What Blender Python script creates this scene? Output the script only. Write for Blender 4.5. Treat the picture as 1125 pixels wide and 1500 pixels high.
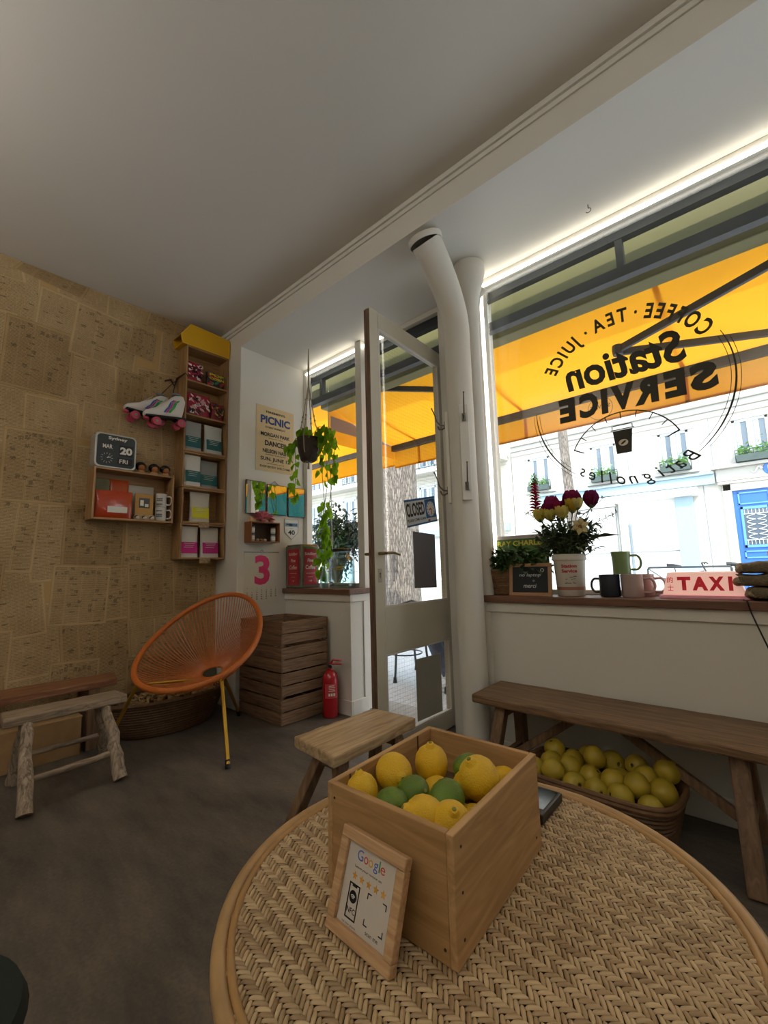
import bpy, math, random
from mathutils import Vector, Matrix
for _o in list(bpy.data.objects): bpy.data.objects.remove(_o)
SC = bpy.context.scene
COL = SC.collection
random.seed(7)
PI = math.pi
V = Vector

# ------------------------------------------------------------------ camera, sky, sun, exposure
F_AX = V((-0.6607147, 0.73940539, 0.12936674)); R_AX = V((0.74317826, 0.66859662, -0.02578051)); U_AX = V((0.10555641, -0.07910898, 0.99126163))
cam_d = bpy.data.cameras.new('camera'); cam = bpy.data.objects.new('camera', cam_d); COL.objects.link(cam)
cam.matrix_world = Matrix(((R_AX.x, U_AX.x, -F_AX.x, 0), (R_AX.y, U_AX.y, -F_AX.y, 0), (R_AX.z, U_AX.z, -F_AX.z, 1.0), (0, 0, 0, 1)))
cam_d.sensor_fit = 'HORIZONTAL'; cam_d.sensor_width = 36; cam_d.lens = 643.4 / 1125 * 36; cam_d.clip_start = .02; cam_d.clip_end = 200
SC.camera = cam
SC.view_settings.view_transform = 'Standard'; SC.view_settings.look = 'None'; SC.view_settings.gamma = 1
SC.view_settings.use_curve_mapping = False
SC.view_settings.exposure = 0.22
SC.cycles.use_denoising = True
SC.cycles.max_bounces = 10; SC.cycles.diffuse_bounces = 5; SC.cycles.transparent_max_bounces = 24
SC.cycles.caustics_reflective = False; SC.cycles.caustics_refractive = False
SC.cycles.sample_clamp_indirect = 4.0
W = bpy.data.worlds.new('sky'); SC.world = W; W.use_nodes = True
bg = W.node_tree.nodes['Background']; bg.inputs[0].default_value = (.78, .88, 1, 1); bg.inputs[1].default_value = 4.1
sun_d = bpy.data.lights.new('sun', 'SUN'); sun = bpy.data.objects.new('sun', sun_d); COL.objects.link(sun)
sun_d.energy = 5.0; sun_d.angle = math.radians(.6); sun_d.color = (1, .95, .86)
sun.rotation_euler = V((-.50, .46, -.73)).to_track_quat('-Z', 'Y').to_euler()
def area(name, loc, size, energy, color, target, sy=None):
    d = bpy.data.lights.new(name, 'AREA'); o = bpy.data.objects.new(name, d); COL.objects.link(o)
    d.energy = energy; d.color = color; d.shape = 'RECTANGLE'; d.size = size; d.size_y = sy or size
    o.location = loc; o.rotation_euler = (V(target) - V(loc)).to_track_quat('-Z', 'Y').to_euler(); return o
portal = area('window_portal', (.1, 2.50, 1.9), 3.6, 1, (1, 1, 1), (.1, 0, 1.9), 1.9); portal.data.cycles.is_portal = True
portal2 = area('doorway_portal', (-2.4, 2.50, 1.6), 1.5, 1, (1, 1, 1), (-2.4, 0, 1.6), 2.6); portal2.data.cycles.is_portal = True
# two lamps added as room fill, unseen behind the photographer (fittings further down)
FILL_LAMPS = [(-1.9, -1.25, 2.30), (.6, -1.25, 2.30)]
for i, l in enumerate(FILL_LAMPS):
    area('ceiling_lamp_uplight', (l[0], l[1], 2.36), .5, 30, (1, .96, .90), (l[0], l[1], 3))

# ------------------------------------------------------------------ helpers
def lin(h):
    h = h.lstrip('#'); c = [int(h[i:i+2], 16) / 255 for i in (0, 2, 4)]
    return tuple(x / 12.92 if x <= .04045 else ((x + .055) / 1.055) ** 2.4 for x in c) + (1,)
_M = {}
def mat(key, color='#ffffff', rough=.6, metal=0, var=0, vscale=20, bump=0, bscale=60, emit=None, estr=1, spec=.5, coat=0, sub=0):
    if key in _M: return _M[key]
    m = bpy.data.materials.new(key); _M[key] = m; m.use_nodes = True
    nt = m.node_tree; b = nt.nodes['Principled BSDF']; c = lin(color)
    b.inputs['Base Color'].default_value = c; b.inputs['Roughness'].default_value = rough; b.inputs['Metallic'].default_value = metal
    b.inputs['Specular IOR Level'].default_value = spec; b.inputs['Coat Weight'].default_value = coat
    if sub: b.inputs['Subsurface Weight'].default_value = sub; b.inputs['Subsurface Radius'].default_value = (.01, .006, .002)
    if emit: b.inputs['Emission Color'].default_value = lin(emit); b.inputs['Emission Strength'].default_value = estr
    if var or bump: tc = nt.nodes.new('ShaderNodeTexCoord')
    if var:
        n = nt.nodes.new('ShaderNodeTexNoise'); n.inputs['Scale'].default_value = vscale; n.inputs['Detail'].default_value = 5
        nt.links.new(tc.outputs['Object'], n.inputs['Vector'])
        r = nt.nodes.new('ShaderNodeValToRGB'); r.color_ramp.elements[0].position = .3; r.color_ramp.elements[1].position = .7
        r.color_ramp.elements[0].color = tuple(x * (1 - var) for x in c[:3]) + (1,); r.color_ramp.elements[1].color = tuple(min(1, x * (1 + var)) for x in c[:3]) + (1,)
        nt.links.new(n.outputs['Fac'], r.inputs['Fac']); nt.links.new(r.outputs['Color'], b.inputs['Base Color'])
    if bump:
        n2 = nt.nodes.new('ShaderNodeTexNoise'); n2.inputs['Scale'].default_value = bscale; n2.inputs['Detail'].default_value = 3
        nt.links.new(tc.outputs['Object'], n2.inputs['Vector'])
        bm = nt.nodes.new('ShaderNodeBump'); bm.inputs['Strength'].default_value = bump; bm.inputs['Distance'].default_value = .01
        nt.links.new(n2.outputs['Fac'], bm.inputs['Height']); nt.links.new(bm.outputs['Normal'], b.inputs['Normal'])
    return m
def wood(key, c1, c2, rough=.6, axis=0, scale=1.0, knots=0, bump=.15):
    if key in _M: return _M[key]
    m = bpy.data.materials.new(key); _M[key] = m; m.use_nodes = True; nt = m.node_tree; b = nt.nodes['Principled BSDF']; b.inputs['Roughness'].default_value = rough
    tc = nt.nodes.new('ShaderNodeTexCoord'); mp = nt.nodes.new('ShaderNodeMapping')
    s = [22 * scale] * 3; s[axis] = 1.6 * scale; mp.inputs['Scale'].default_value = s
    n = nt.nodes.new('ShaderNodeTexNoise'); n.inputs['Scale'].default_value = 2.2; n.inputs['Detail'].default_value = 7; n.inputs['Distortion'].default_value = 1.2
    r = nt.nodes.new('ShaderNodeValToRGB'); r.color_ramp.elements[0].position = .32; r.color_ramp.elements[1].position = .68
    r.color_ramp.elements[0].color = lin(c1); r.color_ramp.elements[1].color = lin(c2)
    nt.links.new(tc.outputs['Object'], mp.inputs['Vector']); nt.links.new(mp.outputs['Vector'], n.inputs['Vector']); nt.links.new(n.outputs['Fac'], r.inputs['Fac'])
    src = r.outputs['Color']
    if knots:
        vo = nt.nodes.new('ShaderNodeTexVoronoi'); vo.inputs['Scale'].default_value = knots
        nt.links.new(tc.outputs['Object'], vo.inputs['Vector'])
        r2 = nt.nodes.new('ShaderNodeValToRGB'); r2.color_ramp.elements[0].position = .03; r2.color_ramp.elements[1].position = .12
        r2.color_ramp.elements[0].color = (.25, .18, .12, 1); r2.color_ramp.elements[1].color = (1, 1, 1, 1)
        nt.links.new(vo.outputs['Distance'], r2.inputs['Fac'])
        mx = nt.nodes.new('ShaderNodeMix'); mx.data_type = 'RGBA'; mx.blend_type = 'MULTIPLY'; mx.inputs[0].default_value = 1
        nt.links.new(src, mx.inputs[6]); nt.links.new(r2.outputs['Color'], mx.inputs[7]); src = mx.outputs[2]
    nt.links.new(src, b.inputs['Base Color'])
    bp = nt.nodes.new('ShaderNodeBump'); bp.inputs['Strength'].default_value = bump; bp.inputs['Distance'].default_value = .004
    nt.links.new(n.outputs['Fac'], bp.inputs['Height']); nt.links.new(bp.outputs['Normal'], b.inputs['Normal'])
    return m
def glass(key, tint=(1, 1, 1), refl=.06, solid=False):
    if key in _M: return _M[key]
    m = bpy.data.materials.new(key); _M[key] = m; m.use_nodes = True; nt = m.node_tree
    out = nt.nodes['Material Output']; nt.nodes.remove(nt.nodes['Principled BSDF'])
    t = nt.nodes.new('ShaderNodeBsdfTransparent'); t.inputs[0].default_value = tuple(tint) + (1,)
    g = nt.nodes.new('ShaderNodeBsdfGlossy'); g.inputs['Roughness'].default_value = .02
    mx = nt.nodes.new('ShaderNodeMixShader')
    if solid:
        lw = nt.nodes.new('ShaderNodeLayerWeight'); lw.inputs[0].default_value = .25
        nt.links.new(lw.outputs['Facing'], mx.inputs[0])
    else: mx.inputs[0].default_value = refl
    nt.links.new(t.outputs[0], mx.inputs[1]); nt.links.new(g.outputs[0], mx.inputs[2]); nt.links.new(mx.outputs[0], out.inputs[0])
    return m
def cloth(key, color, trans=.5, var=.08):
    if key in _M: return _M[key]
    m = bpy.data.materials.new(key); _M[key] = m; m.use_nodes = True; nt = m.node_tree
    out = nt.nodes['Material Output']; nt.nodes.remove(nt.nodes['Principled BSDF']); c = lin(color)
    d = nt.nodes.new('ShaderNodeBsdfDiffuse'); t = nt.nodes.new('ShaderNodeBsdfTranslucent'); mx = nt.nodes.new('ShaderNodeMixShader'); mx.inputs[0].default_value = trans
    tc = nt.nodes.new('ShaderNodeTexCoord'); n = nt.nodes.new('ShaderNodeTexNoise'); n.inputs['Scale'].default_value = 3; n.inputs['Detail'].default_value = 6
    r = nt.nodes.new('ShaderNodeValToRGB'); r.color_ramp.elements[0].color = tuple(x * (1 - var * 2) for x in c[:3]) + (1,); r.color_ramp.elements[1].color = tuple(min(1, x * (1 + var)) for x in c[:3]) + (1,)
    nt.links.new(tc.outputs['Object'], n.inputs['Vector']); nt.links.new(n.outputs['Fac'], r.inputs['Fac'])
    nt.links.new(r.outputs['Color'], d.inputs[0]); nt.links.new(r.outputs['Color'], t.inputs[0])
    nt.links.new(d.outputs[0], mx.inputs[1]); nt.links.new(t.outputs[0], mx.inputs[2]); nt.links.new(mx.outputs[0], out.inputs[0])
    return m

def frame_of(d):
    d = V(d).normalized(); a = V((0, 0, 1)) if abs(d.z) < .9 else V((1, 0, 0))
    s = d.cross(a).normalized(); return s, s.cross(d).normalized()
class MB:
    def __init__(s): s.v = []; s.f = []; s.m = []; s.uv = {}
    def add(s, vs, fs, mi=0):
        b = len(s.v); s.v += [tuple(x) for x in vs]; s.f += [tuple(i + b for i in f) for f in fs]; s.m += [mi] * len(fs); return s
    def box(s, x0, x1, y0, y1, z0, z1, mi=0):
        x0, x1 = sorted((x0, x1)); y0, y1 = sorted((y0, y1)); z0, z1 = sorted((z0, z1))
        return s.add([(x0, y0, z0), (x1, y0, z0), (x1, y1, z0), (x0, y1, z0), (x0, y0, z1), (x1, y0, z1), (x1, y1, z1), (x0, y1, z1)],
              [(0, 3, 2, 1), (4, 5, 6, 7), (0, 1, 5, 4), (1, 2, 6, 5), (2, 3, 7, 6), (3, 0, 4, 7)], mi)
    def obox(s, c, ax, ay, az, mi=0):      # centre and three half vectors
        c, ax, ay, az = V(c), V(ax), V(ay), V(az)
        P = [c + ax * i + ay * j + az * k for k in (-1, 1) for i, j in ((-1, -1), (1, -1), (1, 1), (-1, 1))]
        if ax.cross(ay).dot(az) > 0: fs = [(0, 3, 2, 1), (4, 5, 6, 7), (0, 1, 5, 4), (1, 2, 6, 5), (2, 3, 7, 6), (3, 0, 4, 7)]
        else: fs = [(1, 2, 3, 0), (7, 6, 5, 4), (4, 5, 1, 0), (5, 6, 2, 1), (6, 7, 3, 2), (7, 4, 0, 3)]
        return s.add(P, fs, mi)
    def beam(s, a, b, w, h, up=(0, 0, 1), mi=0):  # bar from a to b, width w, height h
        a, b = V(a), V(b); d = b - a; up = V(up); sx = d.cross(up).normalized(); u = sx.cross(d).normalized()
        return s.obox((a + b) / 2, d / 2, sx * w / 2, u * h / 2, mi)
    def tube(s, pts, r, n=10, caps=True, closed=False, mi=0):
        pts = [V(p) for p in pts]; N = len(pts); rr = r if isinstance(r, (list, tuple)) else [r] * N
        b = len(s.v); prev = None
        for i, p in enumerate(pts):
            if closed: d = pts[(i + 1) % N] - pts[i - 1]
            else: d = pts[min(i + 1, N - 1)] - pts[max(i - 1, 0)]
            if prev is None: d = d.normalized(); x = frame_of(d)[0]; y = d.cross(x)
            else:
                d = d.normalized(); x = prev - d * prev.dot(d)
                x = x.normalized() if x.length > 1e-6 else frame_of(d)[0]; y = d.cross(x)
            prev = x
            for k in range(n):
                t = 2 * PI * k / n; s.v.append(tuple(p + (x * math.cos(t) + y * math.sin(t)) * rr[i]))
        for i in range(N if closed else N - 1):
            j = (i + 1) % N
            for k in range(n):
                l = (k + 1) % n; s.f.append((b + i * n + k, b + i * n + l, b + j * n + l, b + j * n + k)); s.m.append(mi)
        if caps and not closed:
            s.f.append(tuple(b + k for k in range(n))[::-1]); s.f.append(tuple(b + (N - 1) * n + k for k in range(n))); s.m += [mi, mi]
        return s
    def lathe(s, prof, c=(0, 0, 0), n=24, axis=(0, 0, 1), mi=0, sx=1, sy=1):   # prof [(r, h)...]
        c = V(c); a = V(axis).normalized()
        if abs(a.z) > .999: x, y = V((1, 0, 0)), V((0, 1, 0)) * (1 if a.z > 0 else -1)
        else: x, y = frame_of(a); y = a.cross(x)
        b = len(s.v)
        for r, h in prof:
            for k in range(n):
                t = 2 * PI * k / n; s.v.append(tuple(c + a * h + (x * math.cos(t) * sx + y * math.sin(t) * sy) * max(r, 1e-5)))
        for i in range(len(prof) - 1):
            for k in range(n):
                l = (k + 1) % n; s.f.append((b + i * n + k, b + i * n + l, b + (i + 1) * n + l, b + (i + 1) * n + k)); s.m.append(mi)
        return s
    def ball(s, c, r, n=12, rz=None, mi=0, axis=(0, 0, 1)):
        rz = rz or r; q = n // 2 + 1
        return s.lathe([(r * math.sin(PI * i / q), -rz * math.cos(PI * i / q)) for i in range(q + 1)], c, n, axis, mi)
    def quad(s, a, b, c, d, mi=0): return s.add([a, b, c, d], [(0, 1, 2, 3)], mi)
    def prism(s, pts, off, mi=0):          # polygon pts extruded by vector off
        off = V(off); pts = [V(p) for p in pts]; n = len(pts)
        nrm = sum(((pts[i] - pts[0]).cross(pts[i + 1] - pts[0]) for i in range(1, n - 1)), V((0, 0, 0)))
        if nrm.dot(off) > 0: pts = pts[::-1]
        fs = [tuple(range(n)), tuple(range(n, 2 * n))[::-1]] + [((i + 1) % n, i, n + i, n + (i + 1) % n) for i in range(n)]
        return s.add(pts + [p + off for p in pts], fs, mi)
    def leaf(s, p, d, up, L, Wd, mi=0, fold=.25):
        p, d, up = V(p), V(d).normalized(), V(up); sd = d.cross(up)
        sd = sd.normalized() if sd.length > 1e-5 else frame_of(d)[0]; u = sd.cross(d)
        a = p; t = p + d * L - u * L * .15
        return s.add([a, p + d * L * .3 + sd * Wd * .5 + u * Wd * fold, p + d * L * .65 + sd * Wd * .38 + u * Wd * fold * .6, t,
                      p + d * L * .65 - sd * Wd * .38 + u * Wd * fold * .6, p + d * L * .3 - sd * Wd * .5 + u * Wd * fold, p + d * L * .45], [(0, 1, 6), (1, 2, 6), (2, 3, 6), (3, 4, 6), (4, 5, 6), (5, 0, 6)], mi)
def org(o):
    return V(o['_o']) if '_o' in o else V((0, 0, 0))
ORG = {}
def obj(name, mb, m, parent=None, smooth=False, bevel=0, loc=None, local=False, subsurf=0, seg=2):
    """links one mesh object; vertices are given in world coordinates unless local"""
    me = bpy.data.meshes.new(name); base = ORG.get(parent.name, V((0, 0, 0))) if parent else V(loc or (0, 0, 0))
    vs = mb.v if local else [(x - base.x, y - base.y, z - base.z) for x, y, z in mb.v]
    me.from_pydata(vs, [], mb.f)
    for mm in (m if isinstance(m, (list, tuple)) else [m]): me.materials.append(mm)
    if any(mb.m): me.polygons.foreach_set('material_index', mb.m)
    if smooth: me.polygons.foreach_set('use_smooth', [True] * len(me.polygons))
    o = bpy.data.objects.new(name, me); COL.objects.link(o)
    if parent: o.parent = parent; ORG[o.name] = base
    else: o.location = base; ORG[o.name] = base
    if bevel:
        b = o.modifiers.new('bevel', 'BEVEL'); b.width = bevel; b.segments = seg; b.limit_method = 'ANGLE'; b.angle_limit = .7
    if subsurf:
        b = o.modifiers.new('sub', 'SUBSURF'); b.levels = subsurf; b.render_levels = subsurf
    if smooth and not subsurf:
        try: me.set_sharp_from_angle(angle=.7)
        except Exception: pass
    return o
def tag(o, label=None, cat=None, group=None, kind=None):
    if label: o['label'] = label
    if cat: o['category'] = cat
    if group: o['group'] = group
    if kind: o['kind'] = kind
    return o
def thing(name, label, cat, loc=(0, 0, 0), group=None):
    o = bpy.data.objects.new(name, None); COL.objects.link(o); o.location = loc; o.empty_display_size = .05; ORG[o.name] = V(loc)
    return tag(o, label, cat, group)
def struct(name, mb, m, parent=None, **k):
    o = obj(name, mb, m, parent, **k)
    if not parent: o['kind'] = 'structure'
    return o
def sroot(name):
    o = bpy.data.objects.new(name, None); COL.objects.link(o); o['kind'] = 'structure'; ORG[o.name] = V((0, 0, 0)); return o
def dup(root, loc, label=None, group=None, rot=None, scale=None):
    def cp(o, par):
        c = o.copy(); COL.objects.link(c); c.parent = par
        for ch in [x for x in o.children]: cp(ch, c)
        return c
    r = cp(root, None); r.location = loc; ORG[r.name] = V(loc)
    if rot is not None: r.rotation_euler = rot
    if scale is not None: r.scale = scale
    if label: r['label'] = label
    if group: r['group'] = group
    return r

_TC = {}
def text_geo(s, bold=0, shear=0, spacing=1.0):
    key = (s, bold, shear, spacing)
    if key in _TC: return _TC[key]
    cu = bpy.data.curves.new('lettering', 'FONT'); cu.body = s; cu.size = 1; cu.offset = bold; cu.shear = shear; cu.space_character = spacing; cu.resolution_u = 3; cu.fill_mode = 'FRONT'
    o = bpy.data.objects.new('lettering', cu); COL.objects.link(o)
    bpy.context.view_layer.update()
    dg = bpy.context.evaluated_depsgraph_get(); me = bpy.data.meshes.new_from_object(o.evaluated_get(dg))
    vs = [tuple(v.co) for v in me.vertices]; fs = [tuple(p.vertices) for p in me.polygons]
    bpy.data.objects.remove(o); bpy.data.curves.remove(cu); bpy.data.meshes.remove(me)
    if not vs: vs = [(0, 0, 0), (.01, 0, 0), (0, .01, 0)]; fs = [(0, 1, 2)]
    x0, x1 = min(v[0] for v in vs), max(v[0] for v in vs); y0, y1 = min(v[1] for v in vs), max(v[1] for v in vs)
    _TC[key] = (vs, fs, x0, x1, y0, y1); return _TC[key]
def text(mb, s, o, right, up, w=None, h=None, align='C', bold=.0, shear=0, mi=0, spacing=1.0, vc=True):
    """lettering with its middle (or left end) at o; w and h are its width and height in metres"""
    vs, fs, x0, x1, y0, y1 = text_geo(s, bold, shear, spacing); o = V(o); right = V(right).normalized(); up = V(up).normalized()
    kx = w / (x1 - x0) if w else None; ky = h / (y1 - y0) if h else None
    kx = kx or ky; ky = ky or kx
    cx = (x0 + x1) / 2 if align == 'C' else x0; cy = (y0 + y1) / 2 if vc else 0
    P = [o + right * (v[0] - cx) * kx + up * (v[1] - cy) * ky for v in vs]
    return mb.add(P, fs, mi)
def arc_text(mb, s, c, right, up, R, h, a_mid, span, bottom=False, bold=.02, shear=0):
    """characters spread round a circle; angles from 'right' towards 'up'"""
    c = V(c); right = V(right).normalized(); up = V(up).normalized()
    G_ = [text_geo(ch, bold, shear) if ch != ' ' else None for ch in s]; wd = [(g_[3] - g_[2] + .16) if g_ else .30 for g_ in G_]; tot = sum(wd); acc = 0
    for ch, g_, w_ in zip(s, G_, wd):
        t = (acc + w_ / 2) / tot - .5; acc += w_
        if not g_: continue
        a = a_mid - span * t if not bottom else a_mid + span * t
        rad = right * math.cos(a) + up * math.sin(a); tan = right * math.sin(a) - up * math.cos(a)
        rr, uu = (-tan, -rad) if bottom else (tan, rad)
        vs, fs, x0, x1, y0, y1 = g_; k = h / .72; kx = k * (span * R / (tot * k)) ; kx = min(kx, k * 1.15); p = c + rad * R
        mb.add([p + rr * (v[0] - (x0 + x1) / 2) * kx + uu * (v[1] - .36) * k for v in vs], fs)

# ------------------------------------------------------------------ materials
M_ceil = mat('ceiling_paint', '#d2cdc4', .9, bump=.04, bscale=8)
M_white = mat('white_wall_paint', '#dcd9d0', .75, bump=.05, bscale=10)
M_trimw = mat('white_gloss_trim', '#dedbd2', .45)
M_pale = mat('cream_door_paint', '#cfc9b8', .45, var=.04, vscale=6)
M_sill = wood('brown_sill_wood', '#5d3f30', '#7a5441', .45, 0)
M_crate = wood('pine_crate_wood', '#957042', '#b58e60', .6, 0, 1, knots=3.2)
M_cratey = wood('pine_crate_side', '#9c794e', '#bd986a', .6, 1, 1, knots=3.0)
M_wine = wood('shelf_box_wood', '#8d6a45', '#b48c60', .6, 1, 1)
M_fruitc = wood('old_fruit_crate_wood', '#6b5340', '#a08264', .75, 1, 1.2, bump=.35)
M_fruitx = wood('old_fruit_crate_wood_x', '#5f4636', '#8f6f55', .75, 0, 1.2, bump=.35)
M_bench = wood('bench_wood', '#5a4430', '#8b6c4c', .55, 0, 1.2, bump=.35)
M_benchl = wood('bench_leg_wood', '#5b4634', '#826549', .6, 2, 1.2, bump=.3)
M_drift = wood('driftwood', '#6e5f50', '#a8947c', .7, 1, 1.3, bump=.5)
M_driftl = wood('driftwood_leg', '#67594b', '#b3a08a', .7, 2, 1.3, bump=.5)
M_stoolw = wood('worn_stool_wood', '#8a7052', '#c6ad88', .38, 1, 1.0, bump=.25)
M_dark = mat('black_plastic', '#111214', .4)
M_steel = mat('brushed_steel', '#9a9a98', .3, 1)
M_iron = mat('painted_dark_steel', '#2a2f35', .5)
M_gold = mat('gold_leg_metal', '#b98f2e', .35, .7)
M_paper = mat('white_paper', '#e6e2d8', .8)
M_leafg = mat('pothos_leaf', '#5f8f1e', .45, var=.35, vscale=9, sub=0)
M_leafd = mat('dark_leaf', '#2c4a22', .5, var=.35, vscale=12)
M_glass = glass('window_glass', (.97, .985, .98), .05)
# ------------------------------------------------------------------ the room
ZC, ZD, YB, YG = 3.025, 2.835, 1.767, 2.42      # ceiling, lowered ceiling, its edge, window plane
def floor_mat():
    m = bpy.data.materials.new('dark_floor'); m.use_nodes = True; nt = m.node_tree; b = nt.nodes['Principled BSDF']
    tc = nt.nodes.new('ShaderNodeTexCoord'); mp = nt.nodes.new('ShaderNodeMapping'); mp.inputs['Scale'].default_value = (1, 3.2, 1); mp.inputs['Rotation'].default_value = (0, 0, .55)
    n = nt.nodes.new('ShaderNodeTexNoise'); n.inputs['Scale'].default_value = 2.2; n.inputs['Detail'].default_value = 9; n.inputs['Roughness'].default_value = .68
    r = nt.nodes.new('ShaderNodeValToRGB'); e = r.color_ramp.elements; e[0].position = .36; e[0].color = lin('#4a4642'); e[1].position = .72; e[1].color = lin('#776d60')
    n2 = nt.nodes.new('ShaderNodeTexNoise'); n2.inputs['Scale'].default_value = 90; n2.inputs['Detail'].default_value = 2
    r2 = nt.nodes.new('ShaderNodeValToRGB'); r2.color_ramp.elements[0].position = .3; r2.color_ramp.elements[0].color = (.8, .8, .8, 1); r2.color_ramp.elements[1].position = .75; r2.color_ramp.elements[1].color = (1.1, 1.1, 1.1, 1)
    mx = nt.nodes.new('ShaderNodeMix'); mx.data_type = 'RGBA'; mx.blend_type = 'MULTIPLY'; mx.inputs[0].default_value = 1
    L = nt.links.new
    L(tc.outputs['Object'], mp.inputs['Vector']); L(mp.outputs['Vector'], n.inputs['Vector']); L(n.outputs['Fac'], r.inputs['Fac']); L(tc.outputs['Object'], n2.inputs['Vector']); L(n2.outputs['Fac'], r2.inputs['Fac'])
    L(r.outputs['Color'], mx.inputs[6]); L(r2.outputs['Color'], mx.inputs[7]); L(mx.outputs[2], b.inputs['Base Color']); b.inputs['Roughness'].default_value = .5
    bp = nt.nodes.new('ShaderNodeBump'); bp.inputs['Strength'].default_value = .12; bp.inputs['Distance'].default_value = .005; L(n.outputs['Fac'], bp.inputs['Height']); L(bp.outputs['Normal'], b.inputs['Normal'])
    return m
struct('floor', MB().box(-3.6, 2.0, -2.2, 2.50, -.12, 0), floor_mat())
struct('ceiling', MB().box(-3.6, 2.0, -2.2, 2.48, ZC, ZC + .06), M_ceil)
lc = struct('ceiling_lowered', MB().box(-3.10, 2.0, YB, 2.48, ZD, ZC - .001), M_white)
struct('trim_1', MB().box(-3.43, 2.0, YB - .022, YB - .0005, ZC - .03, ZC - .001).box(-3.43, 2.0, YB - .010, YB - .0005, ZC - .055, ZC - .03), M_white, bevel=.002)
M_wallp = mat('wallpaper_ground', '#b5935f', .85)
wl = struct('wall_left', MB().box(-3.58, -3.43, -2.2, YB, 0, ZC), M_wallp)
struct('wall_front_pier', MB().box(-3.58, -3.10, YB + .0005, 2.50, 0, ZC - .001), M_white, bevel=.004)
struct('wall_back', MB().box(-3.6, 2.0, -2.35, -2.2, -.1, ZC), M_white)
struct('wall_right', MB().box(2.0, 2.15, -2.35, 2.55, -.1, ZC), M_white)
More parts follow.
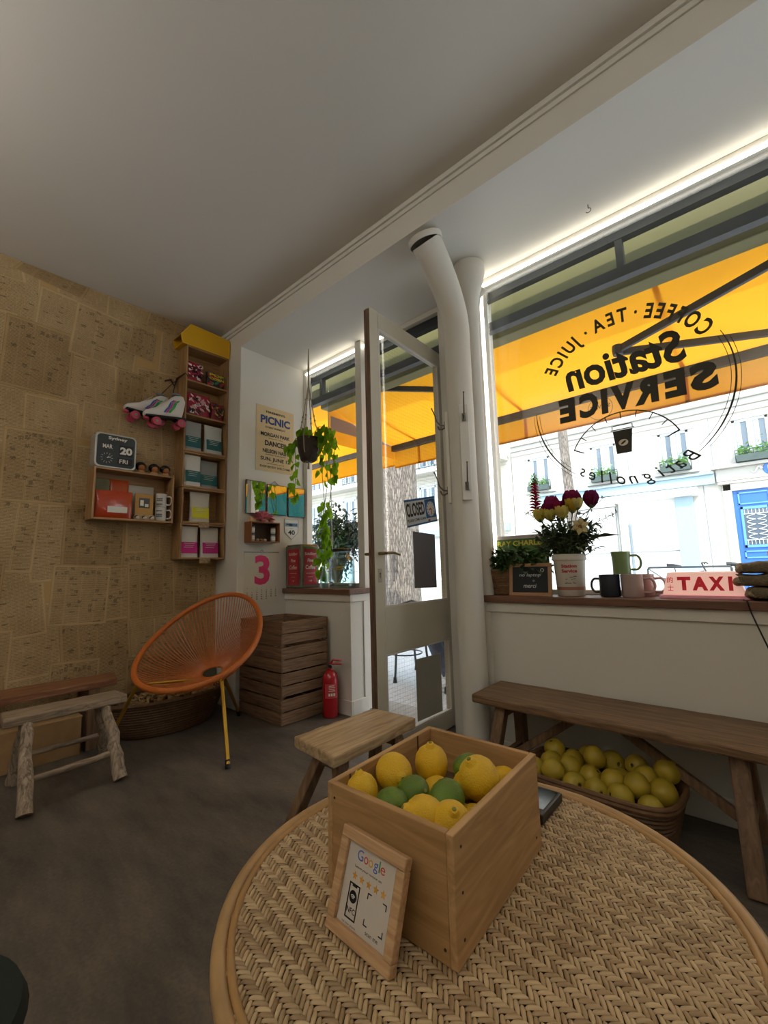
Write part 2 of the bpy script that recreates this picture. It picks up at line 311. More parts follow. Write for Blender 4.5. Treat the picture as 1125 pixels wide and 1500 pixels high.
# newspaper sheets pasted over the left wall
def paper_mat():
    m = bpy.data.materials.new('old_newspaper'); m.use_nodes = True; nt = m.node_tree; b = nt.nodes['Principled BSDF']; b.inputs['Roughness'].default_value = .8; L = nt.links.new
    def N(t, **k):
        n = nt.nodes.new(t)
        for a, v in k.items(): setattr(n, a, v)
        return n
    def M(op, a, b_=None, c=None):
        n = N('ShaderNodeMath', operation=op)
        for i, x in enumerate((a, b_, c)):
            if x is None: continue
            if isinstance(x, (int, float)): n.inputs[i].default_value = x
            else: L(x, n.inputs[i])
        return n.outputs[0]
    uv = N('ShaderNodeUVMap', uv_map='metres'); sp = N('ShaderNodeSeparateXYZ'); L(uv.outputs[0], sp.inputs[0]); U, Vv = sp.outputs[0], sp.outputs[1]
    uv2 = N('ShaderNodeUVMap', uv_map='page'); s2 = N('ShaderNodeSeparateXYZ'); L(uv2.outputs[0], s2.inputs[0]); PU, PV = s2.outputs[0], s2.outputs[1]
    at = N('ShaderNodeAttribute', attribute_name='sheet'); rnd = at.outputs['Fac']; at2 = N('ShaderNodeSeparateColor'); L(at.outputs['Color'], at2.inputs[0])
    line = M('FLOOR', M('DIVIDE', Vv, .0185)); lf = M('FRACT', M('DIVIDE', Vv, .0185))
    stripe = M('LESS_THAN', M('ABSOLUTE', M('SUBTRACT', lf, .5)), .26)
    cb = N('ShaderNodeCombineXYZ'); L(M('MULTIPLY', U, 130), cb.inputs[0]); L(M('MULTIPLY', line, 7.3), cb.inputs[1])
    wn = N('ShaderNodeTexNoise'); wn.inputs['Scale'].default_value = 1; wn.inputs['Detail'].default_value = 1; L(cb.outputs[0], wn.inputs['Vector'])
    words = M('GREATER_THAN', wn.outputs['Fac'], .40)
    colf = M('FRACT', M('MULTIPLY', PU, M('ADD', 3, M('MULTIPLY', M('FLOOR', M('MULTIPLY', at2.outputs[1], 3)), 1)))); gut = M('GREATER_THAN', M('ABSOLUTE', M('SUBTRACT', colf, .5)), .455)
    inside = M('MULTIPLY', M('LESS_THAN', M('ABSOLUTE', M('SUBTRACT', PU, .5)), .455), M('LESS_THAN', M('ABSOLUTE', M('SUBTRACT', PV, .5)), .46))
    cb2 = N('ShaderNodeCombineXYZ'); L(M('MULTIPLY', U, 11), cb2.inputs[0]); L(M('MULTIPLY', Vv, 13), cb2.inputs[1])
    vo = N('ShaderNodeTexVoronoi'); vo.distance = 'CHEBYCHEV'; vo.inputs['Scale'].default_value = 1; vo.inputs['Randomness'].default_value = .6; L(cb2.outputs[0], vo.inputs['Vector'])
    vc = N('ShaderNodeSeparateColor'); L(vo.outputs['Color'], vc.inputs[0])
    thr = M('ADD', .72, M('MULTIPLY', at2.outputs[2], .18))
    pic = M('MULTIPLY', M('GREATER_THAN', vc.outputs[0], thr), M('LESS_THAN', vo.outputs['Distance'], .36))
    pn = N('ShaderNodeTexNoise'); pn.inputs['Scale'].default_value = 45; pn.inputs['Detail'].default_value = 4; L(uv.outputs[0], pn.inputs['Vector'])
    picd = M('MULTIPLY', pic, M('MULTIPLY', M('GREATER_THAN', pn.outputs['Fac'], .45), .6))
    head = M('MULTIPLY', M('GREATER_THAN', vc.outputs[1], .90), M('LESS_THAN', M('ABSOLUTE', M('SUBTRACT', M('FRACT', M('DIVIDE', Vv, .09)), .5)), .10))
    hn = N('ShaderNodeTexNoise'); hn.inputs['Scale'].default_value = 1; cb3 = N('ShaderNodeCombineXYZ'); L(M('MULTIPLY', U, 160), cb3.inputs[0]); L(M('MULTIPLY', Vv, 20), cb3.inputs[1]); L(cb3.outputs[0], hn.inputs['Vector'])
    headd = M('MULTIPLY', M('MULTIPLY', head, M('GREATER_THAN', hn.outputs['Fac'], .46)), .7)
    textd = M('MULTIPLY', M('MULTIPLY', M('MULTIPLY', stripe, words), M('SUBTRACT', 1, gut)), .50)
    ink = M('MULTIPLY', M('MAXIMUM', M('MAXIMUM', textd, picd), headd), inside)
    rule = M('MULTIPLY', M('MULTIPLY', M('GREATER_THAN', M('ABSOLUTE', M('SUBTRACT', colf, .5)), .488), inside), .30); ink = M('MAXIMUM', ink, rule)
    edge = M('MAXIMUM', M('ABSOLUTE', M('SUBTRACT', PU, .5)), M('ABSOLUTE', M('SUBTRACT', PV, .5)))
    ed = M('MULTIPLY', M('GREATER_THAN', edge, .488), .22); ink = M('MAXIMUM', ink, ed)
    r = N('ShaderNodeValToRGB'); r.color_ramp.elements[0].color = lin('#a88b60'); r.color_ramp.elements[1].color = lin('#c0a479'); L(at2.outputs[0], r.inputs['Fac'])
    st = N('ShaderNodeTexNoise'); st.inputs['Scale'].default_value = 5; st.inputs['Detail'].default_value = 5; tc = N('ShaderNodeTexCoord'); L(tc.outputs['Object'], st.inputs['Vector'])
    sr = N('ShaderNodeValToRGB'); sr.color_ramp.elements[0].position = .3; sr.color_ramp.elements[0].color = (.80, .76, .70, 1); sr.color_ramp.elements[1].position = .65; sr.color_ramp.elements[1].color = (1, 1, 1, 1); L(st.outputs['Fac'], sr.inputs['Fac'])
    m1 = N('ShaderNodeMix', data_type='RGBA', blend_type='MULTIPLY'); m1.inputs[0].default_value = 1; L(r.outputs['Color'], m1.inputs[6]); L(sr.outputs['Color'], m1.inputs[7])
    m2 = N('ShaderNodeMix', data_type='RGBA'); L(ink, m2.inputs[0]); L(m1.outputs[2], m2.inputs[6]); m2.inputs[7].default_value = lin('#2b2118')
    L(m2.outputs[2], b.inputs['Base Color']); return m
mb = MB(); UVm = []; UVp = []; ATT = []
rs = random.Random(11); cells = [(j, i) for i in range(-8, 8) for j in range(9)]; rs.shuffle(cells)
for q, (j, i) in enumerate(cells):
    cy = i * .265 + .13 * (j % 2) + rs.uniform(-.05, .05); cz = .2 + j * .36 + rs.uniform(-.06, .06); w = rs.uniform(.27, .42); h = rs.uniform(.38, .50); a = math.radians(rs.gauss(0, 3.2))
    if rs.random() < .18: w, h = w * .62, h * .62
    X = -3.4297 + .00003 * q; pts = []; uu = []; pp = []
    for du, dv in ((-.5, -.5), (.5, -.5), (.5, .5), (-.5, .5)):
        y = cy + du * w * math.cos(a) - dv * h * math.sin(a); z = cz + du * w * math.sin(a) + dv * h * math.cos(a)
        pts.append((X, min(max(y, -2.19), YB - .001), min(max(z, .002), ZC - .002))); uu.append((du * w + 3.1 * q % 7, dv * h + 1.7 * q % 5)); pp.append((du + .5, dv + .5))
    if pts[0][1] >= YB - .002 or pts[2][1] <= -2.18: continue
    mb.add(pts, [(0, 1, 2, 3)]); UVm += uu; UVp += pp; ATT += [(rs.random(), rs.random(), rs.random(), 1)] * 4
ns = obj('newspaper_sheets', mb, paper_mat(), wl)
me = ns.data; a = me.uv_layers.new(name='metres'); p = me.uv_layers.new(name='page'); c = me.color_attributes.new('sheet', 'FLOAT_COLOR', 'CORNER')
for i, li in enumerate(l for pl in me.polygons for l in pl.loop_indices):
    a.data[li].uv = UVm[i]; p.data[li].uv = UVp[i]; c.data[li].color = ATT[i]

# lower walls, sills, window frames
struct('wall_front_left', MB().box(-3.10, -2.32, 2.21, 2.50, 0, .828), M_white, bevel=.003)
struct('wall_front_right', MB().box(-1.36, 2.0, 2.21, 2.50, 0, .808), M_white, bevel=.003)
struct('wall_front_middle', MB().box(-1.58, -1.275, 2.37, 2.56, 0, ZD), M_white, bevel=.003)
struct('baseboard_front', MB().box(-3.10, -2.305, 2.195, 2.21, 0, .10).box(-2.32, -2.305, 2.21, 2.375, 0, .10).box(-1.34, 2.0, 2.195, 2.21, 0, .10), M_trimw, bevel=.004)
struct('trim_2', MB().box(-3.098, -2.305, 2.197, 2.21, .775, .828).box(-2.32, -2.305, 2.21, 2.37, .775, .828).box(-2.317, -2.309, 2.335, 2.372, .10, .775).box(-1.34, 2.0, 2.197, 2.21, .757, .808), M_trimw, bevel=.003)
struct('trim_3', MB().box(-3.098, -2.29, 2.175, 2.47, .829, .866), M_sill, bevel=.004)      # window boards
struct('trim_4', MB().box(-1.36, 2.0, 2.175, 2.47, .809, .844), M_sill, bevel=.004)
struct('wall_front_lintel', MB().box(-3.10, 2.0, 2.44, 2.56, 2.80, 3.04), M_white)
w1 = sroot('window_1'); w2 = sroot('window_2')
f = MB().box(-3.098, -3.05, 2.40, 2.45, .868, ZD - .002).box(-3.05, -2.40, 2.40, 2.45, 2.79, ZD - .002).box(-3.05, -2.40, 2.40, 2.45, .868, .90)
obj('window_frame', f, M_trimw, w1, bevel=.003); obj('pane', MB().box(-3.05, -2.40, 2.421, 2.427, .90, 2.79), M_glass, w1)
f = MB().box(-1.273, -1.245, 2.40, 2.45, .846, ZD - .002).box(-1.245, 1.99, 2.40, 2.45, 2.795, ZD - .002).box(-1.245, 1.99, 2.40, 2.45, .846, .868)
obj('window_frame', f, M_trimw, w2, bevel=.003); pane2 = obj('pane', MB().box(-1.245, 1.99, 2.424, 2.430, .868, 2.795), M_glass, w2)
# window lettering, painted on the pane to be read from the street
M_let = mat('window_lettering', '#2a2616', .6)
cx, cz, yy = -.51, 1.85, 2.4228; Rr, Up = V((-1, 0, 0)), V((0, 0, 1)); mb = MB()
arc_text(mb, 'COFFEE · TEA · JUICE', (cx, yy, cz), Rr, Up, .425, .074, PI / 2 + .03, 2.12, bold=.03, shear=.1)
text(mb, 'Station', (cx + .005, yy, cz + .175), Rr, (.06, 0, 1), .56, .17, bold=.03, shear=.25)
for i, (ch, w) in enumerate(zip('SERVICE', (.100, .088, .092, .095, .040, .088, .088))):
    text(mb, ch, (cx + (.335, .222, .108, -.010, -.090, -.170, -.280)[i], yy, cz - .008), Rr, (.12, 0, 1), w * 1.14, .135, bold=.06, shear=.12)
arc_text(mb, 'Batignolles', (cx + .02, yy, cz), Rr, Up, .43, .062, -PI / 2, 1.30, bottom=True, bold=.005, shear=.35)
for R, w, (a0, a1), sgn in ((.455, .008, (-.9, .42), 1), (.435, .0025, (-.85, .38), 1), (.47, .0025, (-.8, .32), 1), (.455, .008, (PI - .05, PI + .95), 1), (.437, .0025, (PI, PI + .9), 1), (.47, .0025, (PI, PI + 1.0), 1)):
    n = 30
    for k in range(n):
        t0, t1 = (a0 + (a1 - a0) * q / n for q in (k, k + 1))
        ww = w * (.35 + .65 * math.sin(PI * (k + .5) / n)) if w > .005 else w
        P = lambda t, r: (cx + math.cos(t) * r, yy, cz + math.sin(t) * r)
        mb.quad(P(t0, R - ww), P(t1, R - ww), P(t1, R), P(t0, R))
gx, gz = -.53, 1.50                                                     # gauge with ticks, cup below it
for k in range(24):
    t0, t1 = PI * .14 + PI * .72 * k / 24, PI * .14 + PI * .72 * (k + 1) / 24
    P = lambda t, r: (gx + math.cos(t) * r, yy, gz + math.sin(t) * r)
    mb.quad(P(t0, .262), P(t1, .262), P(t1, .268), P(t0, .268))
    if k % 3 == 0: mb.quad(P(t0, .23), P(t0 + .02, .23), P(t0 + .02, .265), P(t0, .265))
for t in (PI * .14, PI * .86): mb.quad(P(t, .21), P(t + .03, .21), P(t + .02, .268), P(t - .01, .268))
cu = [(-.045, .065), (.045, .065), (.034, -.055), (-.034, -.055)]
mb.add([(gx + x, yy, gz + .105 + z) for x, z in cu], [(0, 1, 2, 3)])
for x0, x1, z0, z1 in ((-.054, .054, .068, .073), (-.048, -.044, .073, .092), (.044, .048, .073, .092), (-.042, .042, .090, .095)): mb.add([(gx + x0, yy, gz + .105 + z0), (gx + x1, yy, gz + .105 + z0), (gx + x1, yy, gz + .105 + z1), (gx + x0, yy, gz + .105 + z1)], [(0, 1, 2, 3)])
obj('window_lettering', mb, M_let, pane2)
mb = MB(); mb.add([(gx + math.cos(t) * .022, yy - .0006, gz + .105 + math.sin(t) * .017) for t in [2 * PI * k / 20 for k in range(20)]], [tuple(range(20))])
bean = obj('bean_emblem', mb, mat('pale_emblem', '#e8e2cf', .6), pane2)
mb = MB(); mb.add([(gx + math.cos(t) * .012 + math.sin(t) * .002, yy - .0010, gz + .105 + math.sin(t) * .007 + math.cos(t) * .006) for t in [2 * PI * k / 16 for k in range(16)]], [tuple(range(16))])
obj('bean_shape', mb, M_let, pane2)

# LED strips round the windows
M_led = mat('led_white', '#ffffff', .5, emit='#fff8ea', estr=5.5)
def led(name, boxes, label):
    mb = MB()
    for b in boxes: mb.box(*b)
    tag(obj(name, mb, M_led, loc=(boxes[0][0], boxes[0][2], boxes[0][4])), label, 'light strip', 'led strips around the shop windows')
led('led_strip', [(-1.262, 1.98, 2.385, 2.399, 2.778, 2.794), (-1.262, -1.248, 2.385, 2.399, .87, 2.778)], 'long glowing white light strip edging the big lettered shop window')
led('led_strip', [(-3.05, -2.05, 2.385, 2.399, 2.772, 2.788)], 'short glowing white light strip above the narrow window behind the hanging plant')

# door frame and the open door
df = sroot('trim_5')
obj('door_post', MB().box(-2.398, -2.33, 2.375, 2.47, 0, ZD - .002), M_trimw, df, bevel=.004)
obj('door_post', MB().box(-1.655, -1.582, 2.50, 2.56, 0, ZD - .002), M_trimw, df, bevel=.004)
d1 = sroot('door_1')
A0, B0 = V((-1.605, 1.715, 0)), V((-1.645, 2.495, 0)); dx = (B0 - A0); DL = dx.length; dx.normalize(); dn = V((dx.y, -dx.x, 0))      # dn points to the room's right (+x)
def D(u, n, z): return A0 + dx * u + dn * n + V((0, 0, z))
def dbox(mb, u0, u1, n0, n1, z0, z1, mi=0): return mb.obox(D((u0 + u1) / 2, (n0 + n1) / 2, (z0 + z1) / 2), dx * (u1 - u0) / 2, dn * (n1 - n0) / 2, V((0, 0, (z1 - z0) / 2)), mi)
T = .045; mb = MB(); ZT = 2.50
for u0, u1, z0, z1 in ((0, .075, .012, ZT), (DL - .055, DL, .012, ZT), (.075, DL - .055, ZT - .10, ZT), (.075, DL - .055, .55, .795), (.075, DL - .055, .012, .11)): dbox(mb, u0, u1, -T, 0, z0, z1)
obj('door_frame', mb, M_pale, d1, bevel=.003)
mb = MB(); dbox(mb, -.0012, 0, -T + .003, -.003, .02, ZT - .01); dbox(mb, -.004, -.0012, -T + .018, -T + .026, .02, ZT - .01)
obj('worn_door_edge', mb, wood('worn_door_edge', '#5b4637', '#7a6250', .6, 2, 2), d1)
mb = MB()
for z0, z1 in ((.795, ZT - .10), (.11, .55)):
    u0, u1 = .075, DL - .055; b = .010
    dbox(mb, u0, u1, -.010, 0, z0, z0 + b); dbox(mb, u0, u1, -.010, 0, z1 - b, z1); dbox(mb, u0, u0 + b, -.010, 0, z0, z1); dbox(mb, u1 - b, u1, -.010, 0, z0, z1)
obj('glazing_bead', mb, M_trimw, d1)
mb = MB(); dbox(mb, .07, DL - .08, -.026, -.022, .79, ZT - .095); dbox(mb, .07, DL - .08, -.026, -.022, .105, .555)
dg = obj('door_glass', mb, M_glass, d1)
mb = MB()                                                               # fine wire mesh in the glass
for k in range(1, 28): u = .075 + k * (DL - .13) / 28; mb.quad(D(u, -.0215, .80), D(u + .0006, -.0215, .80), D(u + .0006, -.0215, ZT - .1), D(u, -.0215, ZT - .1)); mb.quad(D(u, -.0215, .11), D(u + .0006, -.0215, .11), D(u + .0006, -.0215, .55), D(u, -.0215, .55))
for k in range(1, 70): z = .80 + k * .0229; mb.quad(D(.075, -.0215, z), D(DL - .055, -.0215, z), D(DL - .055, -.0215, z + .0006), D(.075, -.0215, z + .0006))
for k in range(1, 19): z = .11 + k * .0229; mb.quad(D(.075, -.0215, z), D(DL - .055, -.0215, z), D(DL - .055, -.0215, z + .0006), D(.075, -.0215, z + .0006))
obj('wire_mesh', mb, mat('mesh_wire', '#5c6064', .5, .5), dg)
M_brass = mat('worn_brass', '#8a7a58', .35, .8)
dh = obj('door_handle', MB().tube([D(.035, 0, 1.085), D(.035, .05, 1.085)], .009).tube([D(.030, .052, 1.085), D(.09, .054, 1.088), D(.155, .05, 1.078)], [.009, .008, .006]).tube([D(.035, -T, 1.085), D(.035, -T - .05, 1.085), D(.10, -T - .052, 1.083)], .008), M_brass, d1, smooth=True)
kp = MB(); dbox(kp, .022, .052, .0, .003, .93, 1.005); obj('keyhole_plate', kp, mat('pale_metal', '#b7b09c', .4, .6), d1, bevel=.001)
kh = MB(); dbox(kh, .034, .039, .003, .0035, .955, .975); kh.lathe([(0, 0), (.005, .0001)], D(.0365, .0034, .978), 12, dn); obj('keyhole', kh, M_dark, d1)
# signs on the door glass
def onglass(name, u, z, w, h, ang, n0=.0, th=.002):
    c = D(u, -.0205 + n0 + th / 2, z); rr = (dx * math.cos(ang) + V((0, 0, 1)) * math.sin(ang)); up = (V((0, 0, 1)) * math.cos(ang) - dx * math.sin(ang))
    return c, rr, up, MB().obox(c, rr * w / 2, up * h / 2, dn * th / 2)
c, rr, up, mb = onglass('closed', .50, 1.355, .335, .205, -.0, .004)
rr = (dx * math.cos(.19) + V((0, 0, 1)) * math.sin(.19)); up = rr.cross(dn) * -1
if up.z < 0: up = -up
c = D(.475, -.014, 1.355); mb = MB().obox(c, rr * .172, up * .083, dn * .0012)
cs = thing('closed_sign', 'white and blue CLOSED sign with small clock face, tilted on door glass', 'sign', c)
bd = obj('sign_board', mb, mat('sign_white', '#dfe4e8', .5), cs); nn = dn * .0022
mb = MB().obox(c + up * .0765 + nn * .7, rr * .172, up * .0065, dn * .0004).obox(c - up * .0775 + nn * .7, rr * .172, up * .0055, dn * .0004).obox(c + rr * .108 + up * .008 + nn * .7, rr * .060, up * .060, dn * .0004)
obj('blue_border', mb, mat('sign_blue', '#3a6ea8', .5), cs)
mb = MB(); text(mb, 'CLOSED', c - rr * .062 + up * .018 + nn * 1.2, rr, up, .20, .083, bold=.03); text(mb, 'PLEASE COME AGAIN', c - rr * .062 - up * .046 + nn * 1.2, rr, up, .20, .017, bold=.02); text(mb, 'WILL RETURN', c + rr * .108 + up * .060 + nn * 1.5, rr, up, .09, .010, bold=.02)
obj('lettering', mb, M_dark, cs)
mb = MB().lathe([(0, 0), (.048, .0002)], c + rr * .108 + up * .004 + nn * 1.3, 24, dn); cf = obj('clock_face', mb, M_paper, cs)
mb = MB().obox(c + rr * .112 - up * .012 + nn * 1.6, rr * .004, up * .018, dn * .0002); obj('clock_hand', mb, mat('sign_red', '#c0352d', .5), cs); obj('clock_hand', MB().obox(c + rr * .098 + up * .003 + nn * 1.6, rr * .012 + up * .004, up * .004, dn * .0002), mat('sign_red', '#c0352d', .5), cs); obj('red_mark', MB().obox(c + rr * .075 - up * .066 + nn * 1.3, rr * .012, up * .006, dn * .0002), mat('sign_red', '#c0352d', .5), cs)
mb = MB()
for k in range(12): t = k * PI / 6; mb.obox(c + rr * (.108 + .040 * math.cos(t)) + up * (.004 + .040 * math.sin(t)) + nn * 1.6, rr * .0035, up * .0035, dn * .0002)
obj('hour_marks', mb, mat('sign_blue', '#3a6ea8', .5), cs)
c = D(.505, -.0185, 1.05); mb = MB().obox(c, dx * .122 + V((0, 0, -.004)), V((0, 0, .17)), dn * .001)
tag(obj('notice_sheet', mb, cloth('grey_notice_paper', '#8d8a90', .25), loc=c), 'plain dark grey sheet of paper taped on the door glass below the CLOSED sign', 'paper')
c = D(.50, -.017, .30); a = MB().obox(c, dx * .135 + V((0, 0, -.004)), V((.0, 0, .172)), dn * .0015)
tag(obj('notice_sheet', a, mat('white_notice_paper', '#a7a498', .7), loc=c), 'pale grey rectangular notice fixed low on the lower door pane', 'paper')

# cast-iron column and the bent pipe in front of it
ct = sroot('column')
path = [(-1.270, 2.10, z) for z in (0, .6, 1.2, 1.8, 2.2, 2.38)]
rad = [.073] * 6
for k in range(1, 11):
    t = k / 10; path.append((-1.270 - .02 * t, 2.10 - .245 * t ** 1.7, 2.38 + .43 * t ** .95)); rad.append(.073 + .012 * t)
obj('pipe', MB().tube(path, rad, 32), M_white, ct, smooth=True)
obj('pipe_end', MB().lathe([(.090, 0), (.095, .006), (.095, .03), (.088, .035), (0, .035)], (-1.288, 1.852, 2.797), 32, (-.05, -.35, .9)), M_white, ct, smooth=True)
obj('iron_column', MB().lathe([(.042, 0), (.042, 2.45), (.052, 2.47), (.046, 2.50), (.046, 2.58), (.062, 2.66), (.085, 2.74), (.094, 2.78), (.096, 2.834)], (-1.245, 2.235, 0), 36), M_white, ct, smooth=True)
obj('small_pipe', MB().tube([(-1.262, 2.335, 0), (-1.262, 2.335, 2.60), (-1.25, 2.33, 2.68), (-1.20, 2.33, 2.72)], .022, 14), M_white, ct, smooth=True)
# coat hooks on two boards
M_hook = mat('dull_hook_metal', '#6d675e', .35, .9)
def hook(root, p, n, sd):
    p, n, sd = V(p), V(n), V(sd); up = V((0, 0, 1)); k = MB()
    k.obox(p + n * .003, sd * .010, up * .022, n * .003)
    k.tube([p + n * .006, p + n * .030 + up * .004, p + n * .052 + up * .03, p + n * .062 + up * .07, p + n * .078 + up * .11], [.005, .0045, .004, .0035, .003], 8)
    k.tube([p + n * .006 - up * .012, p + n * .022 - up * .022, p + n * .038 - up * .020, p + n * .045 - up * .004], [.0045, .004, .004, .0045], 8)
    k.ball(p + n * .079 + up * .112, .005, 8); k.ball(p + n * .045 - up * .003, .0055, 8)
    obj('coat_hook', k, M_hook, root, smooth=True)
for (nx, ny), lab in (((-.93, -.36), 'white painted wooden board with two coat hooks on the left side of the pipe'), ((.58, -.815), 'white painted wooden board with two coat hooks on the front of the pipe')):
    n = V((nx, ny, 0)).normalized(); sd = V((-n.y, n.x, 0)); c = V((-1.262, 2.10, 1.62)) + n * .087
    b = thing('coat_hook_board', lab, 'coat hooks', c, 'coat hook boards on the pipe')
    obj('board', MB().obox(c, sd * .026, n * .010, V((0, 0, .265))), M_trimw, b, bevel=.004)
    for dz in (.19, -.19): hook(b, c + n * .010 + V((0, 0, dz)), n, sd)
tag(obj('ceiling_hook', MB().tube([(-.548, 2.25, 2.835), (-.548, 2.25, 2.815)] + [(-.548 + .012 * math.sin(t), 2.25, 2.803 - .0 + .012 * math.cos(t)) for t in [PI * .1 * k for k in range(0, 15)]], .0022, 8), M_hook, loc=(-.548, 2.25, 2.835), smooth=True), 'small open metal hook screwed into the lowered ceiling by the window', 'hook')
for i, (x, y, z) in enumerate(FILL_LAMPS):  # invented fittings to carry the added fill uplights, out of view
    t = thing('hanging_lamp', ['round white hanging lamp behind the photographer, nearer the newspaper wall', 'round white hanging lamp behind the photographer, nearer the right wall'][i], 'lamp', (x, y, ZC), 'hanging lamps behind the photographer')
    obj('lamp_shade', MB().lathe([(.30, 2.27), (.36, 2.28), (.37, 2.31), (.36, 2.34), (.30, 2.35)], (x, y, 0), 32).lathe([(0, 2.305), (.36, 2.305), (.36, 2.315), (0, 2.315)], (x, y, 0), 32), M_steel, t, smooth=True)
    obj('lamp_cable', MB().tube([(x, y, 2.315), (x, y, ZC)], .004, 6), M_dark, t)
# ------------------------------------------------------------------ the street outside
struct('pavement', MB().box(-16, 9, 2.50, 6.4, -.25, -.03), mat('asphalt_pavement', '#a9abae', .8, var=.18, vscale=30))
struct('road', MB().box(-30, 24, 6.4, 11.2, -.35, -.14), mat('road_asphalt', '#a3a3a2', .85, var=.12, vscale=20))
struct('pavement_far', MB().box(-30, 24, 11.2, 14.1, -.25, -.04), mat('far_pavement', '#b5b3ae', .85, var=.08))
struct('doorstep', MB().box(-2.33, -1.655, 2.30, 2.62, -.12, .006), mat('stone_step', '#8e8d8a', .7, var=.1))
# steel transom frame over the window and the awning cassette behind it
fr = thing('transom_frame', 'dark steel transom frame with slim posts above the shop window and door', 'window frame', (-.6, 2.5, 2.50))
mb = MB().box(-3.3, 2.0, 2.48, 2.53, 2.735, 2.80).box(-3.3, 2.0, 2.48, 2.53, 2.515, 2.575)
obj('rail', mb, M_iron, fr)
for x in (-2.95, -1.62, -.475, .7): obj('post', MB().box(x - .018, x + .018, 2.485, 2.525, 2.575, 2.735), M_iron, fr)
mb = MB()
for x0, x1 in ((-2.36, -2.05), (-1.72, -2.02)): mb.beam((x0, 2.72, 2.72), (x1, 3.0, 2.62), .014, .014)
obj('brace', mb, M_iron, fr)
M_olive = mat('olive_awning_cassette', '#6d6838', .6)
M_can = cloth('orange_awning_canvas', '#d8921f', .5, .06)
M_seam = cloth('orange_awning_seam', '#c9800c', .35, .03)
def awning(name, label, x0, x1, y0, y1, z0, z1, vd, side=False):
    t = thing(name, label, 'awning', (x0, y0, z0), 'orange shop awnings')
    obj('cassette', MB().box(x0, x1, y0 - .10, y0 + .02, z0 - .10, z0 + .01).box(x0, x1, y0 + .0, y0 + .02, z0 + .01, z0 + .36), M_olive, t, bevel=.008)
    n = 14; mb = MB(); P = lambda u, v: (x0 + (x1 - x0) * u, y0 + (y1 - y0) * v, z0 - .03 + (z1 - z0 + .03) * v - .035 * math.sin(PI * v))
    for i in range(n):
        for j in range(8): mb.quad(P(i / n, j / 8), P((i + 1) / n, j / 8), P((i + 1) / n, (j + 1) / 8), P(i / n, (j + 1) / 8))
    mb.quad((x0, y1, z1 - vd), (x1, y1, z1 - vd), (x1, y1, z1 - .01), (x0, y1, z1 - .01))
    if side: mb.quad((x1, y0, z0 - .04), (x1, y1, z1), (x1, y1, z1 - vd), (x1, y0, z1 - vd))
    obj('canvas', mb, M_can, t, smooth=True)
    mb = MB()
    for k in range(int((x1 - x0) / 1.2) + 1):
        x = x1 - .62 - 1.2 * k + (.0 if side else -1.97)
        if not x0 < x < x1: continue
        mb.quad(*[(q, P(0, v)[1], P(0, v)[2] - .004) for q, v in ((x, .02), (x + .03, .02), (x + .03, .98), (x, .98))]); mb.quad((x, y1 - .006, z1 - vd), (x + .03, y1 - .006, z1 - vd), (x + .03, y1 - .006, z1), (x, y1 - .006, z1))
    mb.box(x0, x1, y1 - .006, y1 + .004, z1 - vd - .004, z1 - vd + .012)
    obj('canvas_seam', mb, M_seam, t)
    obj('front_bar', MB().box(x0, x1, y1 - .06, y1 - .008, z1 - .055, z1 + .035), M_iron, t, bevel=.006)
    return t
aw = awning('awning', 'orange canvas awning over the lettered shop window and the open door', -3.12, 2.2, 2.72, 3.70, 2.63, 2.36, .235)
for a, e, b in (((.55, 2.70, 2.52), (-.66, 3.10, 2.40), (.50, 3.66, 2.36)), ((-2.45, 2.70, 2.56), (-1.72, 3.16, 2.46), (-2.40, 3.66, 2.37))):
    arm = obj('folding_arm', MB().beam(a, e, .028, .045).beam((e[0], e[1] + .01, e[2] - .012), b, .028, .045), M_iron, aw, bevel=.004)
    obj('arm_joint', MB().lathe([(0, -.035), (.030, -.035), (.034, 0), (.030, .03), (0, .03)], (e[0], e[1], e[2]), 16), M_iron, aw, smooth=True)
mb = MB(); text(mb, 'SERVICE', (-.95, 3.688, 2.245), (-1, 0, 0), (0, 0, 1), .15, .032, bold=.02)
for k in range(28):
    t0, t1 = 2 * PI * k / 28, 2 * PI * (k + 1) / 28; P = lambda t, r: (-.95 + math.cos(t) * r, 3.689, 2.232 + math.sin(t) * r)
    if .12 < (k / 28) < .38 or True: mb.quad(P(t0, .090), P(t1, .090), P(t1, .094), P(t0, .094))
obj('printed_emblem', mb, M_let, aw)
aw2 = awning('awning', 'orange neighbouring awning with a side flap, seen past the hanging plant', -7.2, -3.13, 2.72, 3.95, 2.74, 2.50, .27, True)
mb = MB(); mb.quad((-3.125, 2.75, 2.36), (-3.125, 3.93, 2.36), (-3.125, 3.93, 2.46), (-3.125, 2.75, 2.50))
obj('clear_flap', mb, cloth('grey_vinyl', '#9a96a0', .5), aw2)
tag(obj('pull_cord', MB().tube([(-3.02, 2.62, 2.62), (-3.0, 2.63, 2.1), (-2.99, 2.63, 1.5), (-2.97, 2.62, 1.18)], .004, 6), mat('cord_grey', '#8f8d88', .7), loc=(-3.02, 2.62, 2.62)), 'thin pale cord hanging down outside the narrow window', 'cord')

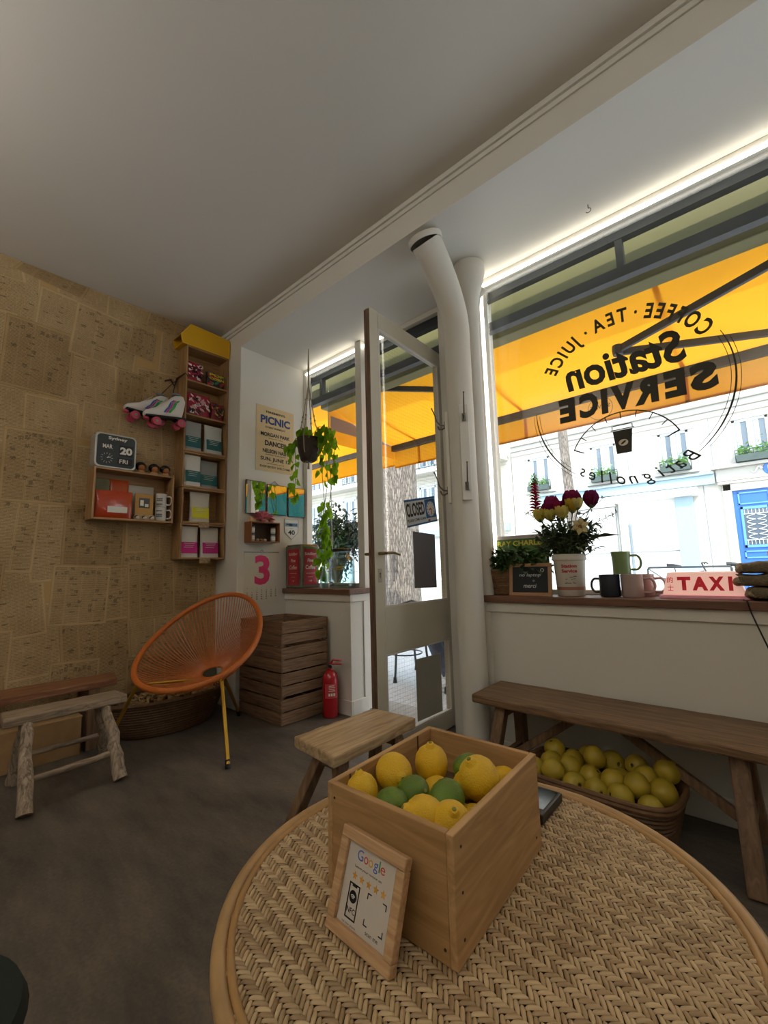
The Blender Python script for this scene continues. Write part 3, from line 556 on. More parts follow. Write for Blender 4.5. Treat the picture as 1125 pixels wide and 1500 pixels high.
# street tree trunk by the door
def bark():
    m = bpy.data.materials.new('tree_bark'); m.use_nodes = True; nt = m.node_tree; b = nt.nodes['Principled BSDF']; b.inputs['Roughness'].default_value = .9; L = nt.links.new
    tc = nt.nodes.new('ShaderNodeTexCoord'); mp = nt.nodes.new('ShaderNodeMapping'); mp.inputs['Scale'].default_value = (34, 34, 5)
    n = nt.nodes.new('ShaderNodeTexVoronoi'); n.feature = 'DISTANCE_TO_EDGE'; n.inputs['Scale'].default_value = 1.3
    n2 = nt.nodes.new('ShaderNodeTexNoise'); n2.inputs['Scale'].default_value = 2; n2.inputs['Detail'].default_value = 6
    ad = nt.nodes.new('ShaderNodeVectorMath'); ad.operation = 'ADD'
    L(tc.outputs['Object'], mp.inputs['Vector']); L(mp.outputs['Vector'], n2.inputs['Vector']); L(mp.outputs['Vector'], ad.inputs[0]); L(n2.outputs['Color'], ad.inputs[1]); L(ad.outputs[0], n.inputs['Vector'])
    r = nt.nodes.new('ShaderNodeValToRGB'); r.color_ramp.elements[0].color = lin('#4e463f'); r.color_ramp.elements[1].position = .28; r.color_ramp.elements[1].color = lin('#9a8f84')
    L(n.outputs['Distance'], r.inputs['Fac']); L(r.outputs['Color'], b.inputs['Base Color'])
    bp = nt.nodes.new('ShaderNodeBump'); bp.inputs['Strength'].default_value = .8; bp.inputs['Distance'].default_value = .03; L(n.outputs['Distance'], bp.inputs['Height']); L(bp.outputs['Normal'], b.inputs['Normal'])
    return m
M_bark = bark()
def trunk(name, label, x, y, r, h, lean=(0, 0), n=28, crown=None, jag=.06):
    t = thing(name, label, 'tree', (x, y, -.03), 'street trees'); mb = MB(); rg = random.Random(int(x * 100)); N = 26; ph = [rg.uniform(0, 6) for _ in range(6)]
    for i in range(N + 1):
        z = h * i / N; rr = r * (1 + .35 * math.exp(-z / .25) - .12 * z / h)
        for k in range(n):
            a = 2 * PI * k / n; q = rr * (1 + jag * (math.sin(3 * a + ph[0] + z) + .6 * math.sin(7 * a + ph[1] - z * 2) + .35 * math.sin(13 * a + ph[2] + z * 5)))
            mb.v.append((x + lean[0] * z + q * math.cos(a), y + lean[1] * z + q * math.sin(a), z - .03))
    for i in range(N):
        for k in range(n): l = (k + 1) % n; mb.f.append((i * n + k, i * n + l, (i + 1) * n + l, (i + 1) * n + k)); mb.m.append(0)
    tr = obj('trunk', mb, M_bark, t, smooth=True)
    if crown:
        cz, cr, nl = crown; mb = MB()
        for k in range(6):
            a = 2 * PI * k / 6 + rg.random(); mb.tube([(x + lean[0] * h, y, h - .3), (x + lean[0] * h + .4 * cr * math.cos(a), y + .4 * cr * math.sin(a), h + .5), (x + cr * .8 * math.cos(a), y + cr * .8 * math.sin(a), cz + .2)], [r * .4, r * .25, r * .08], 8)
        obj('branches', mb, M_bark, t, smooth=True); mb = MB()
        for k in range(nl):
            d = V((rg.gauss(0, 1), rg.gauss(0, 1), rg.gauss(0, 1))).normalized() * cr * rg.random() ** .4
            mb.leaf(V((x + lean[0] * h, y, cz)) + d, (rg.gauss(0, 1), rg.gauss(0, 1), rg.gauss(0, .6)), (0, 0, 1), .12, .07)
        obj('foliage', mb, M_leafd, t)
    return t
trunk('street_tree', 'thick grey-brown street tree trunk with cracked bark seen through the open glass door', -4.24, 5.05, .31, 4.6, (.0, 0), 40, (6.0, 1.6, 900))
trunk('street_tree', 'slender pale street tree trunk standing behind the bouquet', -3.02, 9.2, .10, 6.2, (-.03, 0), 16, (7.6, 1.5, 900), .04)

# potted olive tree outside the narrow window
ot = thing('potted_tree', 'bushy dark green potted tree on the pavement outside the narrow window', 'plant', (-3.72, 3.35, -.03)); rg = random.Random(5)
obj('planter', MB().lathe([(0, 0), (.17, 0), (.21, .40), (.225, .42), (.20, .42), (.19, .38), (0, .38)], (-3.72, 3.35, -.03), 28), mat('grey_planter', '#6f6f70', .7), ot, smooth=True)
mb = MB().tube([(-3.72, 3.35, .33), (-3.70, 3.35, .8), (-3.73, 3.36, 1.1)], [.028, .022, .018], 10)
brs = []
for k in range(80):
    p0 = V((-3.72, 3.35, rg.uniform(.75, 1.15))); d = V((rg.gauss(0, 1), rg.gauss(0, 1), rg.uniform(-.1, 1.4))).normalized(); p2 = V((-3.70, 3.35, 1.30)) + V((d.x * .34, d.y * .34, d.z * .42)) * rg.uniform(.6, 1.0)
    mid = (p0 + p2) / 2 + V((0, 0, .04)); mb.tube([p0, mid, p2], [.009, .006, .003], 5); brs.append((p0, mid, p2))
obj('branches', mb, mat('twig_brown', '#5b4a3a', .8), ot, smooth=True); mb = MB()
for p0, mid, p2 in brs:
    for q in range(34):
        t = rg.uniform(.25, 1.08); p = (mid + (p2 - mid) * (t * 2 - 1)) if t > .5 else (p0 + (mid - p0) * t * 2)
        mb.leaf(p + V((rg.gauss(0, .045), rg.gauss(0, .045), rg.gauss(0, .045))), (rg.gauss(0, 1), rg.gauss(0, 1), rg.gauss(.1, .7)), (0, 0, 1), rg.uniform(.05, .08), .032)
obj('foliage', mb, mat('olive_foliage', '#33473a', .5, var=.4, vscale=15), ot)

# the building across the street
M_stone = mat('pale_limestone', '#c9c4b8', .85, var=.05, vscale=3); M_stone2 = mat('limestone_trim', '#b3afa6', .85); M_shut = mat('window_joinery', '#c9ced2', .6); M_dglass = mat('dark_pane', '#56626e', .12, spec=.8)
M_band = mat('blue_grey_fascia', '#94a9b4', .7); M_rail = mat('balcony_iron', '#3d4754', .5); M_box = mat('window_box', '#42504c', .7); M_blue = mat('blue_door_paint', '#2f68b4', .45)
Y0 = 14.0
def win(root, x0, x1, z0, z1, flowers=True, lights=2):
    w = obj('window', MB().box(x0 - .12, x0, Y0 - .07, Y0, z0 - .04, z1 + .12).box(x1, x1 + .12, Y0 - .07, Y0, z0 - .04, z1 + .12).box(x0 - .12, x1 + .12, Y0 - .09, Y0, z1, z1 + .14).box(x0 - .16, x1 + .16, Y0 - .13, Y0, z0 - .09, z0 - .02), M_stone2, root, bevel=.01)
    obj('pane', MB().box(x0, x1, Y0 - .022, Y0 - .004, z0, z1), M_dglass, w)
    mb = MB().box(x0, x0 + .06, Y0 - .05, Y0 - .01, z0, z1).box(x1 - .06, x1, Y0 - .05, Y0 - .01, z0, z1).box(x0, x1, Y0 - .05, Y0 - .01, z1 - .06, z1).box(x0, x1, Y0 - .05, Y0 - .01, z0, z0 + .1)
    xm = (x0 + x1) / 2; mb.box(xm - .06, xm + .06, Y0 - .055, Y0 - .01, z0, z1); obj('sash', mb, M_shut, w)
    cur = MB()
    for q in range(2): cur.box(x0 + .07 + q * (x1 - x0) / 2, x0 + .07 + q * (x1 - x0) / 2 + .10, Y0 - .030, Y0 - .0225, z0 + .1, z1 - .06)
    obj('curtain', cur, mat('pale_curtain', '#aebfca', .8), w)
    if flowers:
        obj('window_box', MB().box(x0 + .02, x1 - .02, Y0 - .30, Y0 - .12, z0 - .02, z0 + .14), M_box, w)
        mb = MB(); rg = random.Random(int(x0 * 37))
        for k in range(110): mb.leaf((rg.uniform(x0 + .05, x1 - .05), Y0 - .21 + rg.gauss(0, .05), z0 + .13 + abs(rg.gauss(0, .13))), (rg.gauss(0, 1), rg.gauss(0, 1), rg.gauss(.4, .6)), (0, 0, 1), .10, .06)
        obj('window_box_plants', mb, mat('bright_foliage', '#6f9a4e', .6, var=.3), w)
    mb = MB()
    for k in range(9): mb.tube([(x0 + (x1 - x0) * k / 8, Y0 - .11, z0 - .02), (x0 + (x1 - x0) * k / 8, Y0 - .11, z0 + .30)], .008, 5)
    mb.tube([(x0, Y0 - .11, z0 + .30), (x1, Y0 - .11, z0 + .30)], .012, 6); obj('window_rail', mb, M_rail, w)
    return w
def railing(root, x0, x1, z0, y):
    mb = MB()
    for zz in (z0 + .05, z0 + .42, z0 + .95): mb.tube([(x0, y, zz), (x1, y, zz)], .016, 6)
    n = int((x1 - x0) / .16)
    for k in range(n + 1):
        x = x0 + (x1 - x0) * k / n; mb.tube([(x, y, z0 + .03), (x, y, z0 + .95)], .009, 5)
        if k < n:
            c = (x + .08, y, z0 + .66); mb.tube([(c[0] + .07 * math.cos(a), y, c[2] + .16 * math.sin(a)) for a in [PI * q / 5 for q in range(10)]], .008, 4, closed=True)
    return obj('balcony_railing', mb, M_rail, root)
b1 = thing('apartment_building', 'pale stone apartment building across the street with blue double door', 'building', (0, Y0, 0), 'buildings across the street')
obj('wall', MB().box(-6.55, 6.5, Y0, Y0 + .4, -.1, 9.5), M_stone, b1)
obj('cornice', MB().box(-6.55, 6.5, Y0 - .10, Y0, 4.86, 5.02).box(-6.55, 6.5, Y0 - .18, Y0, 5.02, 5.12).box(-6.55, 6.5, Y0 - .05, Y0, 4.70, 4.86), M_stone2, b1, bevel=.02)
obj('fascia', MB().box(-5.6, -1.05, Y0 - .14, Y0, 2.95, 3.20).box(-5.6, -1.05, Y0 - .20, Y0, 3.20, 3.26), M_band, b1, bevel=.01)
mb = MB()
for x in (-4.75, -3.0, -1.05, .95): mb.box(x - .012, x + .012, Y0 - .006, Y0, 3.3, 4.68)
mb.box(-1.32, -1.30, Y0 - .006, Y0, 0, 2.95); obj('joint_line', mb, mat('joint_grey', '#8b8f92', .8), b1)
for x0 in (-5.95, -3.98, -2.20, -.58, 1.3, 3.1, 4.9): win(b1, x0, x0 + .70, 3.42, 4.50)
for x0 in (-3.98, -2.20, -.58, 1.3, 3.1): win(b1, x0, x0 + .70, 5.5, 7.1, False)
# closed shop front
sf = obj('shopfront', MB().box(-5.45, -1.42, Y0 - .10, Y0, .0, .55).box(-5.45, -3.42, Y0 - .10, Y0, .55, .68), M_stone2, b1, bevel=.01)
obj('blind', MB().box(-5.4, -3.45, Y0 - .06, Y0, .6, 2.62).box(-3.35, -1.95, Y0 - .06, Y0, .5, 2.70), mat('white_blind', '#dddcd6', .8), sf)
obj('blind_box', MB().box(-3.40, -1.42, Y0 - .35, Y0, 2.70, 2.90).box(-5.45, -3.42, Y0 - .16, Y0, 2.64, 2.92), mat('white_awning_box', '#e9e8e2', .7), sf, bevel=.01)
obj('pilaster', MB().box(-1.95, -1.55, Y0 - .18, Y0, 0, 2.70), M_band, sf, bevel=.01)
mb = MB()
for x in (-4.43, -3.40): mb.box(x - .015, x + .015, Y0 - .075, Y0 - .05, .55, 2.65)
mb.box(-5.4, -1.95, Y0 - .075, Y0 - .05, 1.28, 1.31); obj('glazing_bar', mb, mat('joint_grey', '#8b8f92', .8), sf)
# blue door
dr = obj('street_door', MB().box(-.74, .86, Y0 - .05, Y0, -.04, 2.72), M_blue, b1)
obj('door_surround', MB().box(-.92, -.74, Y0 - .12, Y0, -.04, 2.90).box(.86, 1.04, Y0 - .12, Y0, -.04, 2.90).box(-.92, 1.04, Y0 - .12, Y0, 2.72, 2.90).box(-1.0, 1.12, Y0 - .17, Y0, 2.90, 2.96), M_stone, b1, bevel=.015)
M_blue2 = mat('light_blue_moulding', '#5b93d6', .45)
for q, x0 in enumerate((-.74, .06)):
    for z0, z1 in ((2.36, 2.66), (1.04, 1.22), (.12, .90)):
        mb = MB()
        for a in ((x0 + .10, x0 + .70, z0, z0 + .03), (x0 + .10, x0 + .70, z1 - .03, z1), (x0 + .10, x0 + .13, z0, z1), (x0 + .67, x0 + .70, z0, z1)): mb.box(a[0], a[1], Y0 - .075, Y0 - .05, a[2], a[3])
        obj('door_panel', mb, M_blue2, dr)
    gr = obj('door_window', MB().box(x0 + .17, x0 + .63, Y0 - .06, Y0 - .05, 1.36, 2.24), M_dglass, dr)
mb = MB()
for x0 in (-.74, .06):
    for a in ((x0 + .12, x0 + .68, 1.30, 1.36), (x0 + .12, x0 + .68, 2.24, 2.30), (x0 + .12, x0 + .17, 1.30, 2.30), (x0 + .63, x0 + .68, 1.30, 2.30)): mb.box(a[0], a[1], Y0 - .085, Y0 - .05, a[2], a[3])
obj('window_moulding', mb, M_blue2, dr)
mb = MB()
for x0 in (-.74, .06):
    for k in range(7): x = x0 + .19 + k * .07; mb.tube([(x, Y0 - .075, 1.37), (x, Y0 - .075, 1.48)], .006, 4); mb.tube([(x, Y0 - .075, 2.12), (x, Y0 - .075, 2.23)], .006, 4)
    for zz in (1.48, 2.12): mb.tube([(x0 + .17, Y0 - .075, zz), (x0 + .63, Y0 - .075, zz)], .008, 4)
    for k in range(5):
        for s_ in (-1, 1): mb.tube([(x0 + .40 + s_ * (.02 + .16 * math.sin(a)), Y0 - .075, 1.50 + .12 * k + .12 * a / PI) for a in [PI * q / 8 for q in range(9)]], .007, 4)
obj('door_grille', mb, mat('white_grille', '#d9dfe4', .5), dr)
obj('door_gap', MB().box(.05, .07, Y0 - .085, Y0 - .05, .0, 2.70), mat('dark_blue', '#1d4278', .5), dr)
obj('lintel', MB().box(-1.02, 1.14, Y0 - .10, Y0, 2.98, 3.30).box(-1.10, 1.22, Y0 - .22, Y0, 3.30, 3.38), M_stone2, b1, bevel=.015)
mb = MB().lathe([(0, 0), (.15, 0), (.16, -.02)], (.06, Y0 - .12, 3.18), 24, (0, -1, 0), sy=1); pq = obj('number_plaque', mb, M_blue, b1)
mb = MB(); text(mb, '11', (.06, Y0 - .142, 3.18), (1, 0, 0), (0, 0, 1), .13, .13, bold=.03); obj('number', mb, M_paper, pq)
mb = MB(); 
for s_ in (-1, 1): mb.tube([(.06 + s_ * (.17 + .20 * t), Y0 - .12, 3.18 + .07 * math.sin(t * 6)) for t in [q / 10 for q in range(11)]], [.03 - .02 * q / 10 for q in range(11)], 6)
obj('scroll_ornament', mb, M_stone, b1, smooth=True)
# neighbouring building, further left
b2 = thing('apartment_building', 'cream rusticated apartment building with long iron balcony, left of the slim tree', 'building', (-11, Y0, 0), 'buildings across the street')
mb = MB().box(-26, -6.6, Y0 + .05, Y0 + .5, -.1, 9.5)
obj('wall', mb, mat('cream_stone', '#cfc8b8', .85, var=.05, vscale=3), b2)
mb = MB()
for k in range(12): mb.box(-26, -6.6, Y0 + .042, Y0 + .05, 1.2 + k * .30, 1.225 + k * .30)
obj('course_line', mb, M_stone2, b2)
obj('balcony', MB().box(-26, -6.7, Y0 - .65, Y0 + .05, 4.62, 4.80), M_stone2, b2, bevel=.02)
railing(b2, -14.5, -6.75, 4.80, Y0 - .60)
for x in (-7.2, -9.3, -11.4, -13.5): obj('bracket', MB().prism([(x - .1, Y0 + .05, 4.62), (x - .1, Y0 - .55, 4.62), (x - .1, Y0 - .42, 4.40), (x - .1, Y0 - .15, 4.30), (x - .1, Y0 + .05, 4.0)], (.2, 0, 0)), M_stone, b2, bevel=.015)
for x0 in (-8.4, -10.5, -12.6, -15, -17.4, -19.8, -22): win(b2, x0, x0 + .78, 2.95, 4.20, False); win(b2, x0, x0 + .78, 4.95, 6.9, False)
obj('fascia', MB().box(-26, -6.75, Y0 - .10, Y0 + .05, 2.20, 2.48), M_band, b2, bevel=.01)
obj('shop_glazing', MB().box(-16.0, -7.0, Y0 + .03, Y0 + .05, .5, 2.1), mat('pale_shop_glass', '#c5d3da', .2), b2)
b3 = thing('apartment_building', 'green shopfront building far right across the street, seen only in the wall mirrors', 'building', (14, Y0, 0), 'buildings across the street')
obj('wall', MB().box(6.6, 24, Y0, Y0 + .4, -.1, 9.5), mat('teal_shop_paint', '#0b3330', .9, spec=.02), b3)
obj('plinth', MB().box(6.6, 24, Y0 - .1, Y0, -.1, 2.0), mat('dark_teal_paint', '#082020', .9, spec=.02), b3)

# bicycles and a rail by the far pavement
M_tyre = mat('tyre_rubber', '#3a3f46', .7)
def bicycle(label, x, y, m, rz=0, s=1.0):
    t = thing('bicycle', label, 'bicycle', (x, y, -.04), 'bicycles parked across the street'); a = V((x, y, -.04))
    def p(u, v, w=0): return a + V((u, w, v)) * s
    for ux in (-.52, .52):
        w = obj('wheel', MB().tube([p(ux + .33 * math.cos(q), .34 + .33 * math.sin(q)) for q in [2 * PI * k / 28 for k in range(28)]], .018, 6, closed=True), M_tyre, t, smooth=True)
        mb = MB()
        for k in range(10): q = k * PI / 5; mb.tube([p(ux, .34), p(ux + .32 * math.cos(q), .34 + .32 * math.sin(q))], .0025, 4)
        mb.tube([p(ux, .34, -.04), p(ux, .34, .04)], .02, 8); obj('spokes', mb, M_steel, w)
    mb = MB()
    for A, B in (((-.10, .30), (-.20, .78)), ((-.10, .30), (.36, .72)), ((-.18, .70), (.33, .82)), ((-.10, .30), (-.52, .34)), ((-.18, .70), (-.52, .34)), ((.34, .88), (.52, .34))): mb.tube([p(*A), p(*B)], .017, 8)
    obj('frame', mb, m, t, smooth=True)
    obj('handlebar', MB().tube([p(.34, .86), p(.30, 1.0)], .014, 8).tube([p(.38, .98, -.28), p(.36, 1.01, -.12), p(.30, 1.0, 0), p(.36, 1.01, .12), p(.38, .98, .28)], .013, 8), M_dark, t, smooth=True)
    obj('saddle', MB().tube([p(-.20, .78), p(-.22, .93)], .012, 8).tube([p(-.36, .95), p(-.24, .955), p(-.08, .93)], [.06, .045, .02], 10), M_dark, t, smooth=True)
    obj('crank', MB().tube([p(-.10, .30, -.05), p(-.10, .30, .05)], .06, 14).tube([p(-.10, .30, .06), p(-.02, .16, .06)], .012, 6).tube([p(-.10, .30, -.06), p(-.18, .44, -.06)], .012, 6), M_steel, t, smooth=True)
bicycle('dark bicycle parked across the street, left of the pair, seen above the TAXI light', -1.62, 12.0, M_iron)
bicycle('blue-grey bicycle parked across the street, right of the pair, before the blue door', -.55, 12.35, mat('bike_blue', '#4f6f94', .4))
rk = thing('bicycle_rail', 'thin metal hoop railing in front of the bicycles across the street', 'railing', (-1.5, 11.6, -.04))
obj('hoop', MB().tube([(-2.30, 11.6, -.04), (-2.30, 11.6, .84), (-2.28, 11.6, .88), (-.80, 11.6, .88), (-.78, 11.6, .84), (-.78, 11.6, -.04)], .022, 8), M_iron, rk, smooth=True)
obj('brace', MB().tube([(-2.29, 11.6, .86), (-1.6, 11.6, .30), (-.80, 11.6, .30)], .014, 6), M_iron, rk, smooth=True)
tag(obj('bollard', MB().lathe([(0, 0), (.05, 0), (.045, .05), (.035, .1), (.032, 1.9), (.045, 1.95), (.02, 2.02), (0, 2.04)], (-2.42, 10.9, -.14), 14), mat('bollard_grey', '#7d868c', .6), loc=(-2.42, 10.9, -.14), smooth=True), 'thin grey metal post on the far kerb, right of the bouquet', 'post')

# café chair and the customer sitting outside
def cafe_chair(label, x, y, rz):
    t = thing('cafe_chair', label, 'chair', (x, y, -.03), 'black café chairs on the pavement'); a = V((x, y, -.03)); c, s = math.cos(rz), math.sin(rz)
    def p(u, v, w): return a + V((u * c - v * s, u * s + v * c, w))
    obj('seat', MB().lathe([(0, .0), (.19, 0), (.20, .012), (.19, .024), (0, .024)], p(0, 0, .44), 24), M_iron, t, smooth=True)
    for u, v in ((.15, .14), (.15, -.14), (-.15, .14), (-.15, -.14)):
        l = obj('leg', MB().tube([p(u, v, .44), p(u * 1.1, v * 1.1, .22), p(u * 1.35, v * 1.3, .015)], .011, 8), M_iron, t, smooth=True)
        obj('foot', MB().lathe([(0, 0), (.02, 0), (.014, .05), (0, .05)], p(u * 1.35, v * 1.3, 0), 10), M_dark, l, smooth=True)
    obj('leg_ring', MB().tube([p(.16 * math.cos(q), .16 * math.sin(q), .22) for q in [2 * PI * k / 20 for k in range(20)]], .007, 6, closed=True), M_iron, t, smooth=True)
    obj('backrest', MB().tube([p(-.15, .14, .44), p(-.19, .17, .60), p(-.20, .10, .70), p(-.21, 0, .73), p(-.20, -.10, .70), p(-.19, -.17, .60), p(-.15, -.14, .44)], .011, 8).tube([p(-.19, -.16, .58), p(-.20, 0, .59), p(-.19, .16, .58)], .008, 6), M_iron, t, smooth=True)
cafe_chair('empty black metal café chair outside, seen through the lower door pane', -2.82, 3.42, 2.6)
cafe_chair('black metal café chair outside with the customer sitting on it', -1.98, 3.34, PI + .05)
def person():
    t = thing('person', 'person in dark trousers and pale trainers sitting on a café chair outside the door', 'person', (-1.98, 3.34, -.03))
    J = {'pel': (-1.99, 3.34, .51), 'sp': (-1.96, 3.34, .70), 'ch': (-1.94, 3.34, .92), 'nk': (-1.95, 3.34, 1.07), 'hd': (-1.97, 3.34, 1.16), 'ht': (-1.975, 3.34, 1.27),
         'hl': (-2.03, 3.43, .49), 'kl': (-2.42, 3.45, .52), 'al': (-2.30, 3.47, .08), 'hr': (-2.03, 3.25, .49), 'kr': (-2.41, 3.22, .51), 'ar': (-2.17, 3.20, .08),
         'sl': (-1.94, 3.50, 1.01), 'el': (-2.03, 3.56, .76), 'wl': (-2.24, 3.48, .66), 'sr': (-1.94, 3.18, 1.01), 'er': (-2.03, 3.13, .76), 'wr': (-2.24, 3.22, .66)}
    E = [('pel', 'sp'), ('sp', 'ch'), ('ch', 'nk'), ('nk', 'hd'), ('hd', 'ht'), ('pel', 'hl'), ('hl', 'kl'), ('kl', 'al'), ('pel', 'hr'), ('hr', 'kr'), ('kr', 'ar'), ('ch', 'sl'), ('sl', 'el'), ('el', 'wl'), ('ch', 'sr'), ('sr', 'er'), ('er', 'wr')]
    R_ = dict(pel=.115, sp=.11, ch=.125, nk=.05, hd=.085, ht=.062, hl=.085, kl=.058, al=.038, hr=.085, kr=.058, ar=.038, sl=.052, el=.038, wl=.026, sr=.052, er=.038, wr=.026)
    for sd in ('l', 'r'):
        w = V(J['w' + sd]); sg = 1 if sd == 'l' else -1
        J['p' + sd] = tuple(w + V((-.06, 0, -.02))); R_['p' + sd] = .020; E.append(('w' + sd, 'p' + sd))
        for k, (off, ln) in enumerate(((-.028, .06), (-.010, .072), (.010, .068), (.028, .052))):
            J[f'f{sd}{k}'] = tuple(w + V((-.085, off, -.035))); J[f'g{sd}{k}'] = tuple(w + V((-.085 - ln * .6, off * 1.1, -.035 - ln * .6))); R_[f'f{sd}{k}'] = .009; R_[f'g{sd}{k}'] = .008; E += [('p' + sd, f'f{sd}{k}'), (f'f{sd}{k}', f'g{sd}{k}')]
        J['t' + sd] = tuple(w + V((-.06, -sg * .045, -.03))); R_['t' + sd] = .009; E.append(('w' + sd, 't' + sd))
    names = list(J); me = bpy.data.meshes.new('body'); b = V((-1.98, 3.34, -.03)); me.from_pydata([tuple(V(J[n]) - b) for n in names], [(names.index(a), names.index(c)) for a, c in E], [])
    o = bpy.data.objects.new('body', me); COL.objects.link(o); o.parent = t; me.materials.append(mat('skin', '#c99a7c', .5, sub=.1)); ORG[o.name] = b
    sk = o.modifiers.new('skin', 'SKIN'); o.modifiers.new('sub', 'SUBSURF').render_levels = 2
    for i, n in enumerate(names): me.skin_vertices[0].data[i].radius = (R_[n], R_[n]); me.skin_vertices[0].data[i].use_root = n == 'pel'
    tr = MB(); 
    for sd in ('l', 'r'): tr.tube([V(J['pel']) + V((.03, 0, 0)), J['h' + sd], V(J['h' + sd]) * .5 + V(J['k' + sd]) * .5, J['k' + sd], V(J['k' + sd]) * .5 + V(J['a' + sd]) * .5, V(J['a' + sd]) + V((0, 0, .04))], [.12, .11, .09, .078, .064, .062], 18)
    obj('trousers', tr, mat('dark_patterned_trousers', '#3f4252', .8, var=.5, vscale=35), t, smooth=True)
    sh = MB().tube([V(J['pel']) + V((0, 0, -.02)), J['sp'], V(J['ch']) - V((0, 0, .04)), V(J['ch']) + V((0, 0, .07)), V(J['nk']) - V((0, 0, .01))], [.135, .13, .15, .12, .06], 20)
    for sd in ('l', 'r'): sh.tube([J['ch'], J['s' + sd], J['e' + sd], V(J['e' + sd]) * .4 + V(J['w' + sd]) * .6], [.09, .068, .052, .042], 14)
    obj('jacket', sh, mat('dark_jacket', '#2e2f36', .8), t, smooth=True)
    obj('hair', MB().ball((-1.955, 3.34, 1.21), .092, 20, .10), mat('brown_hair', '#33241a', .7, bump=.5), t, smooth=True)
    fx = -2.05
    fc = MB().tube([(-2.045, 3.34, 1.19), (-2.072, 3.34, 1.168), (-2.05, 3.34, 1.155)], [.007, .012, .006], 8); obj('nose', fc, mat('skin', '#c99a7c', .5), t, smooth=True)
    for y in (3.31, 3.37): obj('eye', MB().ball((-2.045, y, 1.20), .010, 8), M_dark, t, smooth=True)
    obj('mouth', MB().tube([(-2.05, 3.315, 1.125), (-2.058, 3.34, 1.122), (-2.05, 3.365, 1.125)], .005, 6), mat('lips', '#a0605a', .5), t, smooth=True)
    for sd, dy in (('l', .01), ('r', 0)):
        a = V(J['a' + sd]); s_ = MB().tube([a + V((.04, 0, -.06)), a + V((-.02, 0, -.055)), a + V((-.12, 0, -.065)), a + V((-.19, 0, -.078))], [.040, .046, .040, .022], 14)
        so = obj('shoe', s_, mat('pale_trainer', '#d9d6d2', .6), t, smooth=True)
        obj('sole', MB().tube([a + V((.06, 0, -.098)), a + V((-.10, 0, -.098)), a + V((-.21, 0, -.098))], [.030, .036, .02], 10), M_paper, so, smooth=True)
person()
# ------------------------------------------------------------------ inside: shelves on the newspaper wall
XS = -3.28; YP, XP = V((0, 1, 0)), V((1, 0, 0)); ZP = V((0, 0, 1))
def wine_box(label, y0, y1, z0, z1, shelves=(), group=None):
    t = thing('wall_box_shelf', label, 'shelf', (-3.35, (y0 + y1) / 2, z0), group); th = .013; xb = -3.424
    obj('back_panel', MB().box(xb, xb + .006, y0 + th, y1 - th, z0 + th, z1 - th), M_wine, t)
    for a, b in ((y0, y0 + th), (y1 - th, y1)): obj('side_panel', MB().box(xb, XS, a, b, z0, z1), wood('box_side_wood', '#8a6743', '#b18c5e', .6, 2, 1), t, bevel=.0015)
    for a, b in ((z0, z0 + th), (z1 - th, z1)): obj('top_panel' if a > z0 else 'bottom_panel', MB().box(xb, XS, y0 + th, y1 - th, a, b), M_wine, t, bevel=.0015)
    for z in shelves: obj('inner_shelf', MB().box(xb + .006, XS, y0 + th, y1 - th, z - .006, z + .006), M_wine, t, bevel=.001)
    return t
g = 'wooden box shelves in the tall column'
wine_box('tall wooden box shelf with two inner shelves at the top of the column', 1.408, 1.763, 1.937, 2.785, (2.503, 2.228), g)
wine_box('wooden box shelf of the column holding one white and one grey teal-labelled bag', 1.406, 1.760, 1.657, 1.934, (), g)
wine_box('wooden box shelf of the column holding the single yellow-labelled bag', 1.408, 1.760, 1.384, 1.654, (), g)
wine_box('lowest wooden box shelf of the column, holding two pink-labelled bags', 1.404, 1.758, 1.113, 1.381, (), g)
wine_box('wide wooden box shelf under the flip clock, holding mugs and orange packets', .835, 1.350, 1.374, 1.722)
def loft(mb, rings, cap=True, mi=0):
    n = len(rings[0]); b = len(mb.v)
    for r in rings: mb.v += [tuple(p) for p in r]
    for i in range(len(rings) - 1):
        for k in range(n): l = (k + 1) % n; mb.f.append((b + i * n + k, b + i * n + l, b + (i + 1) * n + l, b + (i + 1) * n + k)); mb.m.append(mi)
    if cap: mb.f.append(tuple(b + k for k in range(n))[::-1]); mb.f.append(tuple(b + (len(rings) - 1) * n + k for k in range(n))); mb.m += [mi, mi]
    return mb
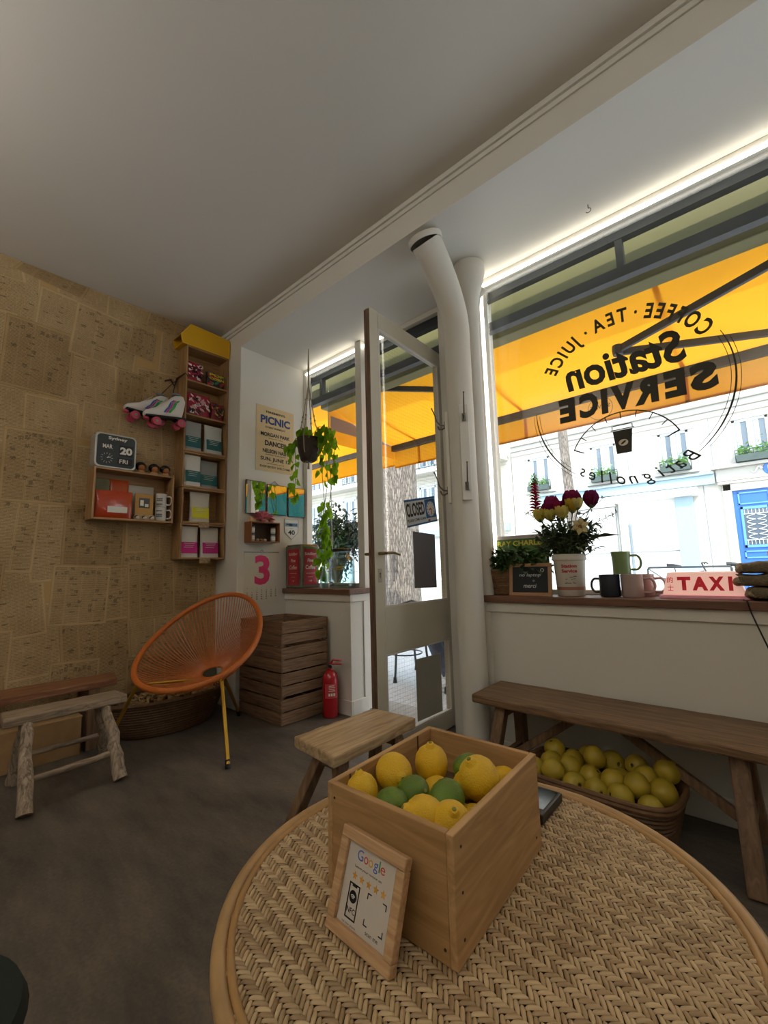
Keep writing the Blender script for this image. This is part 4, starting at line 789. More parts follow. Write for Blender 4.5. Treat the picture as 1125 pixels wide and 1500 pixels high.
def pouch(label, yc, z0, w, h, body, lab, group=None, xf=-3.34, lean=0.0, txt=True, name='coffee_bag', cat='coffee bag', rot=0):
    """stand-up bag: wide gusset at the bottom, flat seal at the top"""
    t = thing(name, label, cat, (xf, yc, z0), group)
    def prof(v): return .026 * (1 - v) ** .7 + .002
    def P(a, v, off=0):
        th = prof(v) + off; ww = w / 2 * (1 - .05 * math.sin(PI * v)); y = ww * math.copysign(abs(math.cos(a)) ** .5, math.cos(a)); x = th * math.copysign(abs(math.sin(a)) ** .8, math.sin(a)) + .003 * math.sin(9 * a + 11 * v)* (1 - v)
        return V((xf + x + lean * v * h, yc + y + rot * x, z0 + v * h))
    R = [[P(2 * PI * k / 28, v / 12) for k in range(28)] for v in range(13)]
    b = obj('bag', loft(MB(), R), mat('bag_' + body, body, .55, bump=.2, bscale=40), t, smooth=True)
    xo = prof(.25) + .0035; mb = MB(); n = 8
    for i in range(n):
        for j in range(5):
            q = []
            for a_, b_ in ((i, j), (i + 1, j), (i + 1, j + 1), (i, j + 1)):
                u = (a_ / n - .5) * .84; v = .13 + .36 * b_ / 5; s_ = (1 - abs(u) ** 3 * 2.2)
                q.append((xf + (prof(v) * max(.2, s_) ** .5 + .0035) + lean * v * h, yc + u * w, z0 + v * h))
            mb.quad(*q)
    l = obj('label', mb, mat('label_' + lab, lab, .6), t)
    if txt:
        tm = MB()
        for r in range(4): tm.box(xf + prof(.4) + .0045 + lean * .4 * h, xf + prof(.4) + .0052 + lean * .4 * h, yc - w * (.28 - .05 * (r % 2)), yc + w * (.28 - .04 * r), z0 + h * (.44 - .06 * r), z0 + h * (.44 - .06 * r) + .003)
        obj('print', tm, mat('label_print', '#cfd8cf', .7), l)
    return t
G, Wh = '#9ea6a6', '#d5d4cd'
g = 'stand-up coffee bags on the column shelves'
pouch('grey teal-labelled coffee bag at left on the top box\'s lowest level', 1.497, 1.951, .145, .24, G, '#1f6466', g)
pouch('pale teal-labelled coffee bag at right on the top box\'s lowest level', 1.660, 1.951, .150, .235, '#c2c6c4', '#1f5f60', g, -3.325)
pouch('white teal-labelled coffee bag at left in the second box, leaning forward', 1.492, 1.671, .135, .245, Wh, '#1c5d60', g, -3.315)
pouch('grey teal-labelled coffee bag at right in the second box, standing back', 1.645, 1.671, .160, .23, G, '#24696b', g, -3.365)
pouch('white coffee bag with yellow label, alone in its box', 1.570, 1.398, .160, .235, '#cfc9bd', '#d8d42c', g, -3.335)
pouch('white coffee bag with pink label at left in the lowest box', 1.488, 1.127, .145, .235, '#d3cfc8', '#c42182', g, -3.33)
pouch('white coffee bag with pink label at right in the lowest box', 1.653, 1.127, .150, .235, '#cbc7c0', '#b81f7c', g, -3.33)
# snack bags
def snack(label, yc, z0, w, h, cols, name='snack_bag', xf=-3.33, words=None):
    t = thing(name, label, 'snack bag', (xf, yc, z0), 'snack bags on the top shelves'); rg = random.Random(int(yc * 1000 + z0 * 100))
    R = []
    for v in range(9):
        vv = v / 8; th = .006 + .026 * math.sin(PI * min(1, vv * .92 + .05)); R.append([V((xf + th * math.sin(2 * PI * k / 24) * (1 + .15 * math.sin(5 * k + v)), yc + (w / 2) * math.copysign(abs(math.cos(2 * PI * k / 24)) ** .6, math.cos(2 * PI * k / 24)) * (1 - .06 * math.sin(PI * vv)), z0 + vv * h + .004 * math.sin(k))) for k in range(24)])
    obj('bag', loft(MB(), R), mat('snack_' + cols[0], cols[0], .35, bump=.6, bscale=55), t, smooth=True)
    for ci, c in enumerate(cols[1:]):
        mb = MB()
        for k in range(13):
            y = yc + rg.uniform(-.40, .40) * w; z = z0 + rg.uniform(.12, .85) * h; s_ = rg.uniform(.006, .017)
            x = xf + .036 + .0006 * ci; mb.obox((x, y, z), (0, s_, rg.uniform(-.01, .01)), (0, -rg.uniform(0, .006), s_ * .6), (.0002, 0, 0))
        obj('printed_pattern', mb, mat('snackprint_' + c, c, .5), t)
    if words:
        mb = MB()
        for i, w_ in enumerate(words): text(mb, w_, (xf + .0385, yc, z0 + h * (.78 - .24 * i)), YP, ZP, w * .8, h * .16, bold=.04)
        obj('lettering', mb, mat('yellow_print', '#e0b81f', .5), t)
snack('red and white snack bag at left on the uppermost shelf', 1.492, 2.510, .130, .165, ('#b3123a', '#e9dcd8', '#4a1420'))
snack('dark popcorn bag with yellow words at right on the uppermost shelf', 1.665, 2.510, .155, .13, ('#26272a', '#b3222f', '#3c7a58'), words=('POP', 'CORN'))
snack('large red, white and black patterned snack bag below the popcorn shelf', 1.525, 2.235, .205, .185, ('#a8233e', '#e6dfdb', '#1d1b1d', '#d9a2a8'))
snack('smaller red and gold snack bag at right below the popcorn shelf', 1.690, 2.235, .110, .15, ('#8c2334', '#c9a05a', '#2a1d1c'))
# yellow bin on top
yb = thing('storage_bin', 'yellow plastic storage bin on top of the tall wall shelf, under the ceiling', 'bin', (-3.35, 1.56, 2.785))
M_yel = mat('yellow_plastic', '#d9a616', .45)
poly = [(1.372, 2.786), (1.358, 2.85), (1.43, 2.958), (1.758, 2.940), (1.758, 2.786)]
mb = MB().prism([(-3.424, y, z) for y, z in poly], (.006, 0, 0)).prism([(-3.272, y, z) for y, z in poly], (-.006, 0, 0)).box(-3.418, -3.278, 1.372, 1.758, 2.786, 2.792).box(-3.418, -3.278, 1.752, 1.758, 2.792, 2.94)
mb.add([(-3.418, 1.43, 2.958), (-3.278, 1.43, 2.958), (-3.278, 1.358, 2.85), (-3.418, 1.358, 2.85)], [(0, 1, 2, 3)]); obj('bin_shell', mb, M_yel, yb)
mb = MB()
for a, b in zip(poly, poly[1:] + poly[:1]): mb.beam((-3.270, a[0], a[1]), (-3.270, b[0], b[1]), .006, .007, (1, 0, 0))
obj('rim', mb, mat('yellow_rim', '#e3b52c', .4), yb)
for i, (y, z, lab) in enumerate(((1.585, 1.384, 'small brown paper tag hanging under the yellow-labelled bag'), (1.60, 1.113, 'small brown paper tag hanging under the two pink-labelled bags'))):
    tag(obj('price_tag', MB().box(-3.279, -3.277, y - .045, y + .04, z - .030, z + .012), mat('brown_card', '#a58d6c', .8, var=.3, vscale=60), loc=(-3.278, y, z)), lab, 'tag', 'paper tags on the column shelves')

# flip clock
ck = thing('flip_clock', 'grey and silver flip calendar clock showing Sydney, Mar 20, Fri', 'clock', (-3.33, .957, 1.722))
def rrect(y0, y1, z0, z1, r, x, n=6):
    P = []
    for cy, cz_, a0 in ((y1 - r, z0 + r, -PI / 2), (y1 - r, z1 - r, 0), (y0 + r, z1 - r, PI / 2), (y0 + r, z0 + r, PI)):
        for k in range(n + 1): a = a0 + PI / 2 * k / n; P.append((x, cy + r * math.cos(a), cz_ + r * math.sin(a)))
    return P
obj('case', MB().prism(rrect(.832, 1.083, 1.7225, 1.958, .03, -3.385), (.105, 0, 0)), mat('clock_silver', '#b9bab6', .3, .4), ck, bevel=.004)
obj('face', MB().prism(rrect(.843, 1.072, 1.733, 1.948, .024, -3.2805), (.002, 0, 0)), mat('clock_face_dark', '#33383a', .5), ck)
x = -3.2780; mb = MB(); text(mb, 'Sydney', (x, .965, 1.925), YP, ZP, .115, .026, bold=.03); text(mb, 'MAR', (x, .905, 1.868), YP, ZP, .058, .028, bold=.02); text(mb, 'FRI', (x, 1.005, 1.776), YP, ZP, .052, .028, bold=.02)
obj('lettering', mb, M_paper, ck)
obj('flip_card', MB().box(-3.2785, -3.2775, .975, 1.060, 1.812, 1.888), mat('card_black', '#17191a', .5), ck)
obj('flip_card', MB().box(-3.2785, -3.2782, .965, 1.060, 1.752, 1.800), mat('card_black', '#17191a', .5), ck)
mb = MB(); text(mb, '20', (-3.2770, 1.018, 1.850), YP, ZP, .076, .052, bold=.05); obj('date_number', mb, M_paper, ck)
mb = MB()
for k in range(12): a = k * PI / 6; mb.obox((x, .903 + .031 * math.cos(a), 1.788 + .031 * math.sin(a)), V((0, math.cos(a), math.sin(a))) * .006, V((0, -math.sin(a), math.cos(a))) * .0009, (.0002, 0, 0))
obj('hour_ticks', mb, M_paper, ck)
for a, l in ((.75, .020), (.25, .026)): obj('clock_hand', MB().obox((x + .0003, .903 + l / 2 * math.cos(a), 1.788 + l / 2 * math.sin(a)), V((0, math.cos(a), math.sin(a))) * l / 2, V((0, -math.sin(a), math.cos(a))) * .0016, (.0002, 0, 0)), M_paper, ck)
# three small figurines
def figurine(loc, label):
    t = thing('figurine', label, 'figurine', loc, 'small round-haired figurines beside the clock'); l = V(loc)
    obj('body', MB().lathe([(0, 0), (.022, 0), (.026, .008), (.020, .020), (.012, .026), (0, .026)], l, 16), mat('figurine_tan', '#b58a5a', .5), t, smooth=True)
    obj('head', MB().ball(l + V((.006, 0, .046)), .026, 16), mat('figurine_face', '#a86838', .5), t, smooth=True)
    obj('hair', MB().ball(l + V((-.006, 0, .053)), .036, 18, .031), mat('black_hair', '#0d0b0b', .4), t, smooth=True)
    return t
fg = figurine((-3.325, 1.132, 1.722), 'small black-haired figurine, nearest the flip clock')
dup(fg, (-3.325, 1.221, 1.722), 'small black-haired figurine, middle one of the three'); dup(fg, (-3.325, 1.300, 1.722), 'small black-haired figurine, furthest right of the three')
# contents of the wide shelf
def flatpack(name, label, y0, y1, z0, z1, xf, c, lab=None):
    t = thing(name, label, 'packet', (xf, (y0 + y1) / 2, z0), 'glossy orange packets in the wide shelf'); yc, w, h = (y0 + y1) / 2, y1 - y0, z1 - z0; R = []
    for v in range(9):
        vv = v / 8; th = .003 + .022 * math.sin(PI * vv) ** .6; R.append([V((xf + th * math.sin(2 * PI * k / 24) + .003 * math.sin(7 * k + 3 * v), yc + w / 2 * math.copysign(abs(math.cos(2 * PI * k / 24)) ** .5, math.cos(2 * PI * k / 24)), z0 + vv * h)) for k in range(24)])
    obj('packet', loft(MB(), R), mat('packet_' + c, c, .22, bump=.35, bscale=30, coat=.5), t, smooth=True)
    if lab: obj('label', MB().box(xf + .025, xf + .0262, yc - w * .18, yc + w * .34, z0 + h * .20, z0 + h * .42), M_paper, t)
flatpack('orange_packet', 'large glossy orange-red packet with a white label in the wide shelf', .855, 1.085, 1.388, 1.575, -3.32, '#b8401c', True)
flatpack('orange_packet', 'smaller orange packet behind the large orange-red one', .95, 1.075, 1.388, 1.665, -3.375, '#b24a22', True)
tag(obj('carton', MB().box(-3.39, -3.345, .862, .948, 1.388, 1.655), mat('khaki_carton', '#6d6a4c', .7, var=.2), bevel=.002, loc=(-3.37, .905, 1.388)), 'small olive-brown carton standing behind the orange packets', 'carton')
tag(obj('card_sheet', MB().box(-3.388, -3.382, 1.078, 1.245, 1.388, 1.64), mat('off_white_card', '#bdb9ae', .8), loc=(-3.385, 1.16, 1.388)), 'large plain off-white card at the back of the wide shelf', 'card')
pf = thing('picture_frame', 'small square tan picture frame with a black and white picture, in the wide shelf', 'picture frame', (-3.33, 1.165, 1.425))
obj('frame', MB().box(-3.335, -3.322, 1.105, 1.225, 1.424, 1.575), mat('tan_frame', '#b98d4d', .6), pf, bevel=.002)
obj('picture', MB().box(-3.322, -3.3205, 1.130, 1.200, 1.475, 1.545), mat('grey_picture', '#4b4b4a', .4), pf)
mb = MB().box(-3.3205, -3.3198, 1.137, 1.160, 1.490, 1.530).box(-3.3205, -3.3198, 1.168, 1.192, 1.483, 1.505); obj('picture_shapes', mb, M_paper, pf)
st = tag(obj('wooden_block', MB().box(-3.36, -3.312, 1.10, 1.235, 1.3875, 1.4238), mat('pale_block', '#b9a586', .7), loc=(-3.33, 1.17, 1.388), bevel=.002), 'low pale wooden block carrying the small picture frame', 'block')
def mini(y, lab):
    t = thing('figurine', lab, 'figurine', (-3.30, y, 1.3875), 'tiny figurines in front of the picture frame')
    obj('head', MB().ball((-3.30, y, 1.401), .0135, 12), mat('mini_white', '#cbc0b3', .5), t, smooth=True); obj('hair', MB().ball((-3.304, y - .003, 1.406), .0125, 12), mat('mini_dark', '#3a2a24', .5), t, smooth=True)
for y, l in ((1.115, 'tiny dark-haired figurine at left before the small picture frame'), (1.163, 'tiny dark-haired figurine in the middle before the small picture frame'), (1.212, 'tiny dark-haired figurine at right before the small picture frame')): mini(y, l)
def mug(label, loc, r, h, color, ang, group, hr=.028, taper=1.0, deco=None, name='mug', wall=.004):
    t = thing(name, label, 'mug', loc, group); l = V(loc)
    m = mat('glaze_' + color, color, .25, coat=.3)
    obj('cup', MB().lathe([(0, .0), (r * .92, 0), (r * taper, .006), (r * taper * .985, h * .5), (r, h - .002), (r - wall / 2, h), (r - wall, h - .002), (r * taper - wall, .008), (0, .008)], l, 32), m, t, smooth=True)
    d = V((math.cos(ang), math.sin(ang), 0))
    obj('handle', MB().tube([l + d * (r * .93) + ZP * h * .80] + [l + d * (r + hr * .55 + hr * .75 * math.cos(a)) + ZP * (h * .5 + h * .32 * math.sin(a)) for a in [PI * (.42 - .84 * k / 9) for k in range(10)]] + [l + d * (r * .93) + ZP * h * .20], .0055, 10), m, t, smooth=True)
    return t, l
for k, (z, lab) in enumerate(((1.3875, 'white printed mug, lower of the stacked pair in the wide shelf'), (1.4885, 'white printed mug, upper of the stacked pair in the wide shelf'))):
    t, l = mug(lab, (-3.335, 1.283, z), .038, .10, '#c9c7c2', .85, 'stacked white mugs')
    mb = MB()
    for q in range(7):
        a = -.2 - .16 * q
        for r_ in range(5):
            if (q * 3 + r_ * 5 + k) % 3: mb.obox(l + V((.0385 * math.cos(a), .0385 * math.sin(a), .022 + .013 * r_)), V((-math.sin(a), math.cos(a), 0)) * .0024, ZP * .0045, V((math.cos(a), math.sin(a), 0)) * .0003)
    obj('printed_pattern', mb, mat('mug_print', '#4a4a4d', .6), t)

# roller skates
def skate(label, o, s=1.0, tip=0):
    t = thing('roller_skate', label, 'roller skate', o, 'roller skates hanging on the wall'); O = V(o)
    def rot(u, v, w): return O + V((w, u * math.cos(tip) - v * math.sin(tip), u * math.sin(tip) + v * math.cos(tip))) * s
    R = []
    for u, zc, hz, hw in ((-.155, .022, .012, .022), (-.14, .026, .024, .036), (-.11, .032, .030, .042), (-.07, .040, .038, .043), (-.03, .054, .052, .040), (.0, .070, .068, .038), (.03, .085, .083, .038), (.06, .094, .092, .037), (.09, .097, .094, .036), (.115, .094, .090, .030), (.128, .080, .066, .016)):
        R.append([rot(u + .02 * math.sin(a) * (zc > .06) * 1.0, zc + hz * math.sin(a), hw * math.copysign(abs(math.cos(a)) ** .7, math.cos(a))) for a in [2 * PI * k / 20 for k in range(20)]])
    bt = obj('boot', loft(MB(), R), mat('white_leather', '#dcd9d6', .4), t, smooth=True)
    obj('boot_opening', MB().lathe([(0, 0), (.030, 0), (.034, .006), (.026, .010)], rot(.085, .186, 0), 18, rot(.02, .2, 0) - rot(0, 0, 0)), mat('grey_lining', '#8d8f96', .8), bt, smooth=True)
    for cc, off in (('#2f63b0', 0), ('#c24a8e', .014), ('#3aa655', .032)):
        mb = MB(); pts = [(-.035 + off, .035), (-.015 + off, .060), (.0 + off, .075), (.02 + off, .115), (.045 + off, .135)]
        for (a, b), (c, d) in zip(pts, pts[1:]):
            W_ = .012 if off < .03 else .019
            mb.quad(rot(a, b, .0435), rot(a + W_, b, .0435), rot(c + W_, d, .0425 if d < .1 else .0405), rot(c, d, .0425 if d < .1 else .0405))
        obj('stripe', mb, mat('stripe_' + cc, cc, .5), bt)
    mb = MB()
    for k in range(6): u, z = -.065 + .017 * k, .080 + .016 * k; mb.tube([rot(u, z - .006, -.02), rot(u + .004, z + .003, 0), rot(u, z - .006, .022)], .0022, 5)
    obj('laces', mb, mat('lace_white', '#d9d5cf', .8), bt)
    obj('sole', MB().prism([rot(-.15, .0, -.036), rot(-.15, .014, -.036), rot(.13, .014, -.036), (rot(.13, -.014, -.036)), rot(.07, -.014, -.036), rot(.05, .0, -.036)], rot(0, 0, .036) - rot(0, 0, -.036)), M_dark, t, bevel=.003)
    obj('truck', MB().box(*[0] * 6) if False else MB().tube([rot(-.09, -.004, 0), rot(-.09, -.03, 0)], .02, 10).tube([rot(.085, -.014, 0), rot(.085, -.03, 0)], .02, 10).tube([rot(-.09, -.032, -.05), rot(-.09, -.032, .05)], .008, 8).tube([rot(.085, -.032, -.05), rot(.085, -.032, .05)], .008, 8), M_steel, t, smooth=True)
    for u in (-.09, .085):
        for w in (-.044, .044):
            ax = rot(0, 0, 1) - rot(0, 0, 0)
            wh = obj('wheel', MB().lathe([(0, -.014), (.018, -.016), (.029, -.013), (.030, 0), (.029, .013), (.018, .016), (0, .014)], rot(u, -.036, w), 22, ax), mat('pink_wheel', '#c2475e', .4), t, smooth=True)
            if w > 0: obj('hub', MB().lathe([(.010, .0150), (.010, .018), (0, .018)], rot(u, -.036, w), 14, ax), M_steel, wh, smooth=True)
    obj('toe_stop', MB().lathe([(0, 0), (.016, 0), (.020, .012), (.016, .022), (0, .022)], rot(-.135, .002, 0), 14, rot(-.03, -.06, 0) - rot(0, 0, 0)), mat('pink_wheel', '#c2475e', .4), t, smooth=True)
skate('nearer white roller skate with rainbow stripes and pink wheels, hanging below the shelves', (-3.245, 1.262, 2.135), 1.0, .12)
skate('further white roller skate, half hidden, its pink wheels against the wall', (-3.355, 1.165, 2.165), .98, -.06)
tag(obj('skate_lace', MB().tube([(-3.33, 1.33, 2.30), (-3.38, 1.36, 2.42), (-3.405, 1.385, 2.52)], .003, 6).tube([(-3.36, 1.22, 2.30), (-3.39, 1.33, 2.45), (-3.405, 1.385, 2.52)], .003, 6), mat('dark_string', '#3b2a26', .8), loc=(-3.40, 1.385, 2.52)), 'dark laces holding the roller skates up on the wall', 'string')
tag(obj('garland', MB().tube([(-3.40, 1.30, 2.49), (-3.405, 1.345, 2.515), (-3.40, 1.372, 2.47), (-3.405, 1.395, 2.54), (-3.27, 1.400, 2.545), (-3.265, 1.42, 2.52)], [.006, .010, .006, .009, .003, .004], 7), mat('dark_red_garland', '#4c2423', .8, bump=.8, bscale=90), loc=(-3.40, 1.36, 2.5), smooth=True), 'small dark red twisted garland on the nail beside the top shelf', 'garland')

# ------------------------------------------------------------------ alcove wall
XA = -3.0995
def wallcard(name, label, cat, y0, y1, z0, z1, color, tilt=0, th=.003):
    t = thing(name, label, cat, (XA + .002, (y0 + y1) / 2, z0)); b = obj('board', MB().box(XA + .0005, XA + th, y0, y1, z0, z1), color, t); return t, b
po, pb = wallcard('poster', 'cream vintage-style poster reading PICNIC and DANCE!! on the white alcove wall', 'poster', 1.915, 2.290, 1.834, 2.392, mat('cream_poster', '#d9c49a', .8, var=.06, vscale=8))
mb = MB(); mk = MB(); x = XA + .0042; yc = 2.1025
text(mk, 'PICNIC', (x, yc, 2.275), YP, ZP, .295, .070, bold=.04); obj('blue_lettering', mk, mat('poster_blue', '#2b4a86', .7), po)
for s_, z, w, h, b in (("FIREMEN'S", 2.345, .19, .020, .02), ('EVERY SUNDAY', 2.212, .20, .016, .02), ('MORGAN PARK', 2.150, .29, .032, .03), ('featuring the', 2.118, .14, .010, .02), ('DANCE!!', 2.075, .21, .045, .04), ('NELSON NASH', 2.008, .25, .034, .03), ('and his orchestra', 1.978, .20, .010, .02), ('SUN. JUNE 12', 1.935, .29, .040, .03), ('refreshments served', 1.902, .17, .009, .02), ('EVERYBODY WELCOME', 1.872, .30, .018, .02)): mb = MB(); text(mb, s_, (x, yc, z), YP, ZP, w, h, bold=b); obj('text_line', mb, mat('poster_black', '#3a3a44', .8), po)
mir = thing('triptych_mirror', 'three-panel folding mirror with thin frames hanging on the alcove wall', 'mirror', (XA + .01, 2.1, 1.465)); M_mir = mat('mirror_silver', '#e8ecec', .02, 1)
for i, (y0, y1, z0, z1) in enumerate(((1.815, 2.000, 1.464, 1.735), (2.014, 2.208, 1.470, 1.722), (2.224, 2.396, 1.466, 1.722))):
    a = (.05, 0, -.06)[i]; c = V((XA + .016, (y0 + y1) / 2, (z0 + z1) / 2)); n = V((1, a, 0)).normalized(); s_ = V((-n.y, n.x, 0))
    fr_ = obj('mirror_frame', MB().obox(c, s_ * (y1 - y0) / 2, ZP * (z1 - z0) / 2, n * .004), mat('dark_mirror_frame', '#4c4640', .4, .5), mir, bevel=.002)
    obj('mirror_glass', MB().obox(c + n * .0045, s_ * ((y1 - y0) / 2 - .005), ZP * ((z1 - z0) / 2 - .005), n * .0006), M_mir, fr_)
obj('hanging_wire', MB().tube([(XA + .004, 2.05, 1.722), (XA + .004, 2.095, 1.757), (XA + .004, 2.14, 1.722)], .0022, 6), M_steel, mir)
ws = thing('wall_box_shelf', 'small dark-edged wooden box shelf with tiny jars on the alcove wall', 'shelf', (-3.05, 1.955, 1.235))
for a in ((1.822, 2.085, 1.235, 1.243), (1.822, 2.085, 1.388, 1.396)): obj('panel', MB().box(XA + .0005, -3.0, *a), mat('reddish_shelf_wood', '#8a5837', .55, var=.1), ws, bevel=.001)
for a in ((1.822, 1.829), (2.078, 2.085)): obj('side_panel', MB().box(XA + .0005, -3.0, a[0], a[1], 1.243, 1.388), mat('reddish_shelf_wood', '#8a5837', .55, var=.1), ws, bevel=.001)
obj('back_panel', MB().box(XA + .0005, XA + .004, 1.829, 2.078, 1.243, 1.388), mat('dark_shelf_back', '#4a3526', .7), ws)
for k, (y, lab) in enumerate(((1.855, 'left'), (2.045, 'right'))):
    for q, (z, pos) in enumerate(((1.2435, 'lower'), (1.3045, 'upper'))):
        t = thing('spice_jar', f'small white-labelled jar, {pos} one of the {lab} pair in the small shelf', 'jar', (-3.04, y, z), 'tiny jars in the small alcove shelf')
        obj('jar_body', MB().lathe([(0, 0), (.018, 0), (.019, .003), (.019, .050), (0, .050)], (-3.04, y, z), 18), mat('jar_grey', '#aab0b4', .2), t, smooth=True)
        obj('lid', MB().lathe([(0, .050), (.018, .050), (.018, .059), (0, .060)], (-3.04, y, z), 18), M_dark, t, smooth=True); obj('label', MB().lathe([(.0194, .012), (.0196, .013), (.0196, .040), (.0194, .041)], (-3.04, y, z), 18), M_paper, t, smooth=True)
for k, (y, c) in enumerate(((1.905, '#b8ae9a'), (1.938, '#8f7d55'), (1.972, '#c9c1ae'))):
    tag(obj('pebble', MB().ball((-3.04, y, 1.2555), .0135, 10, .011), mat('pebble_' + c, c, .7), loc=(-3.04, y, 1.2445), smooth=True), ['pale pebble at left in the small alcove shelf', 'brownish pebble in the middle of the small alcove shelf', 'whitish pebble at right in the small alcove shelf'][k], 'pebble', 'pebbles in the small alcove shelf')
lt = thing('lotus_ornament', 'pink lotus-shaped ornament with pointed petals on the small wall shelf', 'ornament', (-3.05, 1.965, 1.396)); M_pink = mat('pink_petals', '#d9828f', .45, sub=.2)
mb = MB()
for r_, n_, L_, e in ((.0, 6, .045, 1.2), (.012, 9, .055, .85), (.022, 12, .062, .45), (.026, 12, .060, .12)):
    for k in range(n_):
        a = 2 * PI * (k + .5 * (n_ % 2)) / n_; d = V((math.cos(a) * math.cos(e) * .62, math.sin(a) * math.cos(e), math.sin(e))); mb.leaf(V((-3.05 + r_ * .5 * math.cos(a), 1.955 + r_ * math.sin(a), 1.415 + .018 * e)), d, ZP, L_ * 1.35, .040, fold=.3)
obj('petals', mb, M_pink, lt); obj('core', MB().ball((-3.05, 1.955, 1.420), .030, 14, .022), M_pink, lt, smooth=True)
tag(obj('candle', MB().ball((-3.05, 2.035, 1.424), .026, 18, .027), mat('rose_candle', '#e0aaa8', .5, sub=.3), loc=(-3.05, 2.035, 1.397), smooth=True), 'round pale pink ball candle beside the lotus ornament', 'candle')
tag(obj('wooden_block', MB().box(-3.07, -3.03, 1.832, 1.885, 1.3965, 1.428), mat('pale_wood_block', '#c9a877', .6), bevel=.002, loc=(-3.05, 1.86, 1.3965)), 'small pale wooden block at the left end of the small wall shelf', 'block')
sh = thing('road_shield_sign', 'small white shield-shaped metal sign with an airplane and number 40', 'sign', (XA + .002, 2.268, 1.27))
P = [(2.195, 1.452), (2.268, 1.446), (2.341, 1.452), (2.345, 1.405), (2.338, 1.330), (2.300, 1.296), (2.268, 1.268), (2.236, 1.296), (2.198, 1.330), (2.191, 1.405)]
obj('plate', MB().prism([(XA + .0005, y, z) for y, z in P], (.002, 0, 0)), mat('shield_white', '#d8d8d2', .4), sh)
mb = MB(); 
for (a, b), (c, d) in zip(P, P[1:] + P[:1]): mb.beam((XA + .003, a + (2.268 - a) * .05, b + (1.37 - b) * .05), (XA + .003, c + (2.268 - c) * .05, d + (1.37 - d) * .05), .001, .003, (1, 0, 0))
text(mb, '40', (XA + .003, 2.268, 1.333), YP, ZP, .072, .040, bold=.03); text(mb, 'ROUTE', (XA + .003, 2.268, 1.367), YP, ZP, .034, .008)
obj('lettering', mb, M_dark, sh)
obj('blue_field', MB().box(XA + .0026, XA + .003, 2.203, 2.333, 1.382, 1.415), mat('shield_blue', '#6f8fae', .5), sh)
mb = MB(); mb.box(XA + .0031, XA + .0036, 2.215, 2.325, 1.396, 1.403).add([(XA + .0036, 2.25, 1.41), (XA + .0036, 2.29, 1.40), (XA + .0036, 2.27, 1.388), (XA + .0036, 2.24, 1.39)], [(0, 1, 2, 3)]).add([(XA + .0036, 2.315, 1.40), (XA + .0036, 2.328, 1.412), (XA + .0036, 2.325, 1.398)], [(0, 1, 2)]); obj('airplane_silhouette', mb, M_dark, sh)
cl, cb_ = wallcard('wall_calendar', 'white wall calendar with a big pink number 3 above columns of dates', 'calendar', 1.822, 2.142, .745, 1.160, mat('calendar_paper', '#d9d5ca', .8))
mb = MB(); text(mb, '3', (XA + .0038, 1.985, 1.020), YP, ZP, .140, .235, bold=.035); obj('big_number', mb, mat('calendar_pink', '#dd3f7a', .7), cl)
obj('binding', MB().box(XA + .0005, XA + .006, 1.822, 2.142, 1.156, 1.166), M_steel, cl); obj('hanging_loop', MB().tube([(XA + .004, 1.965, 1.165), (XA + .004, 1.98, 1.180), (XA + .004, 1.995, 1.165)], .0016, 6), M_dark, cl)
mb = MB(); d_ = 1
for c_ in range(7):
    text(mb, 'MTWTFSS'[c_], (XA + .0038, 1.852 + .043 * c_, .880), YP, ZP, None, .006, bold=.03)
for r_ in range(6):
    for c_ in range(7):
        n_ = r_ * 7 + c_ - 1
        if 1 <= n_ <= 31: text(mb, str(n_), (XA + .0038, 1.852 + .043 * c_, .862 - .017 * r_), YP, ZP, None, .0105, bold=.05)
text(mb, 'MARCH', (XA + .0038, 1.98, 1.147), YP, ZP, .03, .006); obj('dates', mb, mat('calendar_grey', '#4d5254', .8), cl)

# ------------------------------------------------------------------ on the narrow window's board
tn = thing('tin_canister', 'large square tin canister with red labels reading Schilling, on the window board', 'tin', (-2.985, 2.30, .866)); M_tin = mat('tin_plate', '#8f8a80', .25, .85, var=.15, vscale=12)
x0, x1, y0, y1, z0, z1 = -3.090, -2.880, 2.205, 2.390, .8665, 1.222
obj('canister', MB().box(x0, x1, y0, y1, z0, z1 - .012).box(x0 + .006, x1 - .006, y0 + .006, y1 - .006, z1 - .012, z1), M_tin, tn, bevel=.006)
M_red = mat('tin_red', '#a0182c', .35)
lb = obj('front_label', MB().box(x0 + .030, x1 - .030, y0 - .0015, y0, z0 + .025, z1 - .04), M_red, tn); lb2 = obj('side_label', MB().box(x1, x1 + .0015, y0 + .028, y1 - .028, z0 + .025, z1 - .04), M_red, tn)
for par, o_, r_ in ((lb, V(((x0 + x1) / 2, y0 - .0022, 0)), XP), (lb2, V((x1 + .0022, (y0 + y1) / 2, 0)), YP)):
    mb = MB()
    for s_, z, w, h in (('Schilling', 1.140, .115, .030), ('Fine', 1.090, .06, .026), ('Coffee', 1.035, .10, .034), ('VACUUM PACKED', .985, .09, .007), ('net weight', .955, .05, .008), ('1 LB', .925, .03, .012)): text(mb, s_, o_ + V((0, 0, z)), r_, ZP, w, h, bold=.02, shear=.1)
    obj('lettering', mb, mat('tin_cream', '#d9c9ba', .5), par)
M_cg = glass('clear_glass', (.90, .955, .96), .1, True); M_water = glass('water', (.93, .97, .98), .1, True)
jr = thing('drink_dispenser', 'big clear glass jar with a lid, water and lemon slices on the window board', 'jar', (-2.497, 2.30, .866)); jc = V((-2.497, 2.30, .8665))
